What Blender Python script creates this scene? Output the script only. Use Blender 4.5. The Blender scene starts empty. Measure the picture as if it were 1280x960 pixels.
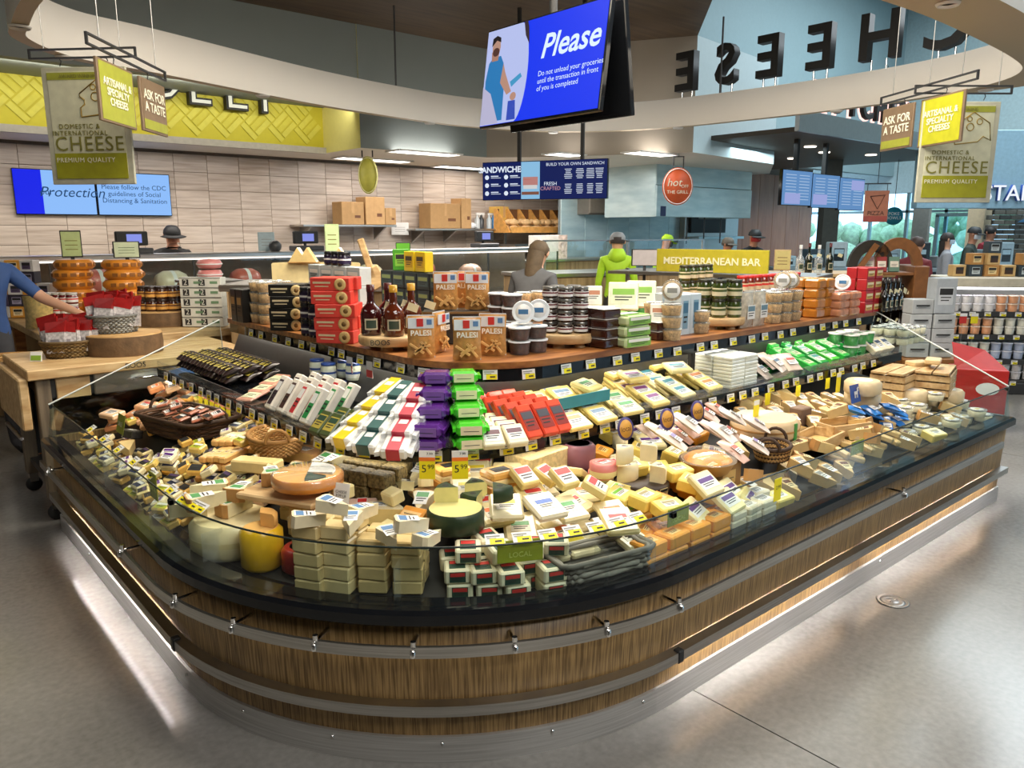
import bpy, bmesh, math, random
from mathutils import Vector, Matrix, Euler
random.seed(7)
R = math.radians
scene = bpy.context.scene
COL = scene.collection

# ------------------------------------------------------------------ camera
FOC, CAMH, PITCH, YAW = 970.0, 1.70, R(11.2), R(49.2)
FW = Vector((math.cos(YAW), math.sin(YAW), 0)); RT = Vector((math.sin(YAW), -math.cos(YAW), 0))
F3 = FW*math.cos(PITCH) - Vector((0, 0, math.sin(PITCH)))
U3 = Vector((0, 0, math.cos(PITCH))) + FW*math.sin(PITCH)
CAM = Vector((0, 0, CAMH))
cd = bpy.data.cameras.new('camera'); cam = bpy.data.objects.new('camera', cd); COL.objects.link(cam)
cd.sensor_width = 36; cd.lens = FOC/1280*36; cd.clip_end = 200
cam.location = CAM; cam.rotation_euler = F3.to_track_quat('-Z', 'Y').to_euler()
scene.camera = cam

# ------------------------------------------------------------------ world, exposure
w = bpy.data.worlds.new('sky'); scene.world = w; w.use_nodes = True
wn = w.node_tree.nodes['Background']; wn.inputs[0].default_value = (.62, .82, 1, 1); wn.inputs[1].default_value = 3.2
vs = scene.view_settings
vs.view_transform = 'Standard'; vs.look = 'None'; vs.exposure = 0.0; vs.gamma = 1; vs.use_curve_mapping = False

# ------------------------------------------------------------------ large lamps of the store ceiling, plus added fill lights
def area(name, loc, sx, sy, power, col=(1, .95, .88), target=None):
    l = bpy.data.lights.new(name, 'AREA'); l.shape = 'RECTANGLE'; l.size = sx; l.size_y = sy
    l.energy = power; l.color = col
    o = bpy.data.objects.new(name, l); COL.objects.link(o); o.location = loc
    if target is not None:
        o.rotation_euler = (Vector(target)-Vector(loc)).to_track_quat('-Z', 'Y').to_euler()
    return o
CEIL = 4.25
area('ceiling_lamp_case', (2.6, 3.2, 4.15), 2.4, 2.4, 250, (1, .90, .74))
area('ceiling_lamp_case', (5.0, 3.2, 4.15), 2.4, 1.6, 165, (1, .93, .82))
area('ceiling_lamp_aisle', (1.2, -.4, 4.15), 2.5, 1.6, 105, (1, .96, .9))
area('added_ring_wash', (1.5, -2.5, 4.1), 3.0, .8, 120, (1, .98, .94), (5.0, 6.5, 3.6))  # added light aimed at the white ring to brighten it
area('ceiling_lamp_aisle', (5.5, -1.2, 4.15), 3.5, 1.6, 45, (1, .97, .93))
area('ceiling_lamp_aisle', (-2.5, 4.5, 4.15), 1.2, 3.0, 30, (1, .94, .85))
area('ceiling_lamp_aisle', (11.0, 1.5, 6.9), 5, 4, 330, (.95, .98, 1))
area('cove_lamp', (2.3, 9.35, 3.30), 6.0, .12, 26, (1, .95, .8), (2.3, 10.2, 2.95))
area('ceiling_lamp_deli', (3.0, 9.9, 2.72), 3.8, .4, 58, (1, .93, .86))
area('ceiling_lamp_deli', (7.6, 8.9, 2.70), 3.2, .8, 130, (1, .95, .9))
area('added_kitchen_fill', (11.3, 6.5, 2.90), 2.2, 1.0, 55, (.78, .95, 1))  # added bluish fill to brighten the hood, stands for no fixture
area('ceiling_lamp_front', (15.0, 4.5, 6.9), 5.0, 4.5, 620, (.8, .93, 1))

# ------------------------------------------------------------------ pixel helpers (photo pixel -> point at a real height / plane)
def ray(x, y): return F3*FOC + RT*(x-640) + U3*(480-y)
def atz(x, y, z):
    d = ray(x, y); return CAM + d*((z-CAMH)/d.z)
def atY(x, y, Y):
    d = ray(x, y); return CAM + d*(Y/d.y)
def atX(x, y, X):
    d = ray(x, y); return CAM + d*(X/d.x)
def atD(x, y, D):
    d = ray(x, y); return CAM + d*(D/d.dot(FW))

# ------------------------------------------------------------------ materials
MATS = {}
def M(name, col=(.8, .8, .8), rough=.5, metal=0., var=.10, scale=18., bump=0., coat=0., emit=None, estr=0., spec=.5, rnd=.06, sss=0.):
    """procedural: base colour broken up by object-space noise and a little per-object value shift"""
    if name in MATS: return MATS[name]
    m = bpy.data.materials.new(name); m.use_nodes = True; MATS[name] = m
    nt = m.node_tree; N = nt.nodes; L = nt.links; b = N['Principled BSDF']
    tc = N.new('ShaderNodeTexCoord'); nz = N.new('ShaderNodeTexNoise'); nz.inputs['Scale'].default_value = scale
    nz.inputs['Detail'].default_value = 4
    L.new(tc.outputs['Object'], nz.inputs['Vector'])
    mr = N.new('ShaderNodeMapRange'); mr.inputs['From Min'].default_value = .25; mr.inputs['From Max'].default_value = .75
    mr.inputs['To Min'].default_value = 1-var; mr.inputs['To Max'].default_value = 1+var
    L.new(nz.outputs['Fac'], mr.inputs['Value'])
    oi = N.new('ShaderNodeObjectInfo'); mr2 = N.new('ShaderNodeMapRange')
    mr2.inputs['To Min'].default_value = 1-rnd; mr2.inputs['To Max'].default_value = 1+rnd
    L.new(oi.outputs['Random'], mr2.inputs['Value'])
    mu = N.new('ShaderNodeMath'); mu.operation = 'MULTIPLY'; L.new(mr.outputs[0], mu.inputs[0]); L.new(mr2.outputs[0], mu.inputs[1])
    hs = N.new('ShaderNodeHueSaturation'); hs.inputs['Color'].default_value = (*col, 1)
    L.new(mu.outputs[0], hs.inputs['Value']); L.new(hs.outputs[0], b.inputs['Base Color'])
    b.inputs['Roughness'].default_value = rough; b.inputs['Metallic'].default_value = metal
    b.inputs['Specular IOR Level'].default_value = spec
    if coat: b.inputs['Coat Weight'].default_value = coat; b.inputs['Coat Roughness'].default_value = .12
    if bump:
        bp = N.new('ShaderNodeBump'); bp.inputs['Strength'].default_value = bump; bp.inputs['Distance'].default_value = .01
        L.new(nz.outputs['Fac'], bp.inputs['Height']); L.new(bp.outputs[0], b.inputs['Normal'])
    if emit is not None:
        b.inputs['Emission Color'].default_value = (*emit, 1); b.inputs['Emission Strength'].default_value = estr
    return m
def glass_mat(name, tint=(.93, .97, .96), refl=1.0, rough=.02, milky=0., milk=(.9, .92, .92)):
    if name in MATS: return MATS[name]
    m = bpy.data.materials.new(name); m.use_nodes = True; MATS[name] = m
    nt = m.node_tree; N = nt.nodes; L = nt.links; N.remove(N['Principled BSDF']); out = N['Material Output']
    t = N.new('ShaderNodeBsdfTransparent'); t.inputs[0].default_value = (*tint, 1)
    g = N.new('ShaderNodeBsdfGlossy'); g.inputs['Roughness'].default_value = rough; g.inputs[0].default_value = (refl, refl, refl, 1)
    fr = N.new('ShaderNodeFresnel'); fr.inputs[0].default_value = 1.5
    mx = N.new('ShaderNodeMixShader'); ge = N.new('ShaderNodeNewGeometry'); iv = N.new('ShaderNodeMath'); iv.operation = 'SUBTRACT'; iv.inputs[0].default_value = 1
    L.new(ge.outputs['Backfacing'], iv.inputs[1]); ml = N.new('ShaderNodeMath'); ml.operation = 'MULTIPLY'; L.new(fr.outputs[0], ml.inputs[0]); L.new(iv.outputs[0], ml.inputs[1]); L.new(ml.outputs[0], mx.inputs[0])   # outer faces mirror, inner faces only pass light
    src = t
    if milky:
        d = N.new('ShaderNodeBsdfDiffuse'); d.inputs[0].default_value = (*milk, 1)
        m2 = N.new('ShaderNodeMixShader'); nz = N.new('ShaderNodeTexNoise'); nz.inputs['Scale'].default_value = 25
        tc = N.new('ShaderNodeTexCoord'); L.new(tc.outputs['Object'], nz.inputs['Vector'])
        mm = N.new('ShaderNodeMapRange'); mm.inputs['From Min'].default_value = .3; mm.inputs['From Max'].default_value = .7
        mm.inputs['To Min'].default_value = milky*.4; mm.inputs['To Max'].default_value = min(1, milky*1.6)
        L.new(nz.outputs['Fac'], mm.inputs[0]); L.new(mm.outputs[0], m2.inputs[0])
        L.new(t.outputs[0], m2.inputs[1]); L.new(d.outputs[0], m2.inputs[2]); src = m2
    L.new(src.outputs[0], mx.inputs[1]); L.new(g.outputs[0], mx.inputs[2]); L.new(mx.outputs[0], out.inputs[0])
    return m
def grain_mat(name, c1, c2, rough=.45, sx=60., sy=60., sz=1.5, coat=.0, dist=0., lo=.3, hi=.7):
    """streaky wood / stone: stretched noise between two colours (object space)"""
    if name in MATS: return MATS[name]
    m = bpy.data.materials.new(name); m.use_nodes = True; MATS[name] = m
    nt = m.node_tree; N = nt.nodes; L = nt.links; b = N['Principled BSDF']
    tc = N.new('ShaderNodeTexCoord'); mp = N.new('ShaderNodeMapping'); mp.inputs['Scale'].default_value = (sx, sy, sz)
    L.new(tc.outputs['Object'], mp.inputs['Vector'])
    oi = N.new('ShaderNodeObjectInfo'); vm = N.new('ShaderNodeVectorMath'); vm.operation = 'ADD'
    sc = N.new('ShaderNodeMath'); sc.operation = 'MULTIPLY'; sc.inputs[1].default_value = 37
    L.new(oi.outputs['Random'], sc.inputs[0]); L.new(mp.outputs[0], vm.inputs[0]); L.new(sc.outputs[0], vm.inputs[1])
    nz = N.new('ShaderNodeTexNoise'); nz.inputs['Scale'].default_value = 1; nz.inputs['Detail'].default_value = 3; nz.inputs['Distortion'].default_value = dist
    L.new(vm.outputs[0], nz.inputs['Vector'])
    cr = N.new('ShaderNodeValToRGB'); cr.color_ramp.elements[0].position = lo; cr.color_ramp.elements[1].position = hi
    cr.color_ramp.elements[0].color = (*c1, 1); cr.color_ramp.elements[1].color = (*c2, 1)
    L.new(nz.outputs['Fac'], cr.inputs[0]); L.new(cr.outputs[0], b.inputs['Base Color'])
    b.inputs['Roughness'].default_value = rough
    if coat: b.inputs['Coat Weight'].default_value = coat
    bp = N.new('ShaderNodeBump'); bp.inputs['Strength'].default_value = .08; L.new(nz.outputs['Fac'], bp.inputs['Height']); L.new(bp.outputs[0], b.inputs['Normal'])
    return m
def emis(name, col, s): return M(name, (0, 0, 0), .6, var=0, emit=col, estr=s, spec=.2, rnd=0)
def lin(h):
    h = h.lstrip('#'); return tuple(((int(h[i:i+2], 16)/255+.055)/1.055)**2.4 if int(h[i:i+2], 16) > 10 else int(h[i:i+2], 16)/255/12.92 for i in (0, 2, 4))
def P(hexcol, rough=.5, **k):
    """plain material from a hex colour"""
    return M('c_'+hexcol+'_%d' % int(rough*100)+''.join('%s%s' % kv for kv in sorted(k.items())), lin(hexcol), rough, **k)

# ------------------------------------------------------------------ mesh builder
class MB:
    def __init__(s): s.v = []; s.f = []; s.m = []; s.sm = []; s.mats = []
    def mi(s, mat):
        if mat not in s.mats: s.mats.append(mat)
        return s.mats.index(mat)
    def add(s, vs, fs, mat, smooth=False, T=None):
        o = len(s.v); k = s.mi(mat)
        if T is not None: vs = [T @ Vector(p) for p in vs]
        s.v += [tuple(p) for p in vs]
        for f in fs: s.f.append(tuple(i+o for i in f)); s.m.append(k); s.sm.append(smooth)
        return s
    def box(s, c, d, mat, T=None):
        x, y, z = c; a, b, e = d[0]/2, d[1]/2, d[2]/2
        vs = [(x+i*a, y+j*b, z+k*e) for k in (-1, 1) for j in (-1, 1) for i in (-1, 1)]
        return s.add(vs, [(0, 2, 3, 1), (4, 5, 7, 6), (0, 1, 5, 4), (2, 6, 7, 3), (0, 4, 6, 2), (1, 3, 7, 5)], mat, False, T)
    def cbox(s, c, d, mat, ch=.004, T=None):
        """chamfered box"""
        x, y, z = c; h = [d[0]/2, d[1]/2, d[2]/2]; ch = min(ch, min(h)*.9)
        idx = {}; vs = []
        for sx in (-1, 1):
            for sy in (-1, 1):
                for sz in (-1, 1):
                    for ax in range(3):
                        q = [sx*(h[0]-ch), sy*(h[1]-ch), sz*(h[2]-ch)]; q[ax] = (sx, sy, sz)[ax]*h[ax]
                        idx[(sx, sy, sz, ax)] = len(vs); vs.append((x+q[0], y+q[1], z+q[2]))
        fs = []
        for ax in range(3):
            o = [a for a in range(3) if a != ax]
            for sg in (-1, 1):
                def key(p, q):
                    k = [0, 0, 0]; k[ax] = sg; k[o[0]] = p; k[o[1]] = q; return idx[(*k, ax)]
                fs.append([key(-1, -1), key(1, -1), key(1, 1), key(-1, 1)])
            for p in (-1, 1):
                for q in (-1, 1):
                    def kk(e, a2):
                        k = [0, 0, 0]; k[ax] = e; k[o[0]] = p; k[o[1]] = q; return idx[(*k, a2)]
                    fs.append([kk(-1, o[0]), kk(1, o[0]), kk(1, o[1]), kk(-1, o[1])])
        for sx in (-1, 1):
            for sy in (-1, 1):
                for sz in (-1, 1): fs.append([idx[(sx, sy, sz, a)] for a in range(3)])
        cc = Vector((x, y, z)); out = []
        for f in fs:
            a, b, e = (Vector(vs[f[i]]) for i in range(3)); n = (b-a).cross(e-a)
            out.append(tuple(f) if n.dot((a+b+e)/3-cc) > 0 else tuple(reversed(f)))
        return s.add(vs, out, mat, False, T)
    def prism(s, poly, z0, z1, mat, T=None, top=None, smooth=False):
        n = len(poly); vs = [(p[0], p[1], z0) for p in poly]+[(p[0], p[1], z1) for p in poly]
        s.add(vs, [(i, (i+1) % n, (i+1) % n+n, i+n) for i in range(n)], mat, smooth, T)
        s.add(vs, [tuple(range(n-1, -1, -1))], mat, False, T)
        s.add(vs, [tuple(range(n, 2*n))], top or mat, False, T); return s
    def lathe(s, prof, mat, n=16, c=(0, 0, 0), T=None, a0=0, a1=2*math.pi, smooth=True, sx=1, sy=1):
        full = abs(a1-a0-2*math.pi) < 1e-6; k = n if full else n+1; vs = []
        for r, z in prof:
            for i in range(k):
                a = a0+(a1-a0)*i/n; vs.append((c[0]+r*math.cos(a)*sx, c[1]+r*math.sin(a)*sy, c[2]+z))
        fs = []
        for j in range(len(prof)-1):
            for i in range(n):
                b = (i+1) % k if full else i+1
                fs.append((j*k+i, j*k+b, (j+1)*k+b, (j+1)*k+i))
        s.add(vs, fs, mat, smooth, T)
        if full:
            if prof[0][0] > 1e-5: s.add(vs, [tuple(range(k-1, -1, -1))], mat, False, T)
            if prof[-1][0] > 1e-5: s.add(vs, [tuple(range((len(prof)-1)*k, len(prof)*k))], mat, False, T)
        return s
    def wheel(s, r, h, mat, a0, a1, n=20, cutmat=None, T=None, ch=.008, top=None):
        """solid cheese wheel sector from angle a0 to a1"""
        arc = [(r*math.cos(a0+(a1-a0)*i/n), r*math.sin(a0+(a1-a0)*i/n)) for i in range(n+1)]
        q = 1-ch/r
        rings = [[(x*q, y*q, 0) for x, y in arc], [(x, y, ch) for x, y in arc], [(x, y, h-ch) for x, y in arc], [(x*q, y*q, h) for x, y in arc]]
        vs = sum(rings, []); m = n+1
        s.add(vs, [(j*m+i, j*m+i+1, (j+1)*m+i+1, (j+1)*m+i) for j in range(3) for i in range(n)], mat, True, T)
        full = abs(a1-a0-2*math.pi) < 1e-5
        if full:
            s.add(vs, [tuple(3*m+i for i in range(n))], top or mat, False, T); s.add(vs, [tuple(reversed(range(n)))], mat, False, T)
        else:
            vs2 = vs+[(0, 0, 0), (0, 0, h)]; b, t = len(vs), len(vs)+1
            s.add(vs2, [tuple([t]+[3*m+i for i in range(m)])], top or mat, False, T); s.add(vs2, [tuple([b]+[i for i in reversed(range(m))])], mat, False, T)
            c = cutmat or mat
            s.add(vs2, [(b, 0, m, 2*m, 3*m, t), (t, 3*m+n, 2*m+n, m+n, n, b)], c, False, T)
        return s
    def tube(s, pts, r, mat, n=6, closed=False, T=None):
        pts = [Vector(p) for p in pts]; k = len(pts); vs = []
        rr = r if isinstance(r, (list, tuple)) else [r]*k
        for i, p in enumerate(pts):
            t = (pts[(i+1) % k]-pts[i-1]) if closed else (pts[min(i+1, k-1)]-pts[max(i-1, 0)])
            t.normalize(); a = t.cross(Vector((0, 0, 1)))
            if a.length < 1e-3: a = t.cross(Vector((0, 1, 0)))
            a.normalize(); b = t.cross(a)
            for j in range(n):
                q = 2*math.pi*j/n; vs.append(p+a*math.cos(q)*rr[i]+b*math.sin(q)*rr[i])
        fs = [(i*n+j, i*n+(j+1) % n, ((i+1) % k)*n+(j+1) % n, ((i+1) % k)*n+j) for i in range(k if closed else k-1) for j in range(n)]
        s.add(vs, fs, mat, True, T)
        if not closed: s.add(vs, [tuple(range(n)), tuple(range((k-1)*n, k*n))], mat, False, T)
        return s
    def mesh(s, name):
        me = bpy.data.meshes.new(name); me.from_pydata(s.v, [], s.f)
        for m in s.mats: me.materials.append(m)
        me.polygons.foreach_set('material_index', s.m); me.polygons.foreach_set('use_smooth', s.sm); me.update()
        bm = bmesh.new(); bm.from_mesh(me); bmesh.ops.recalc_face_normals(bm, faces=bm.faces); bm.to_mesh(me); bm.free()
        return me
def link(name, me, parent=None, loc=(0, 0, 0), rot=(0, 0, 0)):
    o = bpy.data.objects.new(name, me); COL.objects.link(o); o.location = loc; o.rotation_euler = rot
    if parent is not None: o.parent = parent
    return o
def tag(o, label=None, cat=None, group=None, kind=None):
    if label: o['label'] = label
    if cat: o['category'] = cat
    if group: o['group'] = group
    if kind: o['kind'] = kind
    return o
def struct(name, mb, parent=None, label=None):
    o = link(name, mb.mesh(name), parent)
    if parent is None: o['kind'] = 'structure'
    if label: o['label'] = label
    return o
def thing(name, label, cat, loc=(0, 0, 0), rz=0., group=None):
    return tag(link(name, None, None, loc, (0, 0, rz)), label, cat, group)

class Kit:
    """a kind of thing: a root mesh and part meshes in the same local space; placed many times with shared data"""
    def __init__(s, name, root, cat, parts=()):
        s.name, s.cat = name, cat; s.root = root.mesh(name)
        s.parts = [(p[0], p[1].mesh(p[0]) if isinstance(p[1], MB) else p[1], p[2] if len(p) > 2 else -1, p[3] if len(p) > 3 else None) for p in parts]
    def put(s, label, group, loc, rot=(0, 0, 0), skip=()):
        o = link(s.name, s.root, None, loc, rot); tag(o, label, s.cat, group); made = []
        for nm, me, par, lb in s.parts:
            c = link(nm, me, o if par < 0 else made[par]); made.append(c)
            if lb: c['label'] = lb
        return o
def TR(loc=(0, 0, 0), rx=0, ry=0, rz=0): return Matrix.Translation(loc) @ Euler((rx, ry, rz)).to_matrix().to_4x4()

# ------------------------------------------------------------------ lettering (flat mesh from the built-in font)
TXT = {}
def text_mesh(s, size, mat, align='CENTER', shear=0., ext=0., bold=0., space=1., lh=1.):
    key = (s, size, mat.name, align, shear, ext, bold, space, lh)
    if key in TXT: return TXT[key]
    c = bpy.data.curves.new('lettering', 'FONT'); c.body = s; c.size = size; c.align_x = align; c.align_y = 'CENTER'
    c.shear = shear; c.extrude = ext; c.offset = bold; c.space_character = space; c.space_line = lh; c.resolution_u = 3
    o = bpy.data.objects.new('lettering', c); COL.objects.link(o)
    me = bpy.data.meshes.new_from_object(o); bpy.data.objects.remove(o); me.name = 'lettering'
    me.materials.clear(); me.materials.append(mat); TXT[key] = me
    return me
def put_text(s, parent, loc, rot, size, mat, name='lettering', **k):
    o = link(name, text_mesh(s, size, mat, **k), parent, loc, rot); return o
UPR = (math.pi/2, 0, 0)      # lettering stood upright, reading from -Y side

# ------------------------------------------------------------------ common materials
CONC = None
m = bpy.data.materials.new('polished_concrete'); m.use_nodes = True; CONC = m
nt = m.node_tree; N = nt.nodes; L = nt.links; b = N['Principled BSDF']
tc = N.new('ShaderNodeTexCoord'); n1 = N.new('ShaderNodeTexNoise'); n1.inputs['Scale'].default_value = .9; n1.inputs['Detail'].default_value = 8
n2 = N.new('ShaderNodeTexNoise'); n2.inputs['Scale'].default_value = 38; n2.inputs['Detail'].default_value = 5
L.new(tc.outputs['Object'], n1.inputs['Vector']); L.new(tc.outputs['Object'], n2.inputs['Vector'])
mx = N.new('ShaderNodeMath'); mx.operation = 'MULTIPLY_ADD'; mx.inputs[1].default_value = .45; L.new(n2.outputs['Fac'], mx.inputs[0]); L.new(n1.outputs['Fac'], mx.inputs[2])
cr = N.new('ShaderNodeValToRGB'); cr.color_ramp.elements[0].position = .45; cr.color_ramp.elements[1].position = 1.0
cr.color_ramp.elements[0].color = (.145, .140, .128, 1); cr.color_ramp.elements[1].color = (.30, .29, .27, 1)
L.new(mx.outputs[0], cr.inputs[0]); L.new(cr.outputs[0], b.inputs['Base Color'])
mr = N.new('ShaderNodeMapRange'); mr.inputs['To Min'].default_value = .13; mr.inputs['To Max'].default_value = .27; L.new(n1.outputs['Fac'], mr.inputs[0]); L.new(mr.outputs[0], b.inputs['Roughness'])
STEEL = grain_mat('brushed_steel', (.38, .37, .35), (.56, .55, .53), .3, 3, 3, 160); STEEL.node_tree.nodes['Principled BSDF'].inputs['Metallic'].default_value = 1
STEELD = M('dull_steel', (.42, .42, .41), .35, 1, var=.05)
CHROME = M('chrome', (.8, .8, .8), .12, 1, var=.02)
BLK = M('gloss_black', (.006, .007, .009), .07, var=.1, spec=.35)
BLKM = M('matte_black', (.012, .012, .012), .6, var=.1)
DARK = M('dark_grey_metal', (.035, .036, .038), .4, var=.1)
ZEBRA = grain_mat('striped_wood_laminate', lin('#6f5531'), lin('#ad8c5a'), .42, 170, 170, .7, lo=.36, hi=.64)
WOODTOP = grain_mat('warm_shelf_wood', lin('#6e3d1c'), lin('#b0763f'), .4, 6, 30, 30, lo=.3, hi=.75)
MAPLE = grain_mat('maple_board', lin('#b48d5c'), lin('#dcbf8e'), .5, 6, 30, 30)
WHITE = M('white_paint', (.78, .77, .74), .6, var=.03, scale=3)
GREYW = M('grey_paint', (.40, .42, .42), .6, var=.03, scale=2)
GLASS = glass_mat('clear_glass', (.90, .95, .94))
WRAP = glass_mat('plastic_wrap', (.98, .98, .98), rough=.08, milky=.10)
CLEAR = glass_mat('clear_plastic', (.97, .98, .97), rough=.05, milky=.07)
PAPER = M('paper_white', (.82, .82, .80), .6, var=.03)
INK = M('ink_black', (.02, .02, .02), .6, var=.05)
YEL = M('tag_yellow', lin('#f2e21a'), .5, var=.04)
# =================================================================== ROOM SHELL
ZB = 2.75
# floor: concrete slabs with saw-cut joints
fl = struct('floor', MB().box((7, 3, -.06), (30, 24, .08), M('joint_filler', (.03, .03, .03), .8)))
cx = [-8, -2.25, 2.245, 6.7, 11.2, 16, 22]; cy = [-9, -4.2, -.4, 6.4, 10, 15]
for i in range(len(cx)-1):
    for j in range(len(cy)-1):
        a, b_, c, d = cx[i], cx[i+1], cy[j], cy[j+1]
        mb = MB().box(((a+b_)/2, (c+d)/2, -.012), (b_-a-.006, d-c-.006, .024), CONC); link('floor_slab', mb.mesh('floor_slab'), fl)
# drain cover in the floor
dc = thing('drain_cover', 'small round metal drain cover set in the concrete floor', 'drain cover', (3.54, 1.38, 0))
link('rim', MB().lathe([(.056, 0), (.068, .001), (.072, .004), (.066, .005), (.056, .003)], STEELD, 24).mesh('rim'), dc)
link('plate', MB().lathe([(.056, 0), (.056, .003), (.035, .0035), (.033, .002), (.028, .002), (.026, .004), (.0001, .004)], STEELD, 24).mesh('plate'), dc)
for sx in (-.018, .018): link('screw', MB().lathe([(.005, .004), (.005, .0055), (.0001, .006)], CHROME, 8, (sx, 0, 0)).mesh('screw'), dc)

# ceiling
BROWN = grain_mat('dark_wood_ceiling', lin('#3f3122'), lin('#5a4731'), .6, 1.2, 14, 10)
struct('ceiling', MB().prism([(-8, -9), (6, -9), (6, 4), (9.1, 6.75), (9.1, 15), (-8, 15)], CEIL, 7.1, BROWN))
struct('ceiling_high', MB().box((14, 3, 7.15), (16, 24, .1), P('#9fb0b4', .7)))
WW = M('warm_wall', (.5, .47, .42), .7, var=.03)
struct('wall_front', MB().box((-1.5, -9.05, 3.5), (13, .1, 7.2), WW).box((7.0, -9.05, 3.5), (4, .1, 7.2), WW).box((14.5, -9.05, .3), (11, .1, .8), WW).box((14.5, -9.05, 4.65), (11, .1, 4.9), WW).box((21, -9.05, 3.5), (2, .1, 7.2), WW))
w2_ = struct('window_2', MB())
for i in range(6): link('mullion', MB().box((9.1+i*2.1, -9.05, 1.45), (.08, .08, 1.5), STEELD).mesh('mullion'), w2_)
for i in range(5): link('pane', MB().box((10.15+i*2.1, -9.05, 1.45), (2.0, .012, 1.48), glass_mat('window_glass', (.80, .92, .97))).mesh('pane'), w2_)
struct('wall_left', MB().box((-8.05, 3, 2.1), (.1, 24, 4.4), M('warm_wall', (.5, .47, .42), .7)))

# tiled back wall
TILE = grain_mat('travertine_tile', lin('#b3a294'), lin('#d9cbbd'), .22, 2.0, 2, 26, lo=.25, hi=.75)
TILE2 = grain_mat('travertine_tile_dark', lin('#a89789'), lin('#cfc0b2'), .24, 2.0, 2, 30, lo=.25, hi=.75)
WY = 11.2
wb = struct('wall_back', MB().box((2, WY+.1, 2.1), (20, .16, 4.4), M('grout', lin('#8d7c70'), .8)))
tl = [link('x', MB().cbox((0, 0, 0), (.446, .03, .236), mm_, .003).mesh('wall_tile')) for mm_ in (TILE, TILE2)]
for i in range(27):
    for j in range(7):
        link('wall_tile', random.choice(tl).data, wb, (.25+i*.45, WY+.005, 1.16+j*.24))
for o in tl: bpy.data.objects.remove(o)
# warm orange wood wall right of the hood, and the windowed far wall
OWOOD = grain_mat('orange_wood_panel', lin('#8a5237'), lin('#b9805f'), .45, 5, 5, 1.2, lo=.2, hi=.8)
wk = struct('wall_kitchen', MB().box((15.2, 10.2, 2.1), (6.6, .2, 4.4), M('kitchen_backing', (.2, .14, .1), .7)))
for i in range(11): link('wall_panel', MB().cbox((12.2+i*.6, 10.07, 1.5), (.594, .05, 2.9), OWOOD, .004).mesh('wall_panel'), wk)
struct('wall_kitchen_side', MB().box((11.95, 10.6, 2.1), (.15, 1.1, 4.4), M('kitchen_grey', lin('#6d665c'), .6)))

# stepped bulkhead over the deli, white dropped ceiling on its underside
face = [(-4, 10.2), (5.35, 10.2), (5.35, 9.2), (7.45, 9.2), (7.9, 8.75), (8.35, 8.1), (8.75, 7.4), (9.1, 6.75), (11.7, 7.08), (13.6, 8.3)]
fm = [P('#cabf30', .6, var=.03), P('#e6dd8a', .6, var=.03), P('#7e8582', .65, var=.03, scale=2.), ] + [P('#93897b', .65, var=.03, scale=2.)]*4 + [P('#a9bcc0', .6, var=.03)]*2
mb = MB(); z0, z1 = ZB, CEIL
for i in range(len(face)-1):
    a, c = face[i], face[i+1]
    mb.add([(*a, z0), (*c, z0), (*c, z1), (*a, z1)], [(0, 1, 2, 3)], fm[i], False)
CEILW = M('dropped_ceiling_white', (.70, .66, .60), .6, var=.03, scale=2)
poly = face+[(13.6, 11.1), (-4, 11.1)]
mb.add([(x, y, z0) for x, y in poly], [tuple(range(len(poly)))], CEILW)
mb.add([(x, y, z0+.02) for x, y in poly], [tuple(range(len(poly)))], CEILW)
bk = struct('trim_1', mb)
struct('trim_4', MB().box((1.7, 9.7, 3.80), (11.4, .98, .90), P('#7e8582', .65, var=.03, scale=2.)))
bk['label'] = 'stepped bulkhead over the deli with yellow, cream and grey faces'
# herringbone print on the yellow face
mb = MB(); pl = P('#ded652', .6, var=.05); pd = P('#d8cf44', .6, var=.05)
sw2 = .26
for gu in range(-4, 34):
    for gv in range(-30, 16):
        for k in (-1, 0, 1):
            ver = (gu+gv) % 2; uu, vv = (gu+.5)*sw2, (gv+.5)*sw2
            if ver: uu += k*sw2*.333
            else: vv += k*sw2*.333
            x_, z_ = (uu-vv)*.7071, 2.9+(uu+vv)*.7071
            if not (-.6 < x_ < 5.22 and 2.93 < z_ < 3.6): continue
            mb.box((0, 0, 0), (sw2*.94, .006, sw2*.25), pl if k else pd, TR((x_, 10.19, z_), 0, R(-45 if not ver else 45)))
link('herringbone_print', mb.mesh('herringbone_print'), bk)
link('cornice', MB().box((.7, 10.17, ZB+.03), (9.3, .08, .08), P('#b8b2a8', .5)).mesh('cornice'), bk)
# DELI lettering standing on the yellow face
DLT = M('letter_face_white', (.75, .78, .74), .5, var=.03)
for ch, px, pb_ in (('D', 203, 131), ('E', 249, 137), ('L', 294, 143), ('I', 330, 147)):
    p = atY(px, pb_, 10.1)
    t = thing('sign_letter', 'black edged capital letter %s on the yellow deli bulkhead' % ch, 'letter', (p.x, 10.1, 0), 0, 'deli letters')
    put_text(ch, t, (0, .0, p.z+.25), UPR, .62, BLKM, 'letter_body', ext=.05, bold=.016)
    put_text(ch, t, (0, -.06, p.z+.25), UPR, .62, DLT, 'letter_face', ext=.005, bold=-.008)

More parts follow.
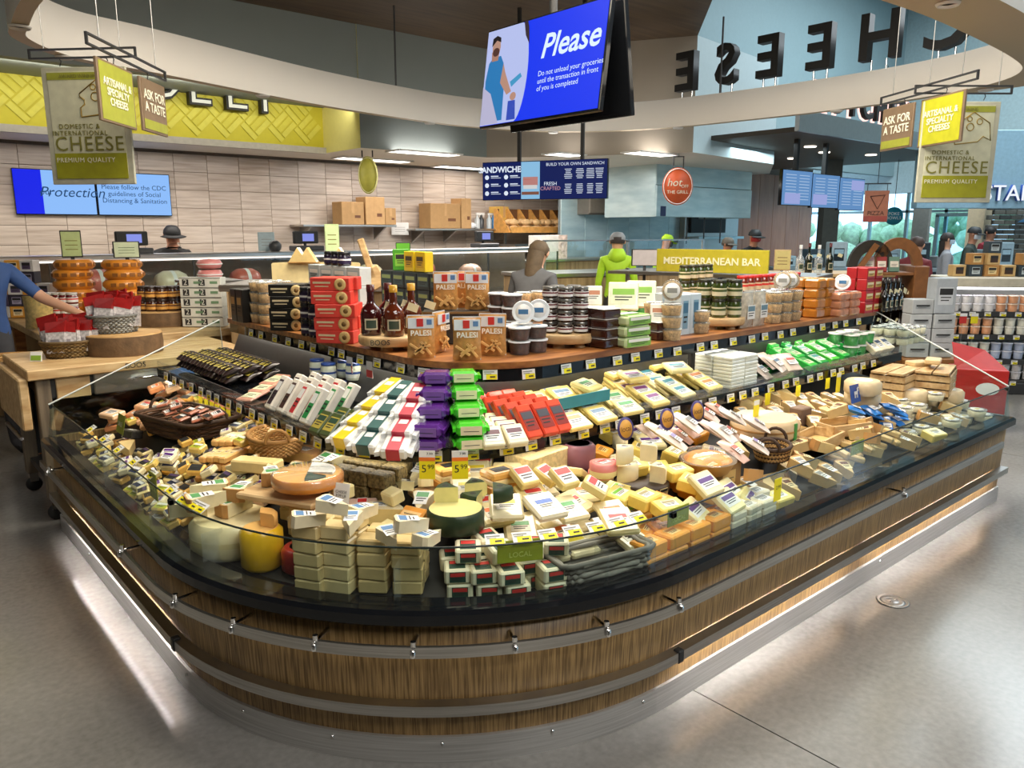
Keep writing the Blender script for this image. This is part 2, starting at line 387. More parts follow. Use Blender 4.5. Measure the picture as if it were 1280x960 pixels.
# recessed lights in the dropped ceiling
LGT = emis('ceiling_light_panel', (1, .95, .9), 9)
def deli_light(p, q, lb):
    a = atz(*p, ZB-.004); c = atz(*q, ZB-.004); wx, wy = max(abs(c.x-a.x), .5), .32
    t = thing('ceiling_light', lb, 'light', ((a.x+c.x)/2, (a.y+c.y)/2, ZB-.002), 0, 'recessed lights over the deli')
    f = MB()
    for sx in (-1, 1): f.box((sx*wx/2, 0, -.01), (.03, wy+.03, .02), WHITE); f.box((0, sx*wy/2, -.01), (wx, .03, .02), WHITE)
    link('frame', f.mesh('frame'), t); link('diffuser', MB().box((0, 0, -.006), (wx-.03, wy-.03, .01), LGT).mesh('diffuser'), t)
for p, q in (((495, 187), (565, 194)), ((430, 195), (500, 203)), ((555, 206), (602, 212)), ((790, 189), (835, 194)), ((688, 191), (722, 194))):
    deli_light(p, q, 'recessed white rectangular light in the dropped deli ceiling')

# hanging oval ring (white band with tan underside)
ringp = [(1.16, 6.2), (1.25, 6.62), (1.65, 7.05), (2.3, 7.25), (4.0, 7.86), (5.28, 8.15), (6.3, 8.25), (7.3, 8.05), (8.0, 7.5), (8.4, 6.7), (8.55, 5.6), (8.6, 4.5), (8.5, 3.6), (8.25, 2.9), (7.8, 2.46), (7.1, 2.30), (5.6, 2.24), (4.7, 2.28), (3.2, 2.42), (2.0, 3.0), (1.35, 4.0), (1.12, 5.2)]
def catmull(pts, n=6):
    out = []; k = len(pts)
    for i in range(k):
        p0, p1, p2, p3 = (Vector(pts[(i+j-1) % k]) for j in range(4))
        for s in range(n):
            t = s/n; out.append(.5*((2*p1)+(p2-p0)*t+(2*p0-5*p1+4*p2-p3)*t*t+(3*p1-p0-3*p2+p3)*t**3))
    return out
ri = catmull(ringp); k = len(ri); ro = []
for i in range(k):
    t = (ri[(i+1) % k]-ri[i-1]).normalized(); ro.append(ri[i]+Vector((-t.y, t.x))*(.10+.32*max(0, min(1, (3.4-ri[i].y)/.6))))
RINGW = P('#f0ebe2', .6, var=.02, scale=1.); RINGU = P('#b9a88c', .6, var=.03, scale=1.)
mb = MB(); zA, zC = 3.01, 3.36
V = [(*p, zA) for p in ri]+[(*p, zC) for p in ri]+[(*p, zC) for p in ro]+[(*p, zA) for p in ro]
Q = lambda a, b_: [(a*k+i, a*k+(i+1) % k, b_*k+(i+1) % k, b_*k+i) for i in range(k)]
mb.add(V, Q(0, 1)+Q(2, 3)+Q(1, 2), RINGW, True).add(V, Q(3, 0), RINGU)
ring = thing('ceiling_ring', 'large white oval ring hung from the ceiling over the cheese island', 'ceiling ring')
link('band', mb.mesh('band'), ring)
for i in (4, 30, 58, 84, 105): link('hanger_rod', MB().tube([(*((ri[i]+ro[i])/2), zC), (*((ri[i]+ro[i])/2), CEIL)], .012, DARK).mesh('hanger_rod'), ring)
for i in range(0, k, 11):
    p = (ri[i]+ro[i])/2
    link('downlight', MB().lathe([(.07, zA-.004), (.06, zA-.02), (.045, zA-.004)], WHITE, 14, (p.x, p.y, 0)).mesh('downlight'), ring)

# CHEESE letters on top of the ring, facing outward
LSIDE = M('letter_side_blue', lin('#3f6f86'), .4, var=.05)
for ch, Y, wh in (('C', 3.42, ''), ('H', 4.10, ''), ('E', 4.76, ' beside the H'), ('E', 5.40, ' between E and S'), ('S', 6.00, ''), ('E', 6.60, ' ending the word after S')):
    t = thing('sign_letter', 'tall black capital letter %s standing on the white ceiling ring%s' % (ch, wh), 'letter', (8.72, Y, zC), 0, 'cheese letters on the ring')
    put_text(ch, t, (0, 0, .34), (math.pi/2, 0, math.pi/2), .66, BLKM, 'letter_body', ext=.06, bold=.014)
    put_text(ch, t, (.061, 0, .34), (math.pi/2, 0, math.pi/2), .66, LSIDE, 'letter_face', ext=.003, bold=-.002)
    for dy in (-.08, .08): link('stand_post', MB().tube([(0, dy, 0), (0, dy, .13)], .012, CHROME).mesh('stand_post'), t)

# second, higher blue-grey bulkhead and far walls
struct('trim_2', MB().box((14.6, 8.9, 5.05), (10.9, .2, 4.1), P('#8fa6ab', .6, var=.03)))
wr = struct('wall_right', MB().box((20.1, -.5, 3.5), (.2, 13, 7.2), P('#9fb4b8', .6)).box((20.1, 9.0, 4.85), (.2, 6, 4.5), P('#a9bec2', .6)).box((20.1, 9.0, .2), (.2, 6, .4), P('#a9bec2', .6)).box((20.1, 12.6, 3.5), (.2, 1.4, 7.2), P('#a9bec2', .6)))
FR = P('#7f989c', .4, metal=.6)
wi = struct('window_1', MB())
for y in (6.0, 6.9, 7.5, 8.4, 9.3, 10.2, 11.1, 12.0): link('mullion', MB().box((20.05, y, 1.5), (.08, .07, 2.3), FR).mesh('mullion'), wi)
for z in (.4, 2.15, 2.62): link('transom', MB().box((20.05, 9.0, z), (.08, 6, .06), FR).mesh('transom'), wi)
PANE = glass_mat('window_glass', (.80, .92, .97))
ys = (6.0, 6.9, 7.5, 8.4, 9.3, 10.2, 11.1, 12.0)
for a, c in zip(ys[:-1], ys[1:]):
    for z0_, z1_ in ((.43, 2.12), (2.18, 2.60)): link('pane', MB().box((20.06, (a+c)/2, (z0_+z1_)/2), (.012, c-a-.07, z1_-z0_), PANE).mesh('pane'), wi)
dr = struct('door_1', MB().box((19.97, 7.25, 2.06), (.06, .9, .08), FR).box((19.97, 6.84, 1.0), (.06, .08, 2.1), FR).box((19.97, 7.66, 1.0), (.06, .08, 2.1), FR).box((19.97, 7.25, .1), (.06, .9, .2), FR))
link('door_glass', MB().box((19.97, 7.25, 1.1), (.012, .74, 1.85), PANE).mesh('door_glass'), dr)
# outdoors: pavement and greenery bank seen through the windows
struct('ground_outside', MB().box((32, 8, -.08), (23, 30, .1), P('#b7bbb4', .8)))
hb = MB(); LEAF = P('#a9bf9a', .8, var=.4, scale=6.)  # overexposed daylight bleached into the pale leaf colour
for i in range(90):
    p = (30+random.uniform(-1, 1), 2+i*.16+random.uniform(-.3, .3), random.uniform(.3, 2.3)); r = random.uniform(.3, .6)
    hb.lathe([(.01, -r), (r*.7, -r*.6), (r, 0), (r*.7, r*.7), (.01, r)], LEAF, 7, p)
tag(link('hedge_foliage', hb.mesh('hedge_foliage')), 'hedge with daylight glare put into its pale green outside the shop windows', 'hedge', kind='stuff')

# kitchen canopy: metal fascia with lettering, dark ceiling below it
DKC = P('#4a4034', .6, var=.05, scale=2.)
can = struct('trim_3', MB().box((12.4, 7.4, 2.98), (5.6, 3.8, .06), DKC).box((12.4, 5.48, 3.08), (5.7, .06, .26), STEELD).box((15.23, 7.4, 3.08), (.06, 3.8, .26), STEELD))
for x, y in ((11.4, 6.3), (12.4, 6.6), (13.4, 6.3), (13.0, 7.5)):
    link('recessed_light', MB().lathe([(.09, 2.945), (.085, 2.935), (.06, 2.935), (.0001, 2.937)], emis('kitchen_downlight', (1, .9, .75), 6), 14, (x, y, 0)).mesh('recessed_light'), can)
for i, ch in enumerate('KITCHEN'):
    t = thing('sign_letter', 'black letter %s with pink glowing edge above the kitchen canopy' % ch, 'letter', (10.1+i*.42, 5.46, 3.21), 0, 'kitchen letters')
    put_text(ch, t, (0, 0, .20), UPR, .50, BLKM, 'letter_body', ext=.03, bold=.01)
    put_text(ch, t, (0, .045, .20), UPR, .50, emis('letter_pink_glow', (1, .62, .56), 1.6), 'glow_backing', ext=.008, bold=.028)

# =================================================================== CHEESE ISLAND
XE, YE = 5.45, 4.92           # ends of the two wings
def path(d, r=None, xe=XE, ye=YE, n=28, Lx=.80, Ry=1.555, base=1.3):
    """plan line inset by d from the kick plate: left wing, round front, right wing"""
    if isinstance(d, tuple): lx, ry, rr = d
    else: lx, ry, rr = Lx+d, Ry+d, max(base-d, .25)
    pts = [(lx, ye-(ye-ry-rr)*i/6) for i in range(6)]
    pts += [(lx+rr-rr*math.cos(a), ry+rr-rr*math.sin(a)) for a in [math.pi/2*i/n for i in range(n+1)]]
    pts += [(lx+rr+(xe-lx-rr)*i/6, ry) for i in range(1, 7)]
    return pts
def sweep(mb, rows, mat, smooth=True, close_ends=False, xe=XE, ye=YE):
    """rows: list of (d or (Lx,Ry,r), z)"""
    ps = [path(d, xe=xe, ye=ye) for d, z in rows]; n = len(ps[0])
    V = [(x, y, rows[j][1]) for j, p in enumerate(ps) for x, y in p]
    F = [(j*n+i, j*n+i+1, (j+1)*n+i+1, (j+1)*n+i) for j in range(len(rows)-1) for i in range(n-1)]
    mb.add(V, F, mat, smooth)
    if close_ends:
        mb.add(V, [tuple(j*n for j in range(len(rows))), tuple(j*n+n-1 for j in range(len(rows)))], mat, False)
    return mb
def ribbon(rows_loop, mat, mb=None, **k):
    """closed profile swept along the island"""
    return sweep(mb or MB(), rows_loop+[rows_loop[0]], mat, False, True, **k)
MIDP = (1.40, 2.23, .62); MIDZ = .88
TOPP = (1.85, 2.42, .48); TOPZ = 1.15
STEELK = grain_mat('kick_steel', (.44, .43, .41), (.60, .59, .57), .38, 3, 3, 160); STEELK.node_tree.nodes['Principled BSDF'].inputs['Metallic'].default_value = .55
isl = thing('cheese_island', 'large round fronted refrigerated cheese island with striped wood base', 'display case', (0, 0, 0))
kick = link('kick_plate', ribbon([(0, 0), (0, .095), (.02, .095), (.02, 0)], STEELK).mesh('kick_plate'), isl); kick['label'] = 'brushed steel kick plate'
for d_, s_ in ((0, 1), ):
    for q in path(-.003)[2:-2:5]: link('screw', MB().lathe([(.006, -.004), (.006, .004), (.0001, .006)], CHROME, 8, (q[0], q[1], .075)).mesh('screw'), kick)
wood = MB(); sweep(wood, [(.012, .09), (.004, .30), (-.004, .50), (.02, .50)], ZEBRA)
wo = link('wood_base', wood.mesh('wood_base'), isl); wo['label'] = 'striped brown wood laminate'
LED = emis('under_rail_led', (1, .93, .91), 130)
def rail(z0, z1, out, name, xe, ye):
    if name == 'lower_rail': prof = [(-out-.012, z0), (-out-.012, z1), (-.001, z1), (-.001, z1-.006), (-out, z1-.006), (-out, z0)]
    else: prof = [(-out-.012, z0), (-out-.012, z1), (-out, z1), (-out, z0)]
    return link(name, ribbon(prof, STEEL, xe=xe, ye=ye).mesh(name), isl)
r1 = rail(.425, .462, .075, 'upper_rail', 5.15, 4.80); r2 = rail(.195, .232, .03, 'lower_rail', XE, YE)
for i, q in enumerate(path(-.04)):
    if i % 4 == 1 and 0 < i < 40:
        o = path(-.002)[i]; e = path(-.092)[i]
        bo = link('rail_bracket', MB().tube([(*o, .455), (*e, .455)], .007, CHROME, 8).tube([(*path(-.08)[i], .462), (*path(-.08)[i], .478)], .009, CHROME, 8).mesh('rail_bracket'), r1)
        link('bolt', MB().lathe([(.009, -.01), (.009, .01), (.004, .013), (.0001, .013)], CHROME, 8, (e[0], e[1], .443)).mesh('bolt'), r1)
for q in (path(-.031)[7], path(-.031)[34]): link('end_clip', MB().cbox((q[0], q[1], .214), (.03, .03, .05), BLKM, .004).mesh('end_clip'), r2)
# LED strips tucked behind the lower rail on the straight runs
for a, c in (((.776, 4.6), (.776, 2.95)), ((2.15, 1.531), (3.45, 1.531)), ((3.62, 1.531), (5.3, 1.531))):
    v = Vector(c)-Vector(a); T_ = TR(((a[0]+c[0])/2, (a[1]+c[1])/2, .220), 0, 0, math.atan2(v.y, v.x)); mb = MB().box((0, 0, 0), (v.length, .012, .006), WHITE, T_).box((0, 0, -.0045), (v.length, .008, .002), LED, T_)
    link('led_strip', mb.mesh('led_strip'), isl)
bump = link('bumper', ribbon([(-.035, .500), (-.05, .512), (-.05, .545), (-.035, .556), (.05, .556), (.05, .500)], BLK).mesh('bumper'), isl); bump['label'] = 'glossy black bumper ledge'
link('inner_ledge', sweep(MB(), [(.05, .553), (.06, .522), (.13, .520)], BLK).mesh('inner_ledge'), isl)
# stepped deck
DECK = [(.12, .520), (.34, .525), (.38, .625), (.62, .655), (1.02, .70)]
link('deck', sweep(MB(), DECK, BLKM).mesh('deck'), isl)
# front glass
for nm, i0, i1 in (('front_glass', 0, 6), ('front_glass', 6, 34), ('front_glass', 34, 40)):
    pa, pb, pc, pd_ = path(-.012), path(.018), path(-.004), path(.026)
    n = i1-i0+1
    V = [(*pa[i], .556) for i in range(i0, i1+1)]+[(*pb[i], .735) for i in range(i0, i1+1)]+[(*pd_[i], .735) for i in range(i0, i1+1)]+[(*pc[i], .556) for i in range(i0, i1+1)]
    F = [(j*n+i, j*n+i+1, ((j+1) % 4)*n+i+1, ((j+1) % 4)*n+i) for j in range(4) for i in range(n-1)]
    F += [(0, n, 2*n, 3*n), (n-1, 2*n-1, 3*n-1, 4*n-1)]
    g = link(nm, MB().add(V, F, GLASS, False).mesh(nm), isl)
    edge = [(*path(.022)[i], .737) for i in range(i0, i1+1)]
    link('glass_edge', MB().tube(edge, .0035, P('#1d2a28', .2), 6).mesh('glass_edge'), g)
    for i in (i0, i1):
        link('glass_clamp', MB().cbox((*path(.02)[i], .728), (.022, .022, .022), BLKM, .003).mesh('glass_clamp'), g)
# clear dividers standing just inside the glass
for i in (3, 5, 9, 20, 30, 33, 35, 37, 39):
    q = Vector(path(.03)[i]); e = Vector(path(.11)[i]); n_ = (e-q).normalized(); t = Vector((-n_.y, n_.x))*.002
    V = [(*(q-t), .557), (*(e-t), .524), (*(e-t), .66), (*(q-t), .66), (*(q+t), .557), (*(e+t), .524), (*(e+t), .66), (*(q+t), .66)]
    link('divider', MB().add(V, [(0, 1, 2, 3), (4, 5, 6, 7), (0, 1, 5, 4), (1, 2, 6, 5), (2, 3, 7, 6), (3, 0, 4, 7)], CLEAR).mesh('divider'), isl)
# end panels: glass with sloped top above black ends
def end_panel(pts, nrm):
    n = len(pts); V = [Vector(p)-Vector(nrm)*.004 for p in pts]+[Vector(p)+Vector(nrm)*.004 for p in pts]
    g = link('end_glass', MB().add(V, [tuple(range(n)), tuple(range(n, 2*n))]+[(i, (i+1) % n, (i+1) % n+n, i+n) for i in range(n)], GLASS).mesh('end_glass'), isl)
    link('glass_edge', MB().tube([pts[1], pts[2], pts[3]], .005, P('#cfd6d2', .2), 6).mesh('glass_edge'), g)
end_panel([(.80, YE-.05, .55), (.80, YE-.05, .75), (1.78, YE-.05, TOPZ-.0), (1.80, YE-.05, .7)], (0, 1, 0))
end_panel([(XE-.03, 1.55, .55), (XE-.03, 1.56, .75), (XE-.03, 2.42, TOPZ+.0), (XE-.03, 2.5, .7)], (1, 0, 0))
link('end_wall', MB().box((1.62, YE-.015, .30), (1.6, .03, .52), ZEBRA).mesh('end_wall'), isl)
link('end_wall', MB().box((XE-.012, 2.35, .30), (.03, 1.55, .52), P('#3b3f40', .3)).mesh('end_wall'), isl)
for x, y in ((.84, YE-.04), (XE-.03, 1.6)): link('corner_post', MB().cbox((x, y, .25), (.04, .04, .5), STEELD, .004).mesh('corner_post'), isl)
# middle shelf
ms = link('middle_shelf', MB().mesh('middle_shelf'), isl)
def P3(p, dx): return (p[0]+dx, p[1]+dx, max(p[2]-dx, .06))
rows = [(MIDP, MIDZ-.052), (MIDP, MIDZ+.002), (P3(MIDP, .012), MIDZ+.002), (P3(MIDP, .012), MIDZ-.012), (P3(MIDP, .40), MIDZ+.02), (P3(MIDP, .40), MIDZ), (P3(MIDP, .014), MIDZ-.03), (P3(MIDP, .014), MIDZ-.052)]
link('shelf_plate', ribbon(rows, BLK).mesh('shelf_plate'), ms)
fence = [(P3(MIDP, .004), MIDZ), (P3(MIDP, .004), MIDZ+.045), (P3(MIDP, .008), MIDZ+.045), (P3(MIDP, .008), MIDZ)]
link('shelf_fence', ribbon(fence, CLEAR).mesh('shelf_fence'), ms)
link('shelf_led', ribbon([(P3(MIDP, .03), MIDZ-.046), (P3(MIDP, .03), MIDZ-.040), (P3(MIDP, .05), MIDZ-.040), (P3(MIDP, .05), MIDZ-.046)], emis('case_led', (1, .93, .80), 14)).mesh('shelf_led'), ms)
# rear wall with vent grille, top wooden shelf
link('rear_wall', sweep(MB(), [(P3(MIDP, .37), .70), (P3(TOPP, .10), TOPZ-.03)], M('case_back_grey', (.055, .053, .05), .3, var=.1)).mesh('rear_wall'), isl)
ts = link('top_shelf', MB().mesh('top_shelf'), isl)
wr_ = [(TOPP, TOPZ-.028), (TOPP, TOPZ), (P3(TOPP, 1.05), TOPZ), (P3(TOPP, 1.05), TOPZ-.028)]
link('shelf_board', ribbon(wr_, WOODTOP).mesh('shelf_board'), ts)
fs = [(P3(TOPP, .012), TOPZ-.085), (P3(TOPP, .012), TOPZ-.028), (P3(TOPP, .03), TOPZ-.028), (P3(TOPP, .03), TOPZ-.085)]
link('shelf_fascia', ribbon(fs, BLK).mesh('shelf_fascia'), ts)
link('shelf_led', ribbon([(P3(TOPP, .04), TOPZ-.050), (P3(TOPP, .04), TOPZ-.044), (P3(TOPP, .07), TOPZ-.044), (P3(TOPP, .07), TOPZ-.050)], emis('case_led', (1, .93, .80), 14)).mesh('shelf_led'), ts)
link('back_body', sweep(MB(), [(P3(TOPP, 1.0), .0), (P3(TOPP, 1.0), TOPZ-.03)], ZEBRA).mesh('back_body'), isl)
for i in (4, 36): link('shelf_bracket', MB().cbox((*path(P3(TOPP, .03))[i], TOPZ-.15), (.03, .03, .16), BLKM, .003).mesh('shelf_bracket'), isl)
tg = link('thermometer', MB().lathe([(.0001, 0), (.028, .0), (.028, .012), (.024, .014), (.0001, .014)], WHITE, 18, T=TR((0, 0, 0), R(90))).mesh('thermometer'), isl)
q = atz(568, 489, .99); tg.location = q; tg.rotation_euler = (0, 0, YAW-math.pi/2)
link('thermometer_dial', MB().lathe([(.027, .010), (.031, .0), (.031, .013), (.027, .015)], STEELD, 18, T=TR((0, 0, 0), R(90))).box((0, -.0145, .008), (.003, .002, .02), INK).mesh('thermometer_dial'), tg)

# =================================================================== island surface helpers
def inset(x, y, Lx=.80, Ry=1.555, r=1.3):
    cxx, cyy = Lx+r, Ry+r
    if x < cxx and y < cyy: return r-math.hypot(cxx-x, cyy-y)
    return min(x-Lx, y-Ry) if (x >= cxx and y >= cyy) else (x-Lx if y >= cyy else y-Ry)
def deck_z(d):
    t = DECK
    if d <= t[0][0]: return t[0][1]
    for a, c in zip(t[:-1], t[1:]):
        if d <= c[0]: return a[1]+(c[1]-a[1])*(d-a[0])/(c[0]-a[0])
    return t[-1][1]
def deck(px, py, dz=0.):
    """point where the ray through this photo pixel meets the deck raised by dz"""
    d = ray(px, py); lo, hi = .3/FOC, 9/FOC
    t = lo
    while t < hi:
        p = CAM+d*t
        if p.z <= deck_z(inset(p.x, p.y))+dz and inset(p.x, p.y) > .02: return p
        t += .01/FOC
    return CAM+d*hi
def mid(px, py, dz=0.): return atz(px, py, MIDZ+.004)+Vector((0, 0, dz))
def top(px, py, dz=0.): return atz(px, py, TOPZ)+Vector((0, 0, dz))
def facing(x, y):
    """rotation about z whose local -Y looks outward from the island"""
    cxx, cyy = 2.1, 2.85
    if x < cxx and y < cyy: n = Vector((x-cxx, y-cyy))
    elif y-cyy > x-cxx: n = Vector((-1, 0))
    else: n = Vector((0, -1))
    return math.atan2(n.y, n.x)+math.pi/2
def camface(p): return math.atan2(-p[1], -p[0])+math.pi/2
# =================================================================== PRODUCT KITS
def lab(w, h, base, acc, T, lines=2, mb=None, t=.0012, inkm=None):
    """printed label lying in XY facing +Z, moved by T"""
    mb = mb or MB(); mb.box((0, 0, t/2), (w, h, t), base, T)
    if acc: mb.box((0, h*.24, t*1.1), (w*.9, h*.36, t), acc, T)
    for i in range(lines): mb.box((-w*.06*i, -h*(.08+.17*i), t*1.1), (w*(.72-.16*i), h*.06, t), inkm or INK, T)
    return mb
TOPF = lambda z, x=0, y=0, rz=0: TR((x, y, z), 0, 0, rz)
FRONT = lambda y, z, x=0: TR((x, y, z), R(90))
def cheese(h, rough=.42, coat=.35): return P(h, rough, coat=coat, var=.07, scale=30., rnd=.05)
WH, CR = PAPER, P('#f6f0dc', .5)
def block(name, d, col, lb=None, where='top', lw=.7, lh=.62, ch=.006, cat='cheese', lines=2):
    rt = MB().cbox((0, 0, d[2]/2), d, col, ch); parts = []
    if lb:
        if where in ('top', 'both'): parts.append(('label', lab(d[0]*lw, d[1]*lh, lb[0], lb[1], TOPF(d[2]), lines)))
        if where in ('front', 'both'): parts.append(('label', lab(d[0]*lw, d[2]*lh, lb[0], lb[1], FRONT(-d[1]/2, d[2]/2), lines)))
    k = Kit(name, rt, cat, parts); k.d = d; k.h = d[2]; return k
def wedge(name, ln, wd, h, col, lb=None, rind=None, lw=.5):
    """cheese wedge: point towards -Y, rind at +Y"""
    poly = [(0, -ln/2), (wd/2, ln/2-.01), (wd*.3, ln/2), (-wd*.3, ln/2), (-wd/2, ln/2-.01)]
    rt = MB().prism(poly, 0, h, col); parts = []
    if rind: parts.append(('rind', MB().prism([(wd/2+.001, ln/2-.012), (wd/2+.002, ln/2-.008), (wd*.3, ln/2+.003), (-wd*.3, ln/2+.003), (-wd/2-.002, ln/2-.008), (-wd/2-.001, ln/2-.012), (-wd*.3, ln/2-.003), (wd*.3, ln/2-.003)], 0, h+.0008, rind)))
    if lb: parts.append(('label', lab(wd*lw, ln*lw, lb[0], lb[1], TOPF(h, 0, ln*.12))))
    k = Kit(name, rt, 'cheese', parts); k.d = (wd, ln, h); k.h = h; return k
def tub(name, r, h, content, lidc, lidl=None, fill=.8, cat='tub'):
    rt = MB().lathe([(r*.84, 0), (r*.86, .002), (r*.97, h*.9), (r, h*.92)], CLEAR, 18)
    co = MB().lathe([(r*.82, .003), (r*.94, h*fill), (r*.6, h*(fill+.03)), (.0001, h*(fill+.05))], content, 16)
    ld = MB().lathe([(r*1.03, h*.88), (r*1.04, h*.97), (r*.97, h), (r*.9, h*.985), (.0001, h*.985)], lidc, 20)
    parts = [('contents', co), ('lid', ld)]
    if lidl: parts.append(('lid_label', MB().lathe([(r*.72, h*.985), (r*.72, h*1.0), (.0001, h*1.0)], lidl[0], 18).box((0, 0, h*1.005), (r*.9, r*.45, .001), lidl[1]), 1))
    k = Kit(name, rt, cat, parts); k.d = (2*r, 2*r, h); k.h = h; return k
def jar(name, r, h, content, lidc, lb=None, cat='jar', lidh=.2, n=16):
    rt = MB().lathe([(r*.9, 0), (r, h*.05), (r, h*(.9-lidh)), (r*.86, h*(1-lidh)), (r*.86, h*.92)], content, n)
    parts = [('lid', MB().lathe([(r*.92, h*(1-lidh)), (r*.94, h*(1-lidh*.9)), (r*.94, h*.99), (r*.88, h), (.0001, h)], lidc, n))]
    if lb: parts.append(('label', MB().lathe([(r*1.012, h*.16), (r*1.012, h*.58)], lb[0], n).lathe([(r*1.02, h*.38), (r*1.02, h*.5)], lb[1], n)))
    k = Kit(name, rt, cat, parts); k.d = (2*r, 2*r, h); k.h = h; return k
def pillow(name, w, h, t, col, lb=None, band=None, cat='bag', up=True, crimp=None):
    """stand-up or lying pouch: pinched at both ends"""
    V = []; F = []; n = 7; m_ = 8
    for j in range(n+1):
        v = j/n; th = t*(math.sin(math.pi*min(max(v, .02), .98))**.5); wv = w*(1-.06*math.sin(math.pi*v))
        for i in range(m_+1):
            u_ = i/m_; e = math.sin(math.pi*u_)**.6 if 0 < u_ < 1 else 0
            V.append((wv*(u_-.5), -th/2*e, h*v))
    o = len(V)
    for j in range(n+1):
        for i in range(m_+1): x, y, z = V[j*(m_+1)+i]; V.append((x, -y, z))
    for j in range(n):
        for i in range(m_):
            a = j*(m_+1)+i; F += [(a, a+1, a+m_+2, a+m_+1), (o+a, o+a+m_+1, o+a+m_+2, o+a+1)]
    T = None if up else TR((0, -h/2, t/2), R(-90))      # lying: height runs along -Y .. +Y
    rt = MB().add(V, F, col, True, T); parts = []
    if crimp: parts += [('crimped_end', MB().box((0, 0, h*.99), (w*.96, .003, h*.06), crimp, T)), ('crimped_end', MB().box((0, 0, h*.01), (w*.96, .003, h*.06), crimp, T))]
    if lb: parts.append(('label', lab(w*.6, h*.4, lb[0], lb[1], (T or Matrix()) @ FRONT(-t/2-.001, h*.45))))
    k = Kit(name, rt, cat, parts); k.d = (w, t if up else h, h if up else t); k.h = k.d[2]; return k
def basket(name, rx, ry, h, mat, mat2, handle=False, taper=.78, cat='basket', rows=9, n=30, flat=False):
    """woven basket: stacked wavy rings between upright stakes"""
    wv = MB()
    for j in range(rows):
        f = j/(rows-1); q = taper+(1-taper)*f; pts = []
        for i in range(n*2):
            a = math.pi*i/n; bmp = .006*(1 if (i+j) % 2 else -1)
            c, s_ = math.cos(a), math.sin(a)
            if flat: e = .28; c = math.copysign(abs(c)**e, c)*.93; s_ = math.copysign(abs(s_)**e, s_)*.93
            pts.append(((rx*q+bmp)*c, (ry*q+bmp)*s_, .006+(h-.012)*f))
        wv.tube(pts, h/rows*.62, mat if j % 3 else mat2, 5, True)
    fl_ = MB().lathe([(taper, .004), (taper, .010), (.0001, .010)], mat2, 20, sx=rx*.98, sy=ry*.98)
    rim = MB().tube([((rx+.004)*math.cos(a), (ry+.004)*math.sin(a), h) for a in [2*math.pi*i/28 for i in range(28)]], .010, mat2, 6, True) if not flat else MB().tube([(sx*rx, sy*ry, h) for sx, sy in ((-1, -.8), (-.85, -1), (.85, -1), (1, -.8), (1, .8), (.85, 1), (-.85, 1), (-1, .8))], .010, mat2, 6, True)
    parts = [('basket_bottom', fl_), ('basket_rim', rim)]
    if handle:
        for s_ in (-1, 1): parts.append(('handle', MB().tube([(s_*(rx+.005), .05*math.cos(a), h+.055*math.sin(a)) for a in [math.pi*i/8 for i in range(9)]], .008, mat2, 6)))
    k = Kit(name, wv, cat, parts); k.d = (2*rx, 2*ry, h); k.h = h; return k

# placement -----------------------------------------------------------
JR = random.Random(11)
def J(a): return JR.uniform(-a, a)
def put(k, label, group, p, rz=0., rx=0., ry=0., base=True):
    """put at world point p (its base point)"""
    return k.put(label, group, p, Euler((rx, ry, rz)).to_quaternion().to_euler())
def leanrot(rz, rx, ry=0.): return (Matrix.Rotation(rz, 3, 'Z') @ Matrix.Rotation(rx, 3, 'X') @ Matrix.Rotation(ry, 3, 'Y')).to_euler()
def grid(k, label, group, surf, px, py, nx, nd, ps, pd, lay=1, lz=None, tilt=0., jit=.002, jr=R(3), rz=0., dz=0., skip=None, spin=None, sy=0., face=None):
    """rows of one kind: nx along the shelf, nd in depth (front row first), lay layers; (px,py) = photo pixel of the front row's base centre"""
    c = surf(px, py, dz); f = (facing(c.x, c.y) if face is None else face)+rz
    tx = Vector((math.cos(f), math.sin(f), 0)); ty = Vector((-math.sin(f), math.cos(f), 0)); out = []
    lz = lz or k.h*1.01
    for j in range(nd):
        for i in range(nx):
            for l in range(lay if not callable(lay) else lay(i, j)):
                if skip and skip(i, j, l): continue
                p = c+tx*((i-(nx-1)/2)*ps+J(jit))+ty*(j*pd+J(jit))
                if surf is deck: p.z = deck_z(inset(p.x, p.y))+dz
                else: p.z = c.z
                p.z += l*lz+j*sy+k.d[1]/2*math.sin(tilt)
                a = f+J(jr)+(spin(i, j, l) if spin else 0)
                if surf is deck and inset(p.x, p.y) < .05+k.d[1]/2: p -= Vector((math.sin(f), -math.cos(f), 0))*(.05+k.d[1]/2-inset(p.x, p.y))
                b2 = (k.d[1]*math.cos(tilt)+k.d[2]*math.sin(tilt))/2; zb = p.z-k.d[1]/2*math.sin(tilt)
                reg(p.x, p.y, a, k.d[0]/2, b2, zb, zb+k.d[1]*math.sin(tilt)+k.d[2]*math.cos(tilt))
                out.append(k.put(label, group, p, leanrot(a, tilt)))
                if surf is deck: DYN.append([p.x, p.y, a, k.d[0]/2, b2, zb, zb+k.d[1]*math.sin(tilt)+k.d[2]*math.cos(tilt), out[-1], p.x, p.y, .05+b2])
    return out
BINS = {}; DYN = []
def reg(x, y, rz, a, b2, z0, z1):
    r = math.hypot(a, b2); it = (x, y, math.cos(rz), math.sin(rz), a, b2, z0, z1, r)
    for i in range(int((x-r)//.1), int((x+r)//.1)+1):
        for j in range(int((y-r)//.1), int((y+r)//.1)+1): BINS.setdefault((i, j), []).append(it)
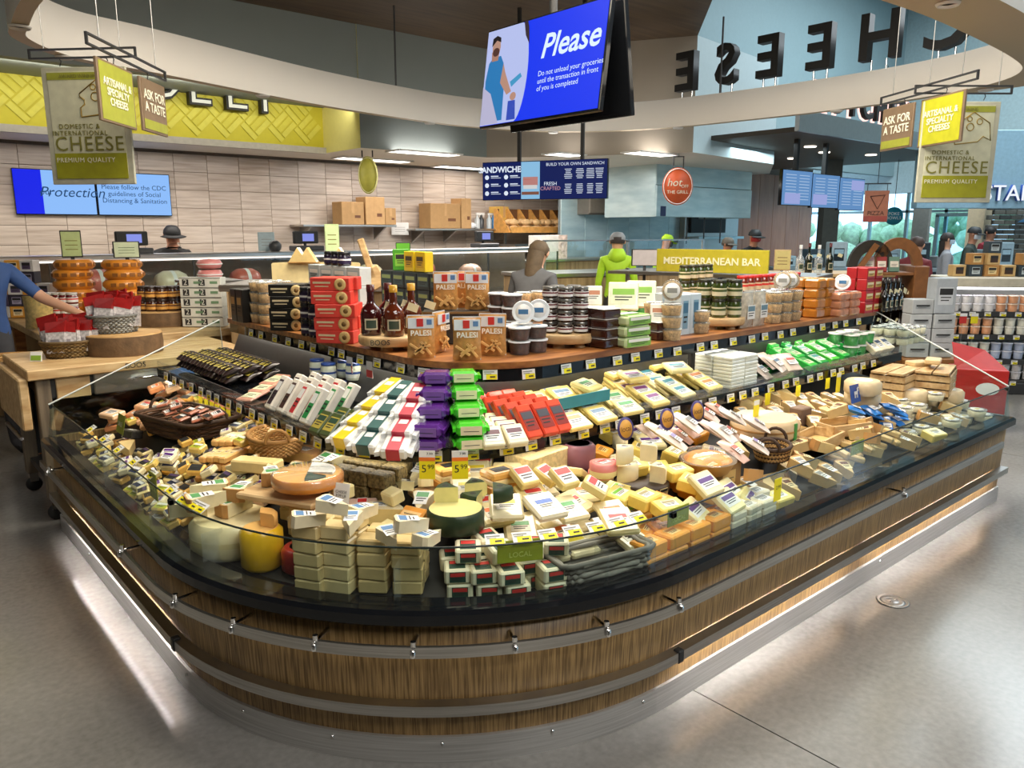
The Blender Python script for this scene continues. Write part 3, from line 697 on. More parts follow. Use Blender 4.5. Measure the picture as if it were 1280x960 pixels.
def sat(p, q, sh=.80):
    dx, dy = q[0]-p[0], q[1]-p[1]
    if dx*dx+dy*dy > (p[8]+q[8])**2*sh*sh: return False
    for c, s_ in ((p[2], p[3]), (-p[3], p[2]), (q[2], q[3]), (-q[3], q[2])):
        d = abs(dx*c+dy*s_); e = 0
        for o in (p, q): e += o[4]*abs(o[2]*c+o[3]*s_)+o[5]*abs(-o[3]*c+o[2]*s_)
        if d >= e*sh: return False
    return True
def support(surf, x, y, rz, a, b2, dz=0.):
    z = {deck: deck_z(inset(x, y)), mid: MIDZ+.004, top: TOPZ}[surf] if surf in (deck, mid, top) else 0
    if surf is deck:
        for u_, v_ in ((a, b2), (a, -b2), (-a, b2), (-a, -b2)):
            X_ = x+.9*(u_*math.cos(rz)-v_*math.sin(rz)); Y_ = y+.9*(u_*math.sin(rz)+v_*math.cos(rz)); z = max(z, deck_z(inset(X_, Y_)))
    me = (x, y, math.cos(rz), math.sin(rz), a, b2, 0, 0, math.hypot(a, b2)); r = me[8]
    for i in range(int((x-r)//.1), int((x+r)//.1)+1):
        for j in range(int((y-r)//.1), int((y+r)//.1)+1):
            for q in BINS.get((i, j), ()):
                if q[7] > z and q[6] < z+dz+.30 and sat(me, q): z = q[7]
    return z
def capz(surf, p, f, a, b2, dz):
    z = support(surf, p.x, p.y, f, a, b2)
    if surf is deck:
        b0 = deck_z(inset(p.x, p.y))
        if z > b0+dz+.05: CAPPED[0] = True; z = b0+dz
        else: CAPPED[0] = False
    return z
CAPPED = [False]
def one(k, label, surf, px, py, rz=0., dz=0., tilt=0., group=None, ry=0., free=False):
    """a single thing dropped on the pile so that its middle shows at photo pixel (px,py)"""
    ct, st = math.cos(tilt), abs(math.sin(tilt)); b2 = (k.d[1]*ct+k.d[2]*st)/2; a = k.d[0]/2; H_ = k.d[1]*st+k.d[2]*ct
    d = ray(px, py); t = 1.2/FOC; mg = .045+min(a, b2)
    while t < 8/FOC:
        p = CAM+d*t
        if p.z < 1.45:
            f = facing(p.x, p.y)+rz
            if surf is not deck or inset(p.x, p.y) > mg:
                z = capz(surf, p, f, a, b2, dz)
                if p.z-H_/2 <= z: break
            elif p.z-H_/2 < .50: break
        t += .012/FOC
    if surf is deck:
        i_ = inset(p.x, p.y)
        if i_ < mg:
            o = Vector((math.sin(facing(p.x, p.y)), -math.cos(facing(p.x, p.y)), 0)); p = p-o*(mg-i_+.005)
            f = facing(p.x, p.y)+rz
        p.y = max(p.y, 1.555+mg); p.x = min(p.x, XE-.05-max(a, b2)); p.y = min(p.y, YE-.08-max(a, b2))
        z = capz(surf, p, f, a, b2, dz)
    if free and surf is deck and CAPPED[0]: return None
    reg(p.x, p.y, f, a, b2, z, z+H_)
    ob = k.put(label, group, (p.x, p.y, z+k.d[1]/2*st), leanrot(f, tilt, ry))
    if surf is deck: DYN.append([p.x, p.y, f, a, b2, z, z+H_, ob, p.x, p.y, mg])
    return ob
def fill(kits, labels, group, pts, tilt=.25, spin=.6):
    """extra pieces only where the deck is still bare"""
    for n_, (px, py) in enumerate(pts):
        c = n_ % len(kits); k = kits[c]; p = deck(px, py, k.h/2); f = facing(p.x, p.y)+J(spin)
        b2 = (k.d[1]*math.cos(tilt)+k.d[2]*math.sin(tilt))/2; a = k.d[0]/2; H_ = k.d[1]*math.sin(tilt)+k.d[2]*math.cos(tilt)
        if inset(p.x, p.y) < .05+b2 or p.x > XE-.1 or p.y > YE-.15: continue
        z = support(deck, p.x, p.y, f, a*.8, b2*.8)
        if z > deck_z(inset(p.x, p.y))+.06: continue
        reg(p.x, p.y, f, a, b2, z, z+H_); ob = k.put(labels[c], group, (p.x, p.y, z+k.d[1]/2*math.sin(tilt)), leanrot(f, tilt)); DYN.append([p.x, p.y, f, a, b2, z, z+H_, ob, p.x, p.y, .05+b2])

# colours
CREAM, PALE, ORANGE, GOLD, BUTTER = cheese('#efd98c'), cheese('#f2e4ba'), cheese('#f0942e'), cheese('#f2c448'), cheese('#f3dc7c')
TAN, RIND, REDW, YELW = cheese('#dcc08a'), P('#b98a50', .55, bump=.3), cheese('#c5342c', .3), cheese('#f2bf1c', .3, .5)
GRN, PUR, RED, BLU, TEAL, NAVY, PINK, LIME = P('#3d9a48', .4), P('#5a2b7d', .35), P('#d23a35', .4), P('#2f62b8', .4), P('#3f8f8c', .4), P('#1d2b55', .4), P('#e58c86', .4), P('#7bd23a', .35)
BROWN_ = P('#6a3f22', .5); GREY_ = P('#8a8a86', .5); DKG = P('#2d4a3a', .45); ORG = P('#ee7a2a', .4)
WICK1, WICK2 = P('#5b3d25', .7, var=.3), P('#3f2917', .7, var=.3)
WICK3, WICK4 = P('#c39a5e', .7, var=.25), P('#a97c42', .7, var=.25)

# ------------------------------------------------------------------- DECK, round front
K = {}
chunk = block('cheese_block', (.098, .07, .046), cheese('#d6be84'), None, ch=.005)
chunk2 = block('cheese_block', (.098, .07, .046), cheese('#e3cf98'), None, ch=.005)
gl = 'pale tan cheese block in the brick-like stack behind the front glass'
for (px, n) in ((392, 5), (426, 5), (470, 4), (512, 4)):
    kk = chunk if px % 3 else chunk2
    grid(kk, gl, 'stacked tan cheese blocks', deck, px, 738, 1, 2, .1, .085, n, .0475, jr=R(5), jit=.003)
wl = wedge('cheese_wedge', .11, .07, .04, cheese('#e6d9b4'), (WH, P('#5b86b4', .4)), lw=.62)
for px, py, dz, rz in ((386, 668, .24, 2.2), (418, 664, .24, 1.4), (455, 655, .195, 2.6), (488, 672, .195, .6), (514, 670, .195, 1.9), (440, 676, .24, .3), (536, 676, .195, 2.5)):
    one(wl, 'white cheese wedge with blue and white label lying on the tan block stack', deck, px, py, rz, dz, .12, 'blue labelled wedges on the tan stack')
cube = block('cheese_block', (.07, .06, .05), cheese('#eadb9e'), None)
gl = 'small cream cheese cube stacked beside the yellow wax wheel'
grid(cube, gl, 'cream cubes by the yellow wheel', deck, 383, 672, 2, 2, .072, .062, 3, .051)
# cream wheel with wedges on top, yellow wax wheel, red wheel
big = Kit('round_cheese', MB().wheel(.15, .13, cheese('#e4d6a6', .5), 0, 2*math.pi, 36, ch=.02), 'cheese', [('rind_band', MB().lathe([(.1505, .055), (.1505, .075)], cheese('#d8c890', .5), 36))]); big.d = (.3, .3, .13); big.h = .13
b1 = one(big, 'large cream cheese wheel under green labelled wedges', deck, 268, 680)
wg = wedge('cheese_wedge', .14, .085, .05, cheese('#e9ddb0'), (WH, P('#4f9a55', .4)), RIND, .6)
for i, (px, py, rz) in enumerate(((238, 640, -.9), (270, 640, -.2), (295, 632, .1), (322, 628, .5), (340, 612, 1.2), (300, 604, 2.4), (262, 612, 2.9))):
    one(wg, 'cream cheese wedge with green label fanned over the large cream wheel', deck, px, py, rz+math.pi, .135, 0, 'green labelled wedges over the cream wheel')
yw = Kit('round_cheese', MB().wheel(.075, .15, YELW, 0, 2*math.pi, 30, ch=.015, top=cheese('#f0c070')), 'cheese', [('cut_piece', MB().wheel(.06, .05, cheese('#f3b968'), .2, 2.4, 12, T=TR((0, .0, .151))))]); yw.d = (.15, .15, .15); yw.h = .15
one(yw, 'tall yellow wax cheese wheel with an orange cut piece on top', deck, 331, 684)
rw = Kit('round_cheese', MB().wheel(.07, .09, REDW, 0, 2*math.pi, 26, ch=.012), 'cheese', [('label', MB().lathe([(.04, .0905), (.0001, .0905)], WH, 18))]); rw.d = (.14, .14, .09); rw.h = .09
one(rw, 'red wax cheese wheel half hidden behind the yellow wheel', deck, 366, 694)
# white printed boxes at the centre
wb1 = block('cheese_box', (.085, .085, .05), P('#efe6c4', .4), (DKG, RED), 'both', .62, .7)
for px, n in ((575, 2), (611, 2), (650, 2), (690, 2)):
    grid(wb1, 'cream square cheese pack with dark green label by the local sign', 'dark labelled square packs', deck, px, 742, 1, 2, .1, .098, n, .052, jr=R(4))
for px, py, dz in ((585, 690, .105), (621, 672, .155), (664, 684, .105), (625, 690, .105), (694, 680, .105)):
    one(wb1, 'cream square cheese pack with dark green label by the local sign', deck, px, py, J(.4), dz, .1, 'dark labelled square packs')
# green black wheel with cut wedges on top
gw = Kit('round_cheese', MB().wheel(.1, .075, P('#26361f', .4, bump=.4, var=.4), 0, 2*math.pi, 30, top=cheese('#d8d08a')), 'cheese'); gw.d = (.2, .2, .075); gw.h = .075
one(gw, 'dark green rind cheese wheel carrying cut wedges', deck, 594, 662, 0, .03)
pc = Kit('cheese_wedge', MB().wheel(.085, .055, P('#2b3d22', .4), -.5, .5, 8, cheese('#e2d98c')), 'cheese', [('label', MB().lathe([(.012, .0555), (.0001, .0556)], INK, 10, (.05, 0, 0)))]); pc.d = (.08, .08, .055); pc.h = .055
for px, py, rz in ((573, 636, 3.4), (596, 640, 4.6), (616, 634, 5.8), (592, 624, 1.4)):
    one(pc, 'dark rind cut wedge sitting on the dark green wheel', deck, px, py, rz-math.pi/2+.8, .107, 0, 'cut wedges on the dark green wheel')
# orange packs
op = block('cheese_block', (.10, .075, .032), cheese('#f0a545', .3, .6), (cheese('#f6cf92'), None), 'top', .8, .3)
grid(op, 'orange cheese slab with pale printed stripes leaning on the pile', 'orange slabs', deck, 533, 672, 1, 3, .1, .07, 1, None, .5, rz=-.5, dz=.03)
hw = Kit('round_cheese', MB().wheel(.10, .06, cheese('#efe3bd'), 0, math.pi, 18, cheese('#f5d98c')), 'cheese', [('label', lab(.06, .04, WH, P('#7a8fae', .4), TR((0, .05, .061)))), ('rind_band', MB().lathe([(.101, .02), (.101, .04)], TAN, 18, a0=0, a1=math.pi))]); hw.d = (.2, .1, .06); hw.h = .06
one(hw, 'white half wheel of soft cheese with yellow cut face', deck, 478, 648, .2, .08)
sign_w = lambda nm, lb, px, py, w_, h_, mats, surf=deck, dz=.0, lean=-.25, stake=.10, txt=None, ts=.02, cat='sign', shelf_face=None: None
def card(name, label, surf, px, py, w_, h_, bg, ac=None, dz=0., stake=.08, txt=None, ts=.02, tm=None, group=None, rnd_=False, rz=0.):
    """small sign on a stake; (px,py) is the centre of the card"""
    c = surf(px, py, dz+stake+h_/2); z0 = c.z-stake-h_/2; f = facing(c.x, c.y)
    t = thing(name, label, 'sign', (c.x, c.y, z0), f+rz, group)
    if rnd_:
        link('card', MB().lathe([(.0001, -.0015), (w_/2, -.0015), (w_/2, .0015), (.0001, .0015)], bg, 22, T=TR((0, 0, stake+h_/2), R(78))).mesh('card'), t)
        if ac: link('card_face', MB().lathe([(w_*.39, .0017), (w_*.39, .003), (.0001, .003)], ac, 22, T=TR((0, 0, stake+h_/2), R(78))).mesh('card_face'), t)
    else:
        link('card', MB().box((0, 0, 0), (w_, .002, h_), bg, TR((0, 0, stake+h_/2), R(-12))).mesh('card'), t)
        if ac: link('card_face', MB().box((0, -.0015, 0), (w_*.8, .001, h_*.55), ac, TR((0, 0, stake+h_/2), R(-12))).mesh('card_face'), t)
    if txt: put_text(txt, t, (0, -.004, stake+h_/2), (R(78), 0, 0), ts, tm or INK)
    link('stake', MB().tube([(0, .002, 0), (0, .002, stake+.01)], .0025, CLEAR, 5).mesh('stake'), t)
    return t
card('price_card', 'white price card standing among the soft white cheeses', deck, 427, 617, .065, .075, PAPER, None, .1, .05, 'CHEESE\n8.99 LB', .014)
card('price_card', 'white price card with barcode before the half wheel', deck, 437, 647, .06, .05, PAPER, None, .1, .04, '7.49', .018)
# peppered blocks, marbled pink packs
pp = block('cheese_block', (.085, .075, .055), P('#73633c', .6, var=.9, scale=90., bump=.5), None)
grid(pp, 'dark pepper coated cheese block stacked behind the price card', 'pepper coated blocks', deck, 454, 622, 3, 2, .09, .08, 2, None, 0, dz=.03)
grid(pp, 'dark pepper coated cheese block stacked behind the price card', 'pepper coated blocks', deck, 500, 606, 1, 1, .09, .08, 2)
mk = block('cheese_block', (.11, .075, .04), cheese('#e8c6b4'), (WH, RED), 'top', .35, .9)
grid(mk, 'pinkish marbled cheese block with red striped wrapper', 'pink marbled blocks', deck, 398, 655, 2, 1, .115, .08, 2, None, 0, dz=.04)
# boards with layered orange cheese
bd = Kit('serving_board', MB().cbox((0, 0, .012), (.46, .15, .024), MAPLE, .006), 'board', [('foot', MB().cbox((s_*.18, 0, -.012), (.03, .12, .024), MAPLE, .004)) for s_ in (-1, 1)]); bd.d = (.46, .15, .024); bd.h = .024
one(bd, 'long wooden serving board under the layered orange cheese', deck, 584, 612, .35, .0)
lay = Kit('cheese_block', MB().cbox((0, 0, .02), (.13, .10, .04), cheese('#f1b45a'), .008).cbox((0, 0, .05), (.13, .10, .022), cheese('#f6dfa0'), .004).cbox((0, 0, .075), (.13, .10, .03), cheese('#f1b45a'), .008), 'cheese', [('label', lab(.07, .05, INK, None, TOPF(.09), 1))]); lay.d = (.13, .1, .09); lay.h = .09
one(lay, 'yellow layered cheese block behind the five ninety-nine tags', deck, 562, 597, .5, .03)
one(lay, 'orange and yellow layered cheese block with dark label', deck, 626, 604, .25, .03)
sw = wedge('cheese_wedge', .085, .06, .035, cheese('#f0e2a8'), (WH, BLU), lw=.7)
for px, py, rz in ((507, 608, .4), (522, 608, .5), (552, 602, .7)):
    one(sw, 'small wedge with bright blue label leaning on the board', deck, px, py, rz+2.6, .03, .35, 'blue labelled wedges on the board')
# large speckled block and red labelled wedges, wheels
sp = block('cheese_block', (.26, .15, .10), P('#e0c890', .5, var=.28, scale=60.), (BROWN_, None), 'top', .25, .3)
one(sp, 'big speckled tan cheese block with brown label', deck, 668, 578, .15, .06)
pw = Kit('round_cheese', MB().wheel(.075, .11, P('#8d5a62', .5), 0, 2*math.pi, 26, ch=.014, top=P('#3c2a36', .4)), 'cheese', [('top_label', MB().lathe([(.05, .111), (.0001, .111)], GREY_, 18))]); pw.d = (.15, .15, .11); pw.h = .11
one(pw, 'mauve rind tall cheese wheel under the middle shelf', deck, 722, 570, 0, .03)
rl = block('cheese_wedge', (.085, .10, .035), CREAM, (WH, RED), 'top', .85, .8)
for px, py, rz, dz in ((652, 604, .2, .09), (682, 610, .5, .09), (706, 596, .1, .12), (722, 610, .7, .09), (742, 598, 2, .07)):
    one(rl, 'cream cheese piece with red label before the speckled block', deck, px, py, rz, dz, .5, 'red labelled pieces')
rd = Kit('round_cheese', MB().wheel(.055, .06, cheese('#ead9a0'), 0, 2*math.pi, 24, ch=.01), 'cheese', [('wrapper', MB().lathe([(.0555, .03), (.0555, .058), (.04, .0608), (.0001, .0608)], PINK, 24)), ('label', lab(.05, .04, WH, RED, TOPF(.061)))]); rd.d = (.11, .11, .06); rd.h = .06
for dz in (.0, .062): one(rd, 'round soft cheese with pink wrapper in a stack of two', deck, 757, 604-dz*260, 0, dz, 0, 'pink wrapped rounds')
hf = Kit('cheese_wedge', MB().wheel(.07, .07, PALE, 0, 1.6, 8, cheese('#f2e6bc')), 'cheese', [('label', lab(.03, .03, WH, GREY_, TR((.03, .03, .0705), 0, 0, .8)))]); hf.d = (.09, .09, .07); hf.h = .07
db = Kit('serving_board', MB().lathe([(.11, 0), (.115, .01), (.115, .03), (.11, .04), (.0001, .04)], P('#3a2d22', .5), 26), 'board', [('label', lab(.05, .03, P('#c9bf8a', .5), INK, FRONT(-.115, .02)))]); db.d = (.23, .23, .04); db.h = .04
one(db, 'round dark board under the pale quarter wheels', deck, 790, 612, 0, .0)
for px, py, dz, rz in ((775, 590, .05, 3.6), (808, 592, .05, 5.0), (770, 566, .12, 3.9), (800, 566, .12, 5.1), (785, 552, .12, 2.3)):
    one(hf, 'pale quarter wheel stacked on the dark board near the round signs', deck, px, py, rz, dz, 0, 'pale quarter wheels')
pass
# clear packs spread over the front, grey basket, front tags
cp = pillow('cheese_pack', .13, .16, .035, glass_mat('hazy_pack', (.95, .95, .93), rough=.12, milky=.45, milk=(.86, .85, .78)), None, None, 'cheese', False, None)
cpk = []
for i, (hx, ac) in enumerate((('#e6d8a4', ORG), ('#e2d6ac', P('#e8d23a', .4)), ('#ebdcac', GRN), ('#e8d492', RED), ('#e4dab8', BLU))):
    k = block('cheese_pack', (.12, .14, .026), cheese(hx, .3, .7), (P('#e8e2d0', .4), ac), 'top', .6, .42, .008); cpk.append(k)
spots = [(640, 655, 0), (668, 640, 4), (690, 662, 1), (712, 645, 3), (735, 660, 2), (648, 632, 1), (705, 628, 2), (745, 640, 0), (770, 655, 3), (672, 622, 3), (722, 676, 0), (672, 668, 2), (760, 672, 0)]
for n_, (px, py, c) in enumerate(spots):
    one(cpk[c], 'clear wrapped white cheese pack with %s label in the fanned pile behind the grey basket' % ('orange', 'yellow', 'green', 'red', 'blue')[c], deck, px, py, J(.4), .05+.02*(n_ % 3), .3, 'clear wrapped packs')
gb = basket('wire_basket', .19, .075, .085, P('#8a8378', .5, var=.2), P('#6d675d', .5, var=.2), False, .9, rows=5, n=16, flat=True)
one(gb, 'grey woven tray basket against the front glass', deck, 748, 700, 0, .02)
grid(cpk[1], 'clear wrapped white cheese pack with yellow label inside the grey tray basket', 'packs in the grey tray', deck, 745, 704, 3, 1, .115, .1, 2, .03, .2, dz=.03)
# ------------------------------------------------------------------- DECK, right wing
yb = block('cheese_block', (.12, .085, .05), cheese('#f0d56a'), (WH, P('#9a8f5c', .4)), 'top', .5, .5)
yo = block('cheese_block', (.12, .085, .05), cheese('#f2a22e'), (cheese('#f6d08a'), P('#a06a30', .4)), 'top', .5, .5)
yg = block('cheese_block', (.12, .10, .045), cheese('#efdc7a'), (WH, P('#7cc240', .4)), 'top', .7, .4)
lb_ = 'yellow cheese block with white label in the tumbled pile right of the round front'
for px, py, k, dz in ((760, 628, yg, .05), (795, 622, yg, .05), (772, 645, yg, .07), (808, 646, yb, .10), (840, 640, yb, .12), (830, 622, yo, .08), (862, 612, yo, .1), (880, 630, yo, .07), (866, 650, yo, .05), (846, 668, yo, .03), (888, 604, yb, .1), (905, 622, yb, .1), (824, 676, yo, .02), (900, 650, yo, .03), (925, 640, yb, .04), (870, 598, yb, .1)):
    nm = {id(yb): 'plain yellow cheese block with white label', id(yo): 'orange cheese block with pale label', id(yg): 'pale yellow cheese block with green striped label'}[id(k)]
    one(k, nm+' in the tumbled right wing pile', deck, px, py, J(.5), dz, .15, nm+'s')
grid(yo, 'orange cheese block stacked low against the right front glass', 'orange blocks at the glass', deck, 872, 702, 4, 1, .13, .1, 2)
# purple and white labelled packs
pb = block('cheese_pack', (.13, .11, .028), cheese('#efe2a6'), (WH, PUR), 'top', .8, .5)
for px, py, dz in ((880, 610, .13), (908, 634, .08), (884, 636, .07), (925, 622, .07), (900, 665, .03), (940, 650, .03)):
    one(pb, 'cream cheese pack with purple and white label leaning on yellow blocks', deck, px, py, .3+J(.3), dz, .6, 'purple labelled packs')
grid(block('cheese_pack', (.10, .08, .03), cheese('#e7dcc0'), (WH, GREY_), 'top'), 'white labelled pack stacked near the right glass', 'white packs at the right glass', deck, 945, 660, 3, 2, .11, .09, 3)
# white and pink wrapped salami-like packs
pk = [pillow('cheese_pack', .075, .15, .04, P(h, .3, coat=.5, var=.15), (WH, a), None, 'cheese', False) for h, a in (('#eed5c8', RED), ('#f2e2d6', P('#8d7fb0', .4)), ('#e9c0ae', P('#c9695a', .4)), ('#f3ebe2', GREY_))]
for i, (px, py) in enumerate(((800, 548), (822, 552), (845, 545), (865, 552), (880, 538), (838, 562), (858, 535), (900, 548), (915, 538), (925, 556), (893, 526), (912, 524), (878, 520), (940, 546), (905, 565))):
    c = i % 4
    one(pk[c], ('pink wrapped cheese pack with red label', 'white wrapped pack with lilac label', 'salmon pink pack with red-brown label', 'white wrapped pack with grey label')[c]+' piled behind the round signs', deck, px, py, .4+J(.4), .08+.03*(i % 2), .5, 'pink and white wrapped packs')
# shrink wrapped orange dish and carton
dish = Kit('wrapped_dish', MB().lathe([(.09, 0), (.12, .05), (.125, .055), (.0001, .05)], P('#b78a52', .5), 24), 'dish', [('filling', MB().lathe([(.11, .05), (.08, .075), (.0001, .085)], P('#e8983a', .4, var=.4), 20)), ('wrap', MB().lathe([(.125, .055), (.11, .085), (.05, .105), (.0001, .105)], CLEAR, 24))]); dish.d = (.25, .25, .1); dish.h = .1
DISH_ = lambda: one(dish, 'plastic wrapped dish of orange cheese on a brown carton', deck, 885, 575, 0, .12)
cartn = block('carton', (.19, .15, .12), P('#8d6a3e', .6), (P('#c9a86a', .6), None), 'front', .5, .5, cat='carton')
one(cartn, 'brown carton holding up the wrapped orange dish', deck, 893, 596, 0, .0); DISH_()
# big tan wheel with green band and pieces on it
tw = Kit('round_cheese', MB().wheel(.17, .10, cheese('#dcbf94', .45), 0, 2*math.pi, 36, ch=.02, top=cheese('#e8cfa6')), 'cheese', [('green_band', MB().box((0, -.171, .05), (.022, .006, .085), GRN)), ('rind_ridge', MB().lathe([(.1715, .045), (.173, .05), (.1715, .055)], RIND, 36))]); tw.d = (.34, .34, .1); tw.h = .1
one(tw, 'huge tan cheese wheel with a green band on the right wing', deck, 955, 534, 0, .03)
one(block('cheese_slab', (.16, .10, .02), PALE, None), 'flat pale cheese slab on the huge tan wheel', deck, 975, 508, .2, .135)
brick = block('cheese_block', (.10, .08, .10), P('#7b6250', .6), None); one(brick, 'brown cheese block behind the huge tan wheel', deck, 1000, 520, 0, .05)
# wicker baskets with handles, tan wedges
wb2 = basket('wicker_basket', .11, .08, .07, WICK3, WICK2, True, .8)
one(wb2, 'small brown wicker basket with hoop handle among tan wedges', deck, 960, 562, .4, .05)
tws = [wedge('cheese_wedge', .12, .075, .05, cheese(h), lb2, RIND, .55) for h, lb2 in (('#d9bb82', (P('#e7d7a6', .5), BROWN_)), ('#e2c88c', None), ('#cfae74', (WH, GREY_)))]
def scat(kits, labels, group, pts, dz=(.03, .1), tilt=.3, spin=3.1):
    for i, (px, py) in enumerate(pts):
        c = i % len(kits); one(kits[c], labels[c] if isinstance(labels, (list, tuple)) else labels, deck, px, py, J(spin), JR.uniform(*dz), tilt, group, free=True)
def lattice(x0, x1, n, y0, y1, m_, slope=0., j=3):
    return [(x0+(x1-x0)*(i+.5)/n+J(j), y0+(y1-y0)*(q+.5)/m_+slope*((x1-x0)*(i+.5)/n)+J(j*.5)) for q in range(m_) for i in range(n)]
TL = ['tan cheese wedge with brown label in the wicker basket corner', 'plain golden tan wedge among the wicker baskets', 'tan wedge with white label among the wicker baskets']
scat(tws, TL, 'tan wedges', lattice(915, 1010, 4, 568, 620, 3, -.2), (.03, .08))
scat(tws, TL, 'tan wedges', lattice(985, 1110, 6, 545, 590, 3, -.32), (.02, .08))
sticks = block('cheese_stick', (.03, .09, .03), cheese('#dcbc80'), None)
for px, py in lattice(1035, 1120, 8, 545, 590, 3, -.35): one(sticks, 'short tan cheese stick in the pile at the right glass', deck, px, py, J(.6), .03+.03*JR.random(), .2, 'cheese sticks')
tray = Kit('wooden_tray', MB().box((0, 0, .006), (.26, .16, .012), WICK4).box((0, -.08, .03), (.26, .012, .06), MAPLE).box((0, .08, .03), (.26, .012, .06), MAPLE).box((-.13, 0, .03), (.012, .16, .06), MAPLE).box((.13, 0, .03), (.012, .16, .06), MAPLE), 'tray', [('lining', MB().box((0, 0, .014), (.24, .14, .004), P('#c9a86a', .6)))]); tray.d = (.26, .16, .06); tray.h = .06
one(tray, 'shallow wooden tray of wrapped wedges before the blue packs', deck, 1015, 548, .1, .04)
one(tray, 'shallow wooden tray leaning under the goat sign', deck, 1050, 532, -.3, .05)
scat([tws[0], tws[1]], ['tan wedge with brown label in a wooden tray', 'plain tan wedge in a wooden tray'], 'tan wedges in trays', [(1003, 540), (1028, 540), (1045, 522), (1060, 528), (1078, 545), (1090, 556)], (.07, .11))
lw_ = Kit('round_cheese', MB().wheel(.10, .08, cheese('#e9d2a8'), 0, 2*math.pi, 26, ch=.014), 'cheese', [('label', MB().lathe([(.05, .0805), (.0001, .0806)], WH, 16))]); lw_.d = (.2, .2, .08); lw_.h = .08
for dz, py in ((0, 512), (.082, 497)): one(lw_, 'pale tan wheel stacked in pair behind the blue goat sign', deck, 1078, py-8, 0, dz+.03, 0, 'paired tan wheels')
one(lw_, 'pale tan wheel beside the wooden crate', deck, 1138, 492, 0, .05)
bp_ = pillow('cheese_pack', .07, .11, .04, P('#2f7fd2', .25, coat=.6, var=.3), (WH, None), None, 'cheese', False)
for px, py in ((1065, 518), (1080, 512), (1094, 506), (1108, 512), (1078, 527), (1096, 522), (1114, 526), (1124, 518), (1100, 532)): one(bp_, 'crinkled bright blue foil cheese pack below the goat sign', deck, px, py, J(1.2), .05+.04*JR.random(), .3, 'blue foil packs')
t = card('goat_sign', 'blue square sign with white goat standing over blue packs', deck, 1069, 492, .11, .10, P('#2b4fa0', .4), None, .08, .06)
gm = MB().box((0, 0, .0), (.040, .001, .018), WH).box((.022, 0, .016), (.014, .001, .02), WH).box((.03, 0, .026), (.016, .001, .008), WH)
for gx in (-.016, -.008, .008, .016): gm.box((gx, 0, -.018), (.004, .001, .02), WH)
g_ = link('goat_emblem', gm.mesh('goat_emblem'), t); g_.location = (0, -.004, .115); g_.rotation_euler = (R(-12), 0, 0)
# tubs of soft cheese, crate at the far right end
tb = tub('cheese_tub', .055, .05, cheese('#eadfbe'), CLEAR, (WH, P('#c9b56a', .4)), .7)
for px, py in lattice(1125, 1245, 7, 508, 545, 3, -.30, 2): one(tb, 'clear round tub of cream cheese dip at the right wing end', deck, px, py+8, 0, .01, 0, 'clear tubs at the right end')
for px, py in lattice(1120, 1215, 5, 495, 520, 2, -.28, 2): one(tb, 'clear round tub of cream cheese dip at the right wing end', deck, px, py+2, 0, .062, 0, 'clear tubs at the right end')
crate = Kit('wooden_crate', MB().box((0, 0, .005), (.36, .2, .01), MAPLE), 'crate', [('slat', MB().box((0, sy*.1, .03+.045*i), (.36, .010, .035), MAPLE)) for sy in (-1, 1) for i in range(3)]+[('slat', MB().box((sx*.18, 0, .03+.045*i), (.010, .2, .035), MAPLE)) for sx in (-1, 1) for i in range(3)]+[('corner_post', MB().box((sx*.17, sy*.09, .075), (.02, .02, .15), P('#8a6a3e', .6))) for sx in (-1, 1) for sy in (-1, 1)]+[('lid_board', MB().box((0, -.05+.1*i, .155), (.40, .09, .012), MAPLE)) for i in range(2)]); crate.d = (.36, .2, .16); crate.h = .16
one(crate, 'wooden slat crate with board lid on the right wing', deck, 1140, 478, .1, .04)
one(crate, 'weathered wooden slat crate near the right end glass', deck, 1192, 470, .25, .04)
fl2 = block('cheese_slab', (.14, .09, .03), cheese('#dcc394'), None)
for px, py in ((1148, 458), (1166, 460)): one(fl2, 'flat tan cheese slab lying on the wooden crate', deck, px, py-4, J(.6), .20, 0, 'slabs on the crate')
for px, py in ((1205, 468), (1222, 474), (1212, 458)): one(lw_, 'pale round cheese stacked at the right end glass', deck, px, py, 0, .05+J(.03), 0, 'rounds at the right end')
# ------------------------------------------------------------------- DECK, left wing
wb3 = basket('wicker_basket', .26, .16, .10, WICK1, WICK2, True, .82, flat=True)
one(wb3, 'dark brown rectangular wicker basket of charcuterie packs', deck, 236, 530, .25, .04)
card('sale_card', 'olive green card reading sale beside ash coated blocks', deck, 151, 530, .13, .10, P('#8f9a2c', .5), None, .06, .06, 'SALE', .035, WH)
ow = Kit('round_cheese', MB().wheel(.13, .045, cheese('#e08f38', .4), 0, 2*math.pi, 32, top=cheese('#f0b866')), 'cheese', [('label', MB().wheel(.10, .002, WH, .3, 2.2, 10, T=TR((0, 0, .046)))), ('dark_label', MB().wheel(.10, .002, DKG, 5.4, 6.2, 6, T=TR((0, 0, .046)))), ('wrap', MB().lathe([(.132, .02), (.132, .046), (.12, .052), (.0001, .05)], CLEAR, 28))]); ow.d = (.26, .26, .05); ow.h = .05
rbd = Kit('serving_board', MB().cbox((0, 0, .012), (.34, .24, .024), MAPLE, .006), 'board', [('handle_hole', MB().lathe([(.015, .0242), (.012, .0246), (.0001, .0243)], WICK2, 12, (.14, 0, 0)))]); rbd.d = (.34, .24, .024); rbd.h = .024
one(rbd, 'wooden board under the orange wheel', deck, 388, 612, .2, .10)
one(ow, 'flat orange cheese wheel wrapped in clear film on a board', deck, 385, 598, 0, .14)
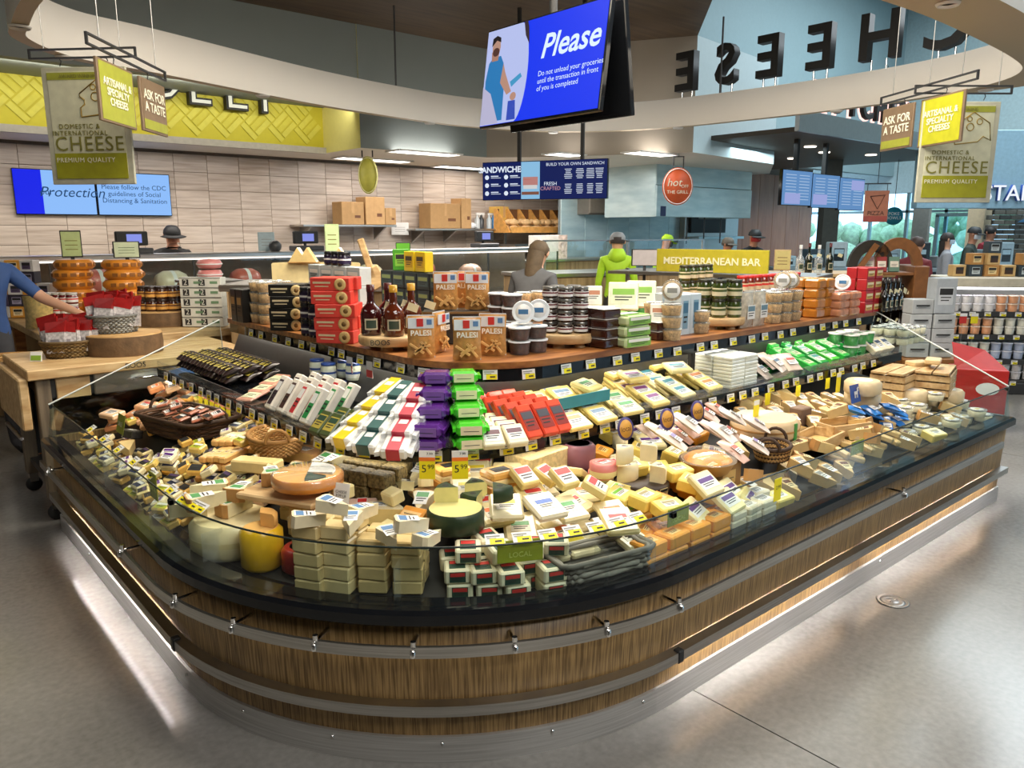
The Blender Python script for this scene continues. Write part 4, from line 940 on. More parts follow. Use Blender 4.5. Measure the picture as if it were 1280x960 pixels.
hw2 = Kit('round_cheese', MB().wheel(.12, .06, P('#e9b070', .4, coat=.4), 0, math.pi, 18, cheese('#f4c87e')), 'cheese', [('label', lab(.05, .04, RED, None, TR((-.06, .04, .061)))), ('wrap_label', lab(.06, .05, WH, GREY_, TR((.02, .05, .061))))]); hw2.d = (.24, .12, .06); hw2.h = .06
one(hw2, 'orange half wheel with red label behind the flat orange wheel', deck, 368, 572, .3, .10)
wb4 = basket('wicker_basket', .17, .12, .08, WICK3, WICK4, True, .8)
one(wb4, 'light wicker basket filled with wedges beside the orange wheel', deck, 338, 552, -.4, .05)
sm = [block('cheese_piece', (.075, .055, .03), cheese(h), (a, b2), 'top', .75, .7) for h, a, b2 in (('#efdc9a', INK, P('#55406a', .4)), ('#f2c05c', INK, None), ('#f3e6ba', WH, PUR), ('#f0d070', P('#b9c22a', .4), WH), ('#e9dcae', NAVY, WH))]
SL = ['small yellow cheese piece with black label', 'small orange cheese piece with black label', 'small cream piece with purple and white label', 'small gold piece with lime green label', 'small cream piece with navy label']
SL = [s_+' in the heap on the left wing' for s_ in SL]
scat(sm, SL, 'small labelled pieces', lattice(185, 330, 8, 580, 606, 3, .16, 4), (.05, .13), .45, .8)
scat(sm, SL, 'small labelled pieces', lattice(165, 290, 7, 556, 596, 3, .16, 4), (.04, .12), .45, .8)
scat(sm, SL, 'small labelled pieces', lattice(215, 260, 3, 606, 632, 2, .3, 3), (.08, .12), .5, .8)
lo = block('cheese_bar', (.035, .17, .03), cheese('#e8b86e'), (cheese('#f3dba6'), None), 'top', .6, .3)
grid(lo, 'long tan orange cheese bar in the row behind the small pieces', 'long cheese bars', deck, 278, 582, 5, 2, .042, .19, 2, .034, .0, rz=.6, dz=.04)
one(block('cheese_block', (.2, .08, .05), cheese('#f0d590'), None), 'long pale cheese loaf by the light wicker basket', deck, 322, 578, .6, .06)
ch_ = [block('meat_pack', (.11, .06, .012), P('#b06a50', .35, var=.4, scale=40., coat=.5), (a, b2), 'top', .5, .8, cat='meat pack') for a, b2 in ((WH, INK), (INK, WH))]
for i, (px, py) in enumerate(((212, 515), (228, 522), (246, 524), (262, 520), (220, 508), (250, 512), (272, 526), (238, 514), (205, 505))): one(ch_[i % 2], ('thin red cured meat pack with white label', 'thin red cured meat pack with black label')[i % 2]+' inside the dark wicker basket', deck, px, py, J(.5), .105+.004*i, .25, 'meat packs in the dark basket')
for i, (px, py) in enumerate(((325, 540), (338, 545), (350, 540), (330, 550))): one(sm[(0, 2, 4, 3)[i]], ('yellow piece with black label', 'cream piece with purple label', 'cream piece with navy label', 'gold piece with lime label')[i]+' inside the light wicker basket', deck, px, py, J(.5), .10, .3)
sal = [block('cheese_pack', (.13, .085, .03), P(h, .35, coat=.5, var=.2), (WH, a), 'top', .5, .5) for h, a in (('#eaa06a', ORG), ('#f0b98a', RED), ('#efc79c', GREY_))]
scat(sal, [c+' at the far left end of the island' for c in ('orange wrapped slab with orange label', 'peach wrapped slab with red label', 'pale peach wrapped slab with grey label')], 'wrapped slabs at the left end', lattice(150, 225, 4, 462, 496, 3, .1, 3), (.05, .14), .3, .5)
scat(sal, [c+' stacked by the left end glass' for c in ('orange wrapped slab with orange label', 'peach wrapped slab with red label', 'pale peach wrapped slab with grey label')], 'wrapped slabs by the left glass', lattice(108, 150, 3, 505, 545, 3, .3, 2), (.02, .10), .2, .4)
dk = block('cheese_block', (.10, .07, .045), P('#4d4a45', .6, var=.5, scale=60.), (WH, None), 'top', .4, .4)
scat([dk, tws[1]], ['dark ash coated block behind the sale card', 'plain tan wedge behind the sale card'], 'ash coated blocks', [(138, 548), (152, 555), (168, 546), (160, 562), (176, 556), (145, 566), (188, 548)], (.03, .07), .2)

# bare patches of the deck filled with more of the same
fz = [chunk2, cube, wl]
fill([cpk[0], cpk[1], rl], ['clear wrapped white pack with orange label filling the round front', 'clear wrapped white pack with yellow label filling the round front', 'cream piece with red label filling the round front'], 'packs filling the round front', lattice(560, 800, 14, 585, 700, 9))
fill([cube, mk, wg], ['small cream cube filling the round front', 'pink marbled block filling the round front', 'cream wedge with green label filling the round front'], 'pieces filling the front left', lattice(300, 560, 14, 580, 700, 9))
fill(sal, [c+' heaped at the left end' for c in ('orange wrapped slab with orange label', 'peach wrapped slab with red label', 'pale peach wrapped slab with grey label')], 'slabs heaped at the left end', lattice(100, 238, 12, 470, 552, 12), .3, .5)
fill(sm, [x.replace('in the heap', 'filling gaps') for x in SL], 'pieces filling the left wing', lattice(100, 345, 30, 495, 660, 24))
fill([yb, yo, pb], ['yellow block with white label filling the right wing', 'orange block with pale label filling the right wing', 'cream pack with purple label filling the right wing'], 'blocks filling the right wing', lattice(760, 960, 14, 540, 700, 12))
fill(tws, [x.split(' in the')[0].split(' among')[0]+' filling the right wing' for x in TL], 'wedges filling the right wing', lattice(930, 1130, 16, 500, 620, 12))
fill(tws+[yb], [x.split(' in the')[0].split(' among')[0]+' low against the right glass' for x in TL]+['yellow block with white label low against the right glass'], 'pieces low against the right glass', lattice(850, 1250, 40, 655, 715, 7, -.41, 2))
fill([tb], ['clear round tub of cream cheese dip filling the right end'], 'tubs filling the right end', lattice(1110, 1270, 14, 460, 560, 12), 0, 0)

# let the heaped pieces settle sideways so that they do not run through one another
def settle(items, rounds=40, lim=.09):
    for it in items: it.append(math.hypot(it[3], it[4])); it.append(it[3]*it[4]*(it[6]-it[5]))
    for rd_ in range(rounds):
        bins = {}
        for n_, it in enumerate(items): bins.setdefault((int(it[0]//.2), int(it[1]//.2)), []).append(n_)
        moved = 0
        for n_, p in enumerate(items):
            bi, bj = int(p[0]//.2), int(p[1]//.2)
            for i in (bi-1, bi, bi+1):
                for j in (bj-1, bj, bj+1):
                    for m_ in bins.get((i, j), ()):
                        if m_ <= n_: continue
                        q = items[m_]; ov = min(p[6], q[6])-max(p[5], q[5])
                        if ov < .3*min(p[6]-p[5], q[6]-q[5]): continue
                        dx, dy = q[0]-p[0], q[1]-p[1]
                        if dx*dx+dy*dy > (p[11]+q[11])**2: continue
                        best = None
                        for o, (c, s_) in ((p, (math.cos(p[2]), math.sin(p[2]))), (p, (-math.sin(p[2]), math.cos(p[2]))), (q, (math.cos(q[2]), math.sin(q[2]))), (q, (-math.sin(q[2]), math.cos(q[2])))):
                            d = dx*c+dy*s_; e = 0
                            for o2 in (p, q):
                                co, so = math.cos(o2[2]), math.sin(o2[2]); e += o2[3]*abs(co*c+so*s_)+o2[4]*abs(-so*c+co*s_)
                            pen = e*.94-abs(d)
                            if pen <= 0: best = None; break
                            if best is None or pen < best[0]: best = (pen, c if d >= 0 else -c, s_ if d >= 0 else -s_)
                        if best:
                            moved += 1; wq = p[12]/(p[12]+q[12]); k_ = best[0]*.6
                            for o2, sg in ((p, -(1-wq)), (q, wq)):
                                nx, ny = o2[0]+best[1]*k_*sg, o2[1]+best[2]*k_*sg
                                if math.hypot(nx-o2[8], ny-o2[9]) < lim and inset(nx, ny) > o2[10] and inset(nx, ny) < .95 and nx < XE-.1 and ny < YE-.15: o2[0], o2[1] = nx, ny
        if not moved: break
    for it in items: it[7].location.x = it[0]; it[7].location.y = it[1]
settle(DYN)
# =================================================================== MIDDLE SHELF
def lean(name, d, col, lb, lw=.8, lh=.6, cat='cheese'): return block(name, d, col, lb, 'top', lw, lh, .005, cat)
def mgrid(k, label, group, px, py, *a, **b_): return grid(k, label, group, mid, px, py, *a, **b_)
slm = pillow('salami_pack', .05, .105, .04, P('#2a1d1c', .3, coat=.5, var=.4), (P('#c9b64a', .4), INK), None, 'salami', False)
mgrid(slm, 'dark wrapped salami with gold oval label on the left wing shelf', 'dark salamis', 262, 470, 14, 3, .056, .105, 2, .04, .35, jr=R(14))
flat_ = lean('meat_pack', (.09, .16, .015), P('#e2a58c', .35, coat=.5, var=.3), (P('#dfe6c0', .5), None), cat='meat pack')
for i in range(3):
    c = mid(322, 498-3*i); flat_.put('flat sliced meat pack lying beside the white leaning packs', 'sliced meat packs', (c.x+.06*i, c.y+.05, c.z+.02*i), leanrot(facing(c.x, c.y)+.5, .15))
for n_, (px, py, ac, nm) in enumerate(((353, 512, P('#3a2733', .4), 'dark maroon'), (368, 517, P('#4a2f2a', .4), 'dark brown'), (382, 523, P('#c8303a', .4), 'red'), (398, 530, P('#24914a', .4), 'green'))):
    k = lean('cheese_pack', (.062, .17, .035), P('#efe9dc', .4), (ac, WH), .6, .75)
    mgrid(k, 'tall white cheese pack with %s label leaning on the middle shelf' % nm, nm+' labelled leaning packs', px, py, 1, 3, .07, .075, 1, None, .95, jr=R(3))
bj = jar('cream_jar', .038, .085, P('#dfe6cf', .25), P('#2c4f9a', .35), (P('#e9efe2', .5), P('#2c4f9a', .4)), lidh=.14)
for px, py, dz, z_ in ((405, 512, 0, 0), (420, 520, 0, 0), (392, 500, .0, 0), (398, 494, .087, 0), (425, 502, .0, 0), (432, 496, .087, 0), (443, 500, .087, 0), (412, 500, .087, 0)):
    c = mid(px, py-4); f = facing(c.x, c.y); bj.put('white jar with blue lid and blue band on the middle shelf', 'blue lidded jars', (c.x, c.y, MIDZ+.005+dz), (0, 0, f))
dgp = lean('cheese_pack', (.07, .11, .035), P('#4d5b34', .35, coat=.4), (P('#b9a84a', .4), DKG))
mgrid(dgp, 'dark olive green cheese pack beside the blue lidded jars', 'olive packs', 414, 546, 2, 3, .075, .085, 1, None, .75)
def wrapped(nm, hx, px, py, nd=4, nx=1, hh=.042):
    k = Kit('cheese_pack', MB().cbox((0, 0, .022), (.10, .12, .044), P('#efeee8', .25, coat=.6), .008), 'cheese', [('label', MB().box((0, 0, .0452), (.05, .121, .002), P(hx, .35, coat=.3)).box((0, -.0612, .022), (.05, .002, .044), P(hx, .35, coat=.3)).box((0, .01, .0466), (.034, .03, .001), WH)), ('wrap_end', MB().prism([(.05, -.05), (.07, -.058), (.07, .058), (.05, .05)], .012, .03, glass_mat('wrap_tail', (.98, .98, .98), rough=.1, milky=.5))), ('wrap_end', MB().prism([(-.05, .05), (-.07, .058), (-.07, -.058), (-.05, -.05)], .012, .03, glass_mat('wrap_tail')))]); k.d = (.10, .12, .044); k.h = .044
    mgrid(k, 'white wrapped cheese brick with %s label stepping up the middle shelf' % nm, nm+' labelled bricks', px, py, nx, nd, .13, .085, lambda i, j: 1+j, .045, .32, jr=R(4))
wrapped('yellow', '#e9c81e', 438, 556, 4)
wrapped('dark teal', '#2f5d5a', 464, 564, 4)
wrapped('crimson', '#bd2f45', 497, 570, 4)
def loaf(nm, hx, px, py, steps, wd=.115):
    k = Kit('cheese_pack', MB().cbox((0, 0, .026), (wd, .09, .05), P(hx, .22, coat=.7, var=.2), .014), 'cheese', [('crimped_end', MB().prism([(s_*wd/2, -.03), (s_*(wd/2+.012), -.042), (s_*(wd/2+.012), .042), (s_*wd/2, .03)], .02, .034, P(hx, .22, coat=.7, var=.2))) for s_ in (-1, 1)]+[('label', lab(wd*.7, .034, P('#e9ddb8', .4) if 'green' in nm else P('#7b56a0', .4), None, FRONT(-.046, .026), 1))]); k.d = (wd, .09, .052); k.h = .052
    mgrid(k, 'shiny %s wrapped cheese loaf in the stepped stack above the price tags' % nm, nm+' loaves', px, py, 1, steps, .12, .075, lambda i, j: 2+j, .053, 0, jr=R(5))
loaf('purple', '#5b2a86', 536, 562, 4); loaf('bright green', '#4fd02f', 588, 560, 4)
cpp = lean('cheese_pack', (.085, .10, .03), cheese('#f1e7c4'), (WH, P('#6d4a56', .4)))
mgrid(cpp, 'cream cheese pack with dark picture label before the red packs', 'picture label packs', 628, 558, 2, 4, .09, .07, 1, None, .6, jr=R(8))
rpk = lean('cheese_pack', (.075, .15, .03), P('#dd4a2c', .35, coat=.4, var=.2), (P('#8f2b22', .4), P('#4a4a52', .4)), .8, .6)
mgrid(rpk, 'red orange smoked cheese pack leaning in a row', 'red orange packs', 676, 543, 3, 5, .08, .07, 1, None, .85, jr=R(6))
ys_ = [lean('sliced_cheese_pack', (.13, .11, .022), cheese(h), lb2, .7, .55) for h, lb2 in (('#f3dc82', (WH, P('#d98a4a', .4))), ('#f2d874', (WH, P('#6a8aa8', .4))), ('#f4e092', (P('#dfe9d0', .4), P('#4a9a5a', .4))), ('#f3dc82', (WH, P('#8a4a8a', .4))), ('#f6e6a4', (P('#cfe2e6', .4), P('#3a8a9a', .4))))]
YN = ('orange', 'slate blue', 'green', 'violet', 'teal')
cols = [(716, 536), (748, 527), (782, 517), (816, 507), (850, 497), (884, 488)]
for i, (px, py) in enumerate(cols):
    k = ys_[i % 5]; nm = YN[i % 5]
    mgrid(k, 'pale yellow sliced cheese pack with %s label on the right middle shelf' % nm, nm+' labelled sliced packs', px, py, 1, 5, .14, .075, lambda ii, j: 1+(j+1)//2, .026, .42, jr=R(7))
for i, (px, py) in enumerate(((732, 500), (790, 487), (845, 474), (765, 482), (815, 470))):
    c = mid(px, py+14, .11); k = ys_[(i+2) % 5]; k.put('pale yellow sliced cheese pack with %s label lying on top of the rows' % YN[(i+2) % 5], 'loose sliced packs', (c.x, c.y, c.z), leanrot(facing(c.x, c.y)+J(.4), .25))
tt = thing('display_tray', 'teal cardboard tray holding sliced cheese packs', 'tray', mid(728, 528, .075), facing(3, 2))
link('tray_front', MB().box((0, 0, .025), (.34, .006, .05), P('#3f8f98', .5)).mesh('tray_front'), tt); link('tray_base', MB().box((0, .07, .003), (.34, .14, .006), P('#3f8f98', .5)).mesh('tray_base'), tt)
wst = block('sliced_cheese_pack', (.12, .12, .018), P('#e3e8de', .2, coat=.6), (P('#d5dedb', .3), None), 'top', .9, .8, .004, 'cheese', 0)
mgrid(wst, 'flat white translucent cheese pack in the tall neat stacks', 'white translucent stacks', 918, 481, 2, 3, .125, .125, 9, .0185, jr=R(1.5))
mx_ = [pillow('snack_pouch', .11, .14, .035, P(h, .3, coat=.5, var=.2), (WH, a), None, 'pouch', False) for h, a in (('#cdbfb4', P('#58728a', .4)), ('#d6c2b2', P('#b5564a', .4)))]
for i, (px, py) in enumerate(((948, 470), (958, 462), (966, 470), (975, 460), (955, 455), (984, 468), (985, 456))):
    c = mid(px, py); mx_[i % 2].put('grey pink snack pouch with %s label beside the green packs' % ('blue', 'red')[i % 2], 'snack pouches', (c.x, c.y, c.z+.02+.02*(i % 3)), leanrot(facing(c.x, c.y)+J(.4), .6))
gpk = [lean('cheese_pack', (.09, .12, .04), P(h, .25, coat=.6, var=.2), (a, b2)) for h, a, b2 in (('#35c24a', P('#c9e6b0', .4), GRN), ('#2aa84a', WH, TEAL), ('#56d84a', WH, GRN))]
for i in range(5):
    px = 1004+i*14; py = 462-i*4.2
    mgrid(gpk[i % 3], 'vivid green cheese pack with %s label on the far right shelf' % ('pale green', 'white and teal', 'white and green')[i % 3], 'vivid green packs', px, py, 1, 4, .095, .085, lambda a, j: 1+(j+1)//2, .042, .35, jr=R(6))
gtb = tub('cheese_tub', .05, .075, P('#3aa648', .3), P('#eef0e8', .3), (WH, GRN), .85)
mgrid(gtb, 'green tub with white lid beside the vivid green packs', 'green tubs', 1072, 444, 3, 2, .105, .105, 2, .076)
crp = lean('cheese_pack', (.09, .12, .04), cheese('#eee2c0'), (WH, NAVY))
mgrid(crp, 'cream pack with navy oval label near the far shelf end', 'navy labelled packs', 1094, 441, 3, 3, .095, .08, 1, None, .6)
dmt = tub('cheese_tub', .045, .06, cheese('#efe6c8'), CLEAR, (WH, P('#8a8f7a', .4)), .7)
mgrid(dmt, 'clear domed tub of white cheese at the far shelf end', 'domed tubs', 1138, 429, 4, 3, .095, .095, 2, .062)

# =================================================================== TOP SHELF
def tgrid(k, label, group, px, py, *a, **b_): return grid(k, label, group, top, px, py, *a, **b_)
bb = block('cracker_box', (.085, .055, .20), P('#171512', .4), (P('#4a3a28', .5), P('#b28a4a', .4)), 'front', .7, .6, .003, 'box')
tgrid(bb, 'tall black cracker box with tan print at the left shelf end', 'tall black boxes', 302, 402, 2, 2, .09, .062)
nt_ = tub('nut_tub', .055, .062, P('#b9976a', .6, var=.6, scale=70.), CLEAR, (WH, GREY_), .85)
tgrid(nt_, 'clear tub of mixed nuts stacked between black boxes', 'mixed nut tubs', 330, 404, 2, 2, .115, .115, 4, .063)
ckb = lambda nm, hx, em: Kit(nm, MB().cbox((0, 0, .032), (.20, .075, .064), P(hx, .35), .003), 'box', [('emblem', MB().lathe([(.030, 0), (.030, .003), (.018, .004), (.0001, .002)], P(em, .5, var=.3), 18, T=TR((.055, -.0375, .032), R(90))).lathe([(.012, .003), (.012, .0045), (.0001, .0045)], P('#7a5a2a', .5), 12, T=TR((.055, -.0375, .032), R(90)))), ('lettering_band', MB().box((-.04, -.0382, .04), (.09, .001, .010), P('#d9c9a0', .5)).box((-.04, -.0382, .022), (.07, .001, .005), P('#d9c9a0', .5)))])
kb = ckb('cracker_box', '#1b1a18', '#d8bd84'); kb.d = (.2, .075, .064); kb.h = .064
kr = ckb('cracker_box', '#d8453a', '#d9b777'); kr.d = (.2, .075, .064); kr.h = .064
tgrid(kb, 'black cracker box with round biscuit picture in the left stack', 'black cracker boxes', 363, 413, 1, 2, .2, .085, 4, .0645, jr=R(7), jit=.012, face=camface(top(363, 413))-.35)
tgrid(kr, 'red cracker box with round biscuit picture in the leaning stack', 'red cracker boxes', 420, 428, 1, 2, .2, .085, 5, .0645, jr=R(9), jit=.015, face=camface(top(420, 428))-.3)
dj = jar('preserve_jar', .042, .085, P('#1d1626', .15, coat=.5), P('#15151a', .3), (P('#2c2140', .4), WH))
tgrid(dj, 'dark preserve jar with purple label beside the black cracker boxes', 'dark preserve jars', 392, 420, 2, 1, .09, .09, 3, .086)
SUS = {}
def susan(px, py, r, lb, txt=None):
    k = Kit('lazy_susan', MB().lathe([(r*.96, .022), (r, .03), (r, .06), (r*.96, .066), (.0001, .066)], MAPLE, 34), 'turntable', [('foot', MB().lathe([(.03, 0), (.022, .022)], MAPLE, 10, (r*.6*math.cos(a), r*.6*math.sin(a), 0))) for a in (-1.9, -.7, 1, 2.6)])
    c = top(px, py); o = k.put(lb, None, c, (0, 0, camface(c)))
    if txt: put_text(txt, o, (-.06, -r-.001, .045), UPR, .034, INK, ext=.001)
    return c, o
c, o = susan(492, 434, .165, 'round wooden turntable under the vinegar bottles', 'BOOS')
def bottle(nm, liq, cap, r=.05, h=.235):
    k = Kit('glass_bottle', MB().lathe([(r*.9, 0), (r, .01), (r, h*.42), (r*.86, h*.53), (r*.42, h*.62), (r*.34, h*.68), (r*.34, h*.9)], liq, 20), 'bottle', [('cap', MB().lathe([(r*.38, h*.86), (r*.38, h), (.0001, h)], cap, 14)), ('label', MB().lathe([(r*1.01, h*.12), (r*1.01, h*.34)], P('#cfc4a6', .5), 8, a0=-2.2, a1=-.95).lathe([(r*1.02, h*.15), (r*1.02, h*.31)], P('#3a4a3c', .5), 8, a0=-2.05, a1=-1.1)), ('neck_tag', MB().box((r*.75, -r*.5, h*.66), (.05, .002, .036), P('#e9dfb4', .5), TR((0, 0, 0), 0, .35)))]); k.d = (2*r, 2*r, h); k.h = h; return k
bk1 = bottle('d', M('dark_vinegar', lin('#3a0f10'), .06, coat=1.), P('#4a1414', .3)); bk2 = bottle('a', M('amber_oil', lin('#5a2410'), .06, coat=1.), P('#c9962a', .35))
for i, (dx, dy, kk, lb) in enumerate(((-.10, -.03, bk1, 'dark red vinegar bottle with square label on the turntable'), (.005, -.085, bk2, 'amber vinegar bottle with gold neck at the front of the turntable'), (.09, .02, bk2, 'amber vinegar bottle with gold neck standing behind on the turntable'), (-.02, .07, bk1, 'dark red vinegar bottle at the back of the turntable'))):
    f = camface(c); kk.put(lb, None, (c.x+dx*math.cos(f)-dy*math.sin(f), c.y+dx*math.sin(f)+dy*math.cos(f), c.z+.067), (0, 0, f))
# PALESI cracker bags
PAL = pillow('cracker_bag', .125, .185, .06, P('#c99452', .35, coat=.35, var=.25, scale=50.), None, None, 'bag', True, P('#d8dde0', .3))
hd = MB().box((0, -.0255, .155), (.112, .004, .045), P('#dfe5ea', .35), TR()).box((-.004, -.0285, .158), (.028, .002, .034), RED).box((.036, -.0285, .160), (.022, .002, .022), P('#5f86b8', .4))
tw_ = text_mesh('PALESI', .032, P('#f4efe2', .5), ext=.0008, bold=.0008)
st_ = MB()
for a_, x_ in ((.6, -.02), (-.4, .005), (.9, .02), (-.8, -.005)): st_.cbox((x_, -.031, .045), (.075, .006, .012), P('#dfae68', .5, var=.2), .002, TR((x_, -.031, .045), 0, a_) @ Matrix.Translation((-x_, .031, -.045)))
hdm, stm = hd.mesh('header_print'), st_.mesh('cracker_picture')
def palesi(px, py, lb, dz=0., lean_=0., rz=0.):
    c = top(px, py, dz); f = camface(c)+rz; o = PAL.put(lb, 'gold cracker bags', c, leanrot(f, lean_))
    link('header_print', hdm, o); link('cracker_picture', stm, o); q = link('lettering', tw_, o, (0, -.0335, .112), UPR)
PL = 'gold and white cracker bag '
palesi(527, 447, PL+'at the front beside the turntable'); palesi(584, 450, PL+'at the front centre of the top shelf', rz=.05); palesi(616, 444, PL+'at the front beside the nut tubs', rz=-.1)
rs = Kit('display_riser', MB().cbox((0, 0, .08), (.36, .13, .16), P('#2a2622', .5), .004), 'riser', [('riser_trim', MB().box((0, -.066, .155), (.36, .004, .01), P('#8a6a3e', .5)))])
c = top(575, 428); rs.put('dark riser box under the rear cracker bags', None, c, (0, 0, camface(c)))
palesi(558, 427, PL+'raised on the riser beside the bottles', .162); palesi(597, 427, PL+'raised on the riser beside the nut tubs', .162, rz=-.06); palesi(578, 424, PL+'standing between the two raised bags', .162, rz=.1)
palesi(549, 440, PL+'turned sideways between the front bags', 0, 0, 1.1)
brn = tub('nut_tub', .05, .062, P('#4a2a1e', .6, var=.7, scale=70.), P('#e4eaee', .3), (WH, P('#3f6f9a', .4)), .88)
tgrid(brn, 'clear tub of dark glazed nuts with blue and white lid', 'dark nut tubs', 660, 441, 2, 2, .105, .105, 2, .063)
for px, py in ((654, 438), (673, 435)):
    c = top(px, py, .126); brn.put('clear tub of dark glazed nuts turned on edge to show its lid', 'nut tubs on edge', (c.x, c.y, c.z+.05), leanrot(camface(c), R(80)))
tgrid(brn, 'clear tub of dark glazed nuts with blue and white lid', 'dark nut tubs', 640, 432, 1, 2, .105, .105, 4, .063)
c, o = susan(706, 431, .15, 'round wooden turntable under small dark jam jars')
sj = jar('jam_jar', .036, .055, P('#2a1412', .15, coat=.5), P('#8e8d88', .3, metal=.8), (WH, P('#6a1f2a', .4)), lidh=.26)
f = camface(c)
for l in range(4):
    for dx, dy in ((-.075, -.05), (0, -.08), (.075, -.05), (-.04, .03), (.04, .03)): sj.put('small dark jam jar with steel lid stacked on the turntable', 'jam jars', (c.x+dx*math.cos(f)-dy*math.sin(f), c.y+dx*math.sin(f)+dy*math.cos(f), c.z+.067+l*.056), (0, 0, f))
dtb = block('olive_tub', (.115, .10, .045), P('#3a1a12', .2, coat=.6), (WH, P('#c9c2b0', .4)), 'top', 1.02, 1.02, .008, 'tub', 0)
tgrid(dtb, 'dark plum coloured tub with white lid in the low stack', 'plum tubs', 756, 434, 1, 2, .12, .105, 4, .047, jr=R(6))
dwl = lean('tub_lid_pack', (.085, .10, .028), P('#f0efe6', .35), (P('#f6f4ea', .4), P('#c98a6a', .4)), cat='tub')
for px, py, dz in ((741, 424, .19), (757, 428, .10), (822, 424, .10)):
    c = top(px, py, dz); dwl.put('white lidded dip tub propped on edge to show its print', 'propped dip tubs', (c.x, c.y, c.z+.03), leanrot(camface(c), R(75)))
tgrid(dtb, 'dark plum coloured tub with white lid beside the green trays', 'plum tubs by the trays', 822, 424, 1, 2, .12, .105, 2, .047)
gtr = block('snack_tray', (.18, .13, .05), P('#c9d8a8', .2, coat=.6, var=.2), (P('#7fb04a', .4), WH), 'both', .9, .8, .012, 'tray')
tgrid(gtr, 'pale green and clear snack tray with green label', 'green snack trays', 786, 432, 1, 2, .19, .135, 3, .052, jr=R(3))
gsp = lean('snack_tray', (.16, .15, .03), P('#d8dfc0', .2, coat=.6, var=.25), (P('#dfe8c8', .4), P('#8abf4a', .4)), cat='tray')
for px, py in ((778, 418), (800, 414)):
    c = top(px, py, .16); gsp.put('pale green snack tray propped upright over the green stack', 'propped green trays', (c.x, c.y, c.z+.04), leanrot(camface(c), R(70)))
tgrid(nt_, 'clear tub of pale snacks stacked before the blue and white boxes', 'pale snack tubs', 838, 425, 1, 2, .115, .115, 3, .063)
c = top(838, 423, .191); nt_.put('clear snack tub on edge showing its round white lid', None, (c.x, c.y, c.z+.05), leanrot(camface(c), R(80)))
bx = block('breadstick_box', (.085, .055, .215), P('#cddce4', .4), (P('#7fa6bc', .4), P('#3f6f8c', .4)), 'front', .5, .7, .002, 'box')
tgrid(bx, 'tall pale blue breadstick box with wheat print', 'pale blue breadstick boxes', 857, 417, 2, 3, .09, .06)
tgrid(bx, 'tall pale blue breadstick box with wheat print', 'pale blue breadstick boxes', 834, 402, 2, 1, .09, .06, 1, None, 0)
c, o = susan(897, 409, .15, 'round wooden turntable under olive jars')
oj = jar('olive_jar', .04, .105, P('#3b4a1c', .15, coat=.6, var=.4), P('#2b2a18', .35), (P('#d8cfae', .5), P('#4a5a2a', .4)), lidh=.16)
f = camface(c)
for l in range(2):
    for dx, dy in ((-.085, -.05), (0, -.09), (.085, -.05), (-.05, .04), (.05, .04)): oj.put('olive jar with dark lid and cream label stacked on the turntable', 'olive jars', (c.x+dx*math.cos(f)-dy*math.sin(f), c.y+dx*math.sin(f)+dy*math.cos(f), c.z+.067+l*.106), (0, 0, f))
tgrid(nt_, 'clear tub of pale snacks beside the olive turntable', 'pale snack tubs by the olives', 874, 416, 1, 1, .115, .115, 2, .063)
clb = pillow('pasta_bag', .13, .2, .06, P('#c7bfae', .2, coat=.8, var=.35, scale=40.), (WH, P('#6a8a9a', .4)), None, 'bag', True, P('#cfd6d6', .3))
tgrid(clb, 'clear pasta bag with white label beside the olive jars', 'clear pasta bags', 940, 408, 2, 2, .135, .07)
tgrid(nt_, 'clear tub of grain snacks in the far right stacks', 'grain snack tubs', 978, 402, 3, 2, .115, .115, 3, .063)
for px in (975, 985):
    c = top(px, 401-(px-972)*.1, .191); nt_.put('clear snack tub on edge above the far right stacks', 'snack tubs on edge', (c.x, c.y, c.z+.05), leanrot(camface(c), R(80)))
hny = block('honey_tray', (.11, .10, .06), P('#b5732a', .15, coat=.7, var=.3), (P('#ddd0a8', .4), P('#d48a2a', .4)), 'top', .8, .8, .01, 'tub')
tgrid(hny, 'amber honeycomb tub in the far right stack', 'honey tubs', 1022, 396, 2, 2, .12, .105, 4, .062)
ctr = block('fruit_tray', (.14, .11, .05), P('#c88a6a', .2, coat=.7, var=.4), (P('#e2e2d8', .4), P('#b5564a', .4)), 'top', .7, .7, .01, 'tray')
tgrid(ctr, 'clear tray of dried fruit near the red boxes', 'dried fruit trays', 1052, 394, 2, 2, .15, .115, 3, .052)
c = top(1050, 393, .157); brn.put('clear tub with round white lid on edge over the fruit trays', None, (c.x, c.y, c.z+.05), leanrot(camface(c), R(80)))
rbx = block('chocolate_box', (.11, .07, .075), P('#a8242c', .35), (P('#d9b25a', .4), P('#f0e4c0', .4)), 'front', .8, .5, .003, 'box')
tgrid(rbx, 'dark red chocolate box with gold print at the far shelf end', 'red chocolate boxes', 1084, 390, 2, 2, .12, .08, 4, .076)
wnb = bottle('w', M('black_bottle', lin('#15120f'), .06, coat=1.), P('#141210', .3), .032, .22)
tgrid(wnb, 'slim dark vinegar bottle with cream label at the shelf end', 'slim dark bottles', 1112, 388, 4, 2, .075, .08)
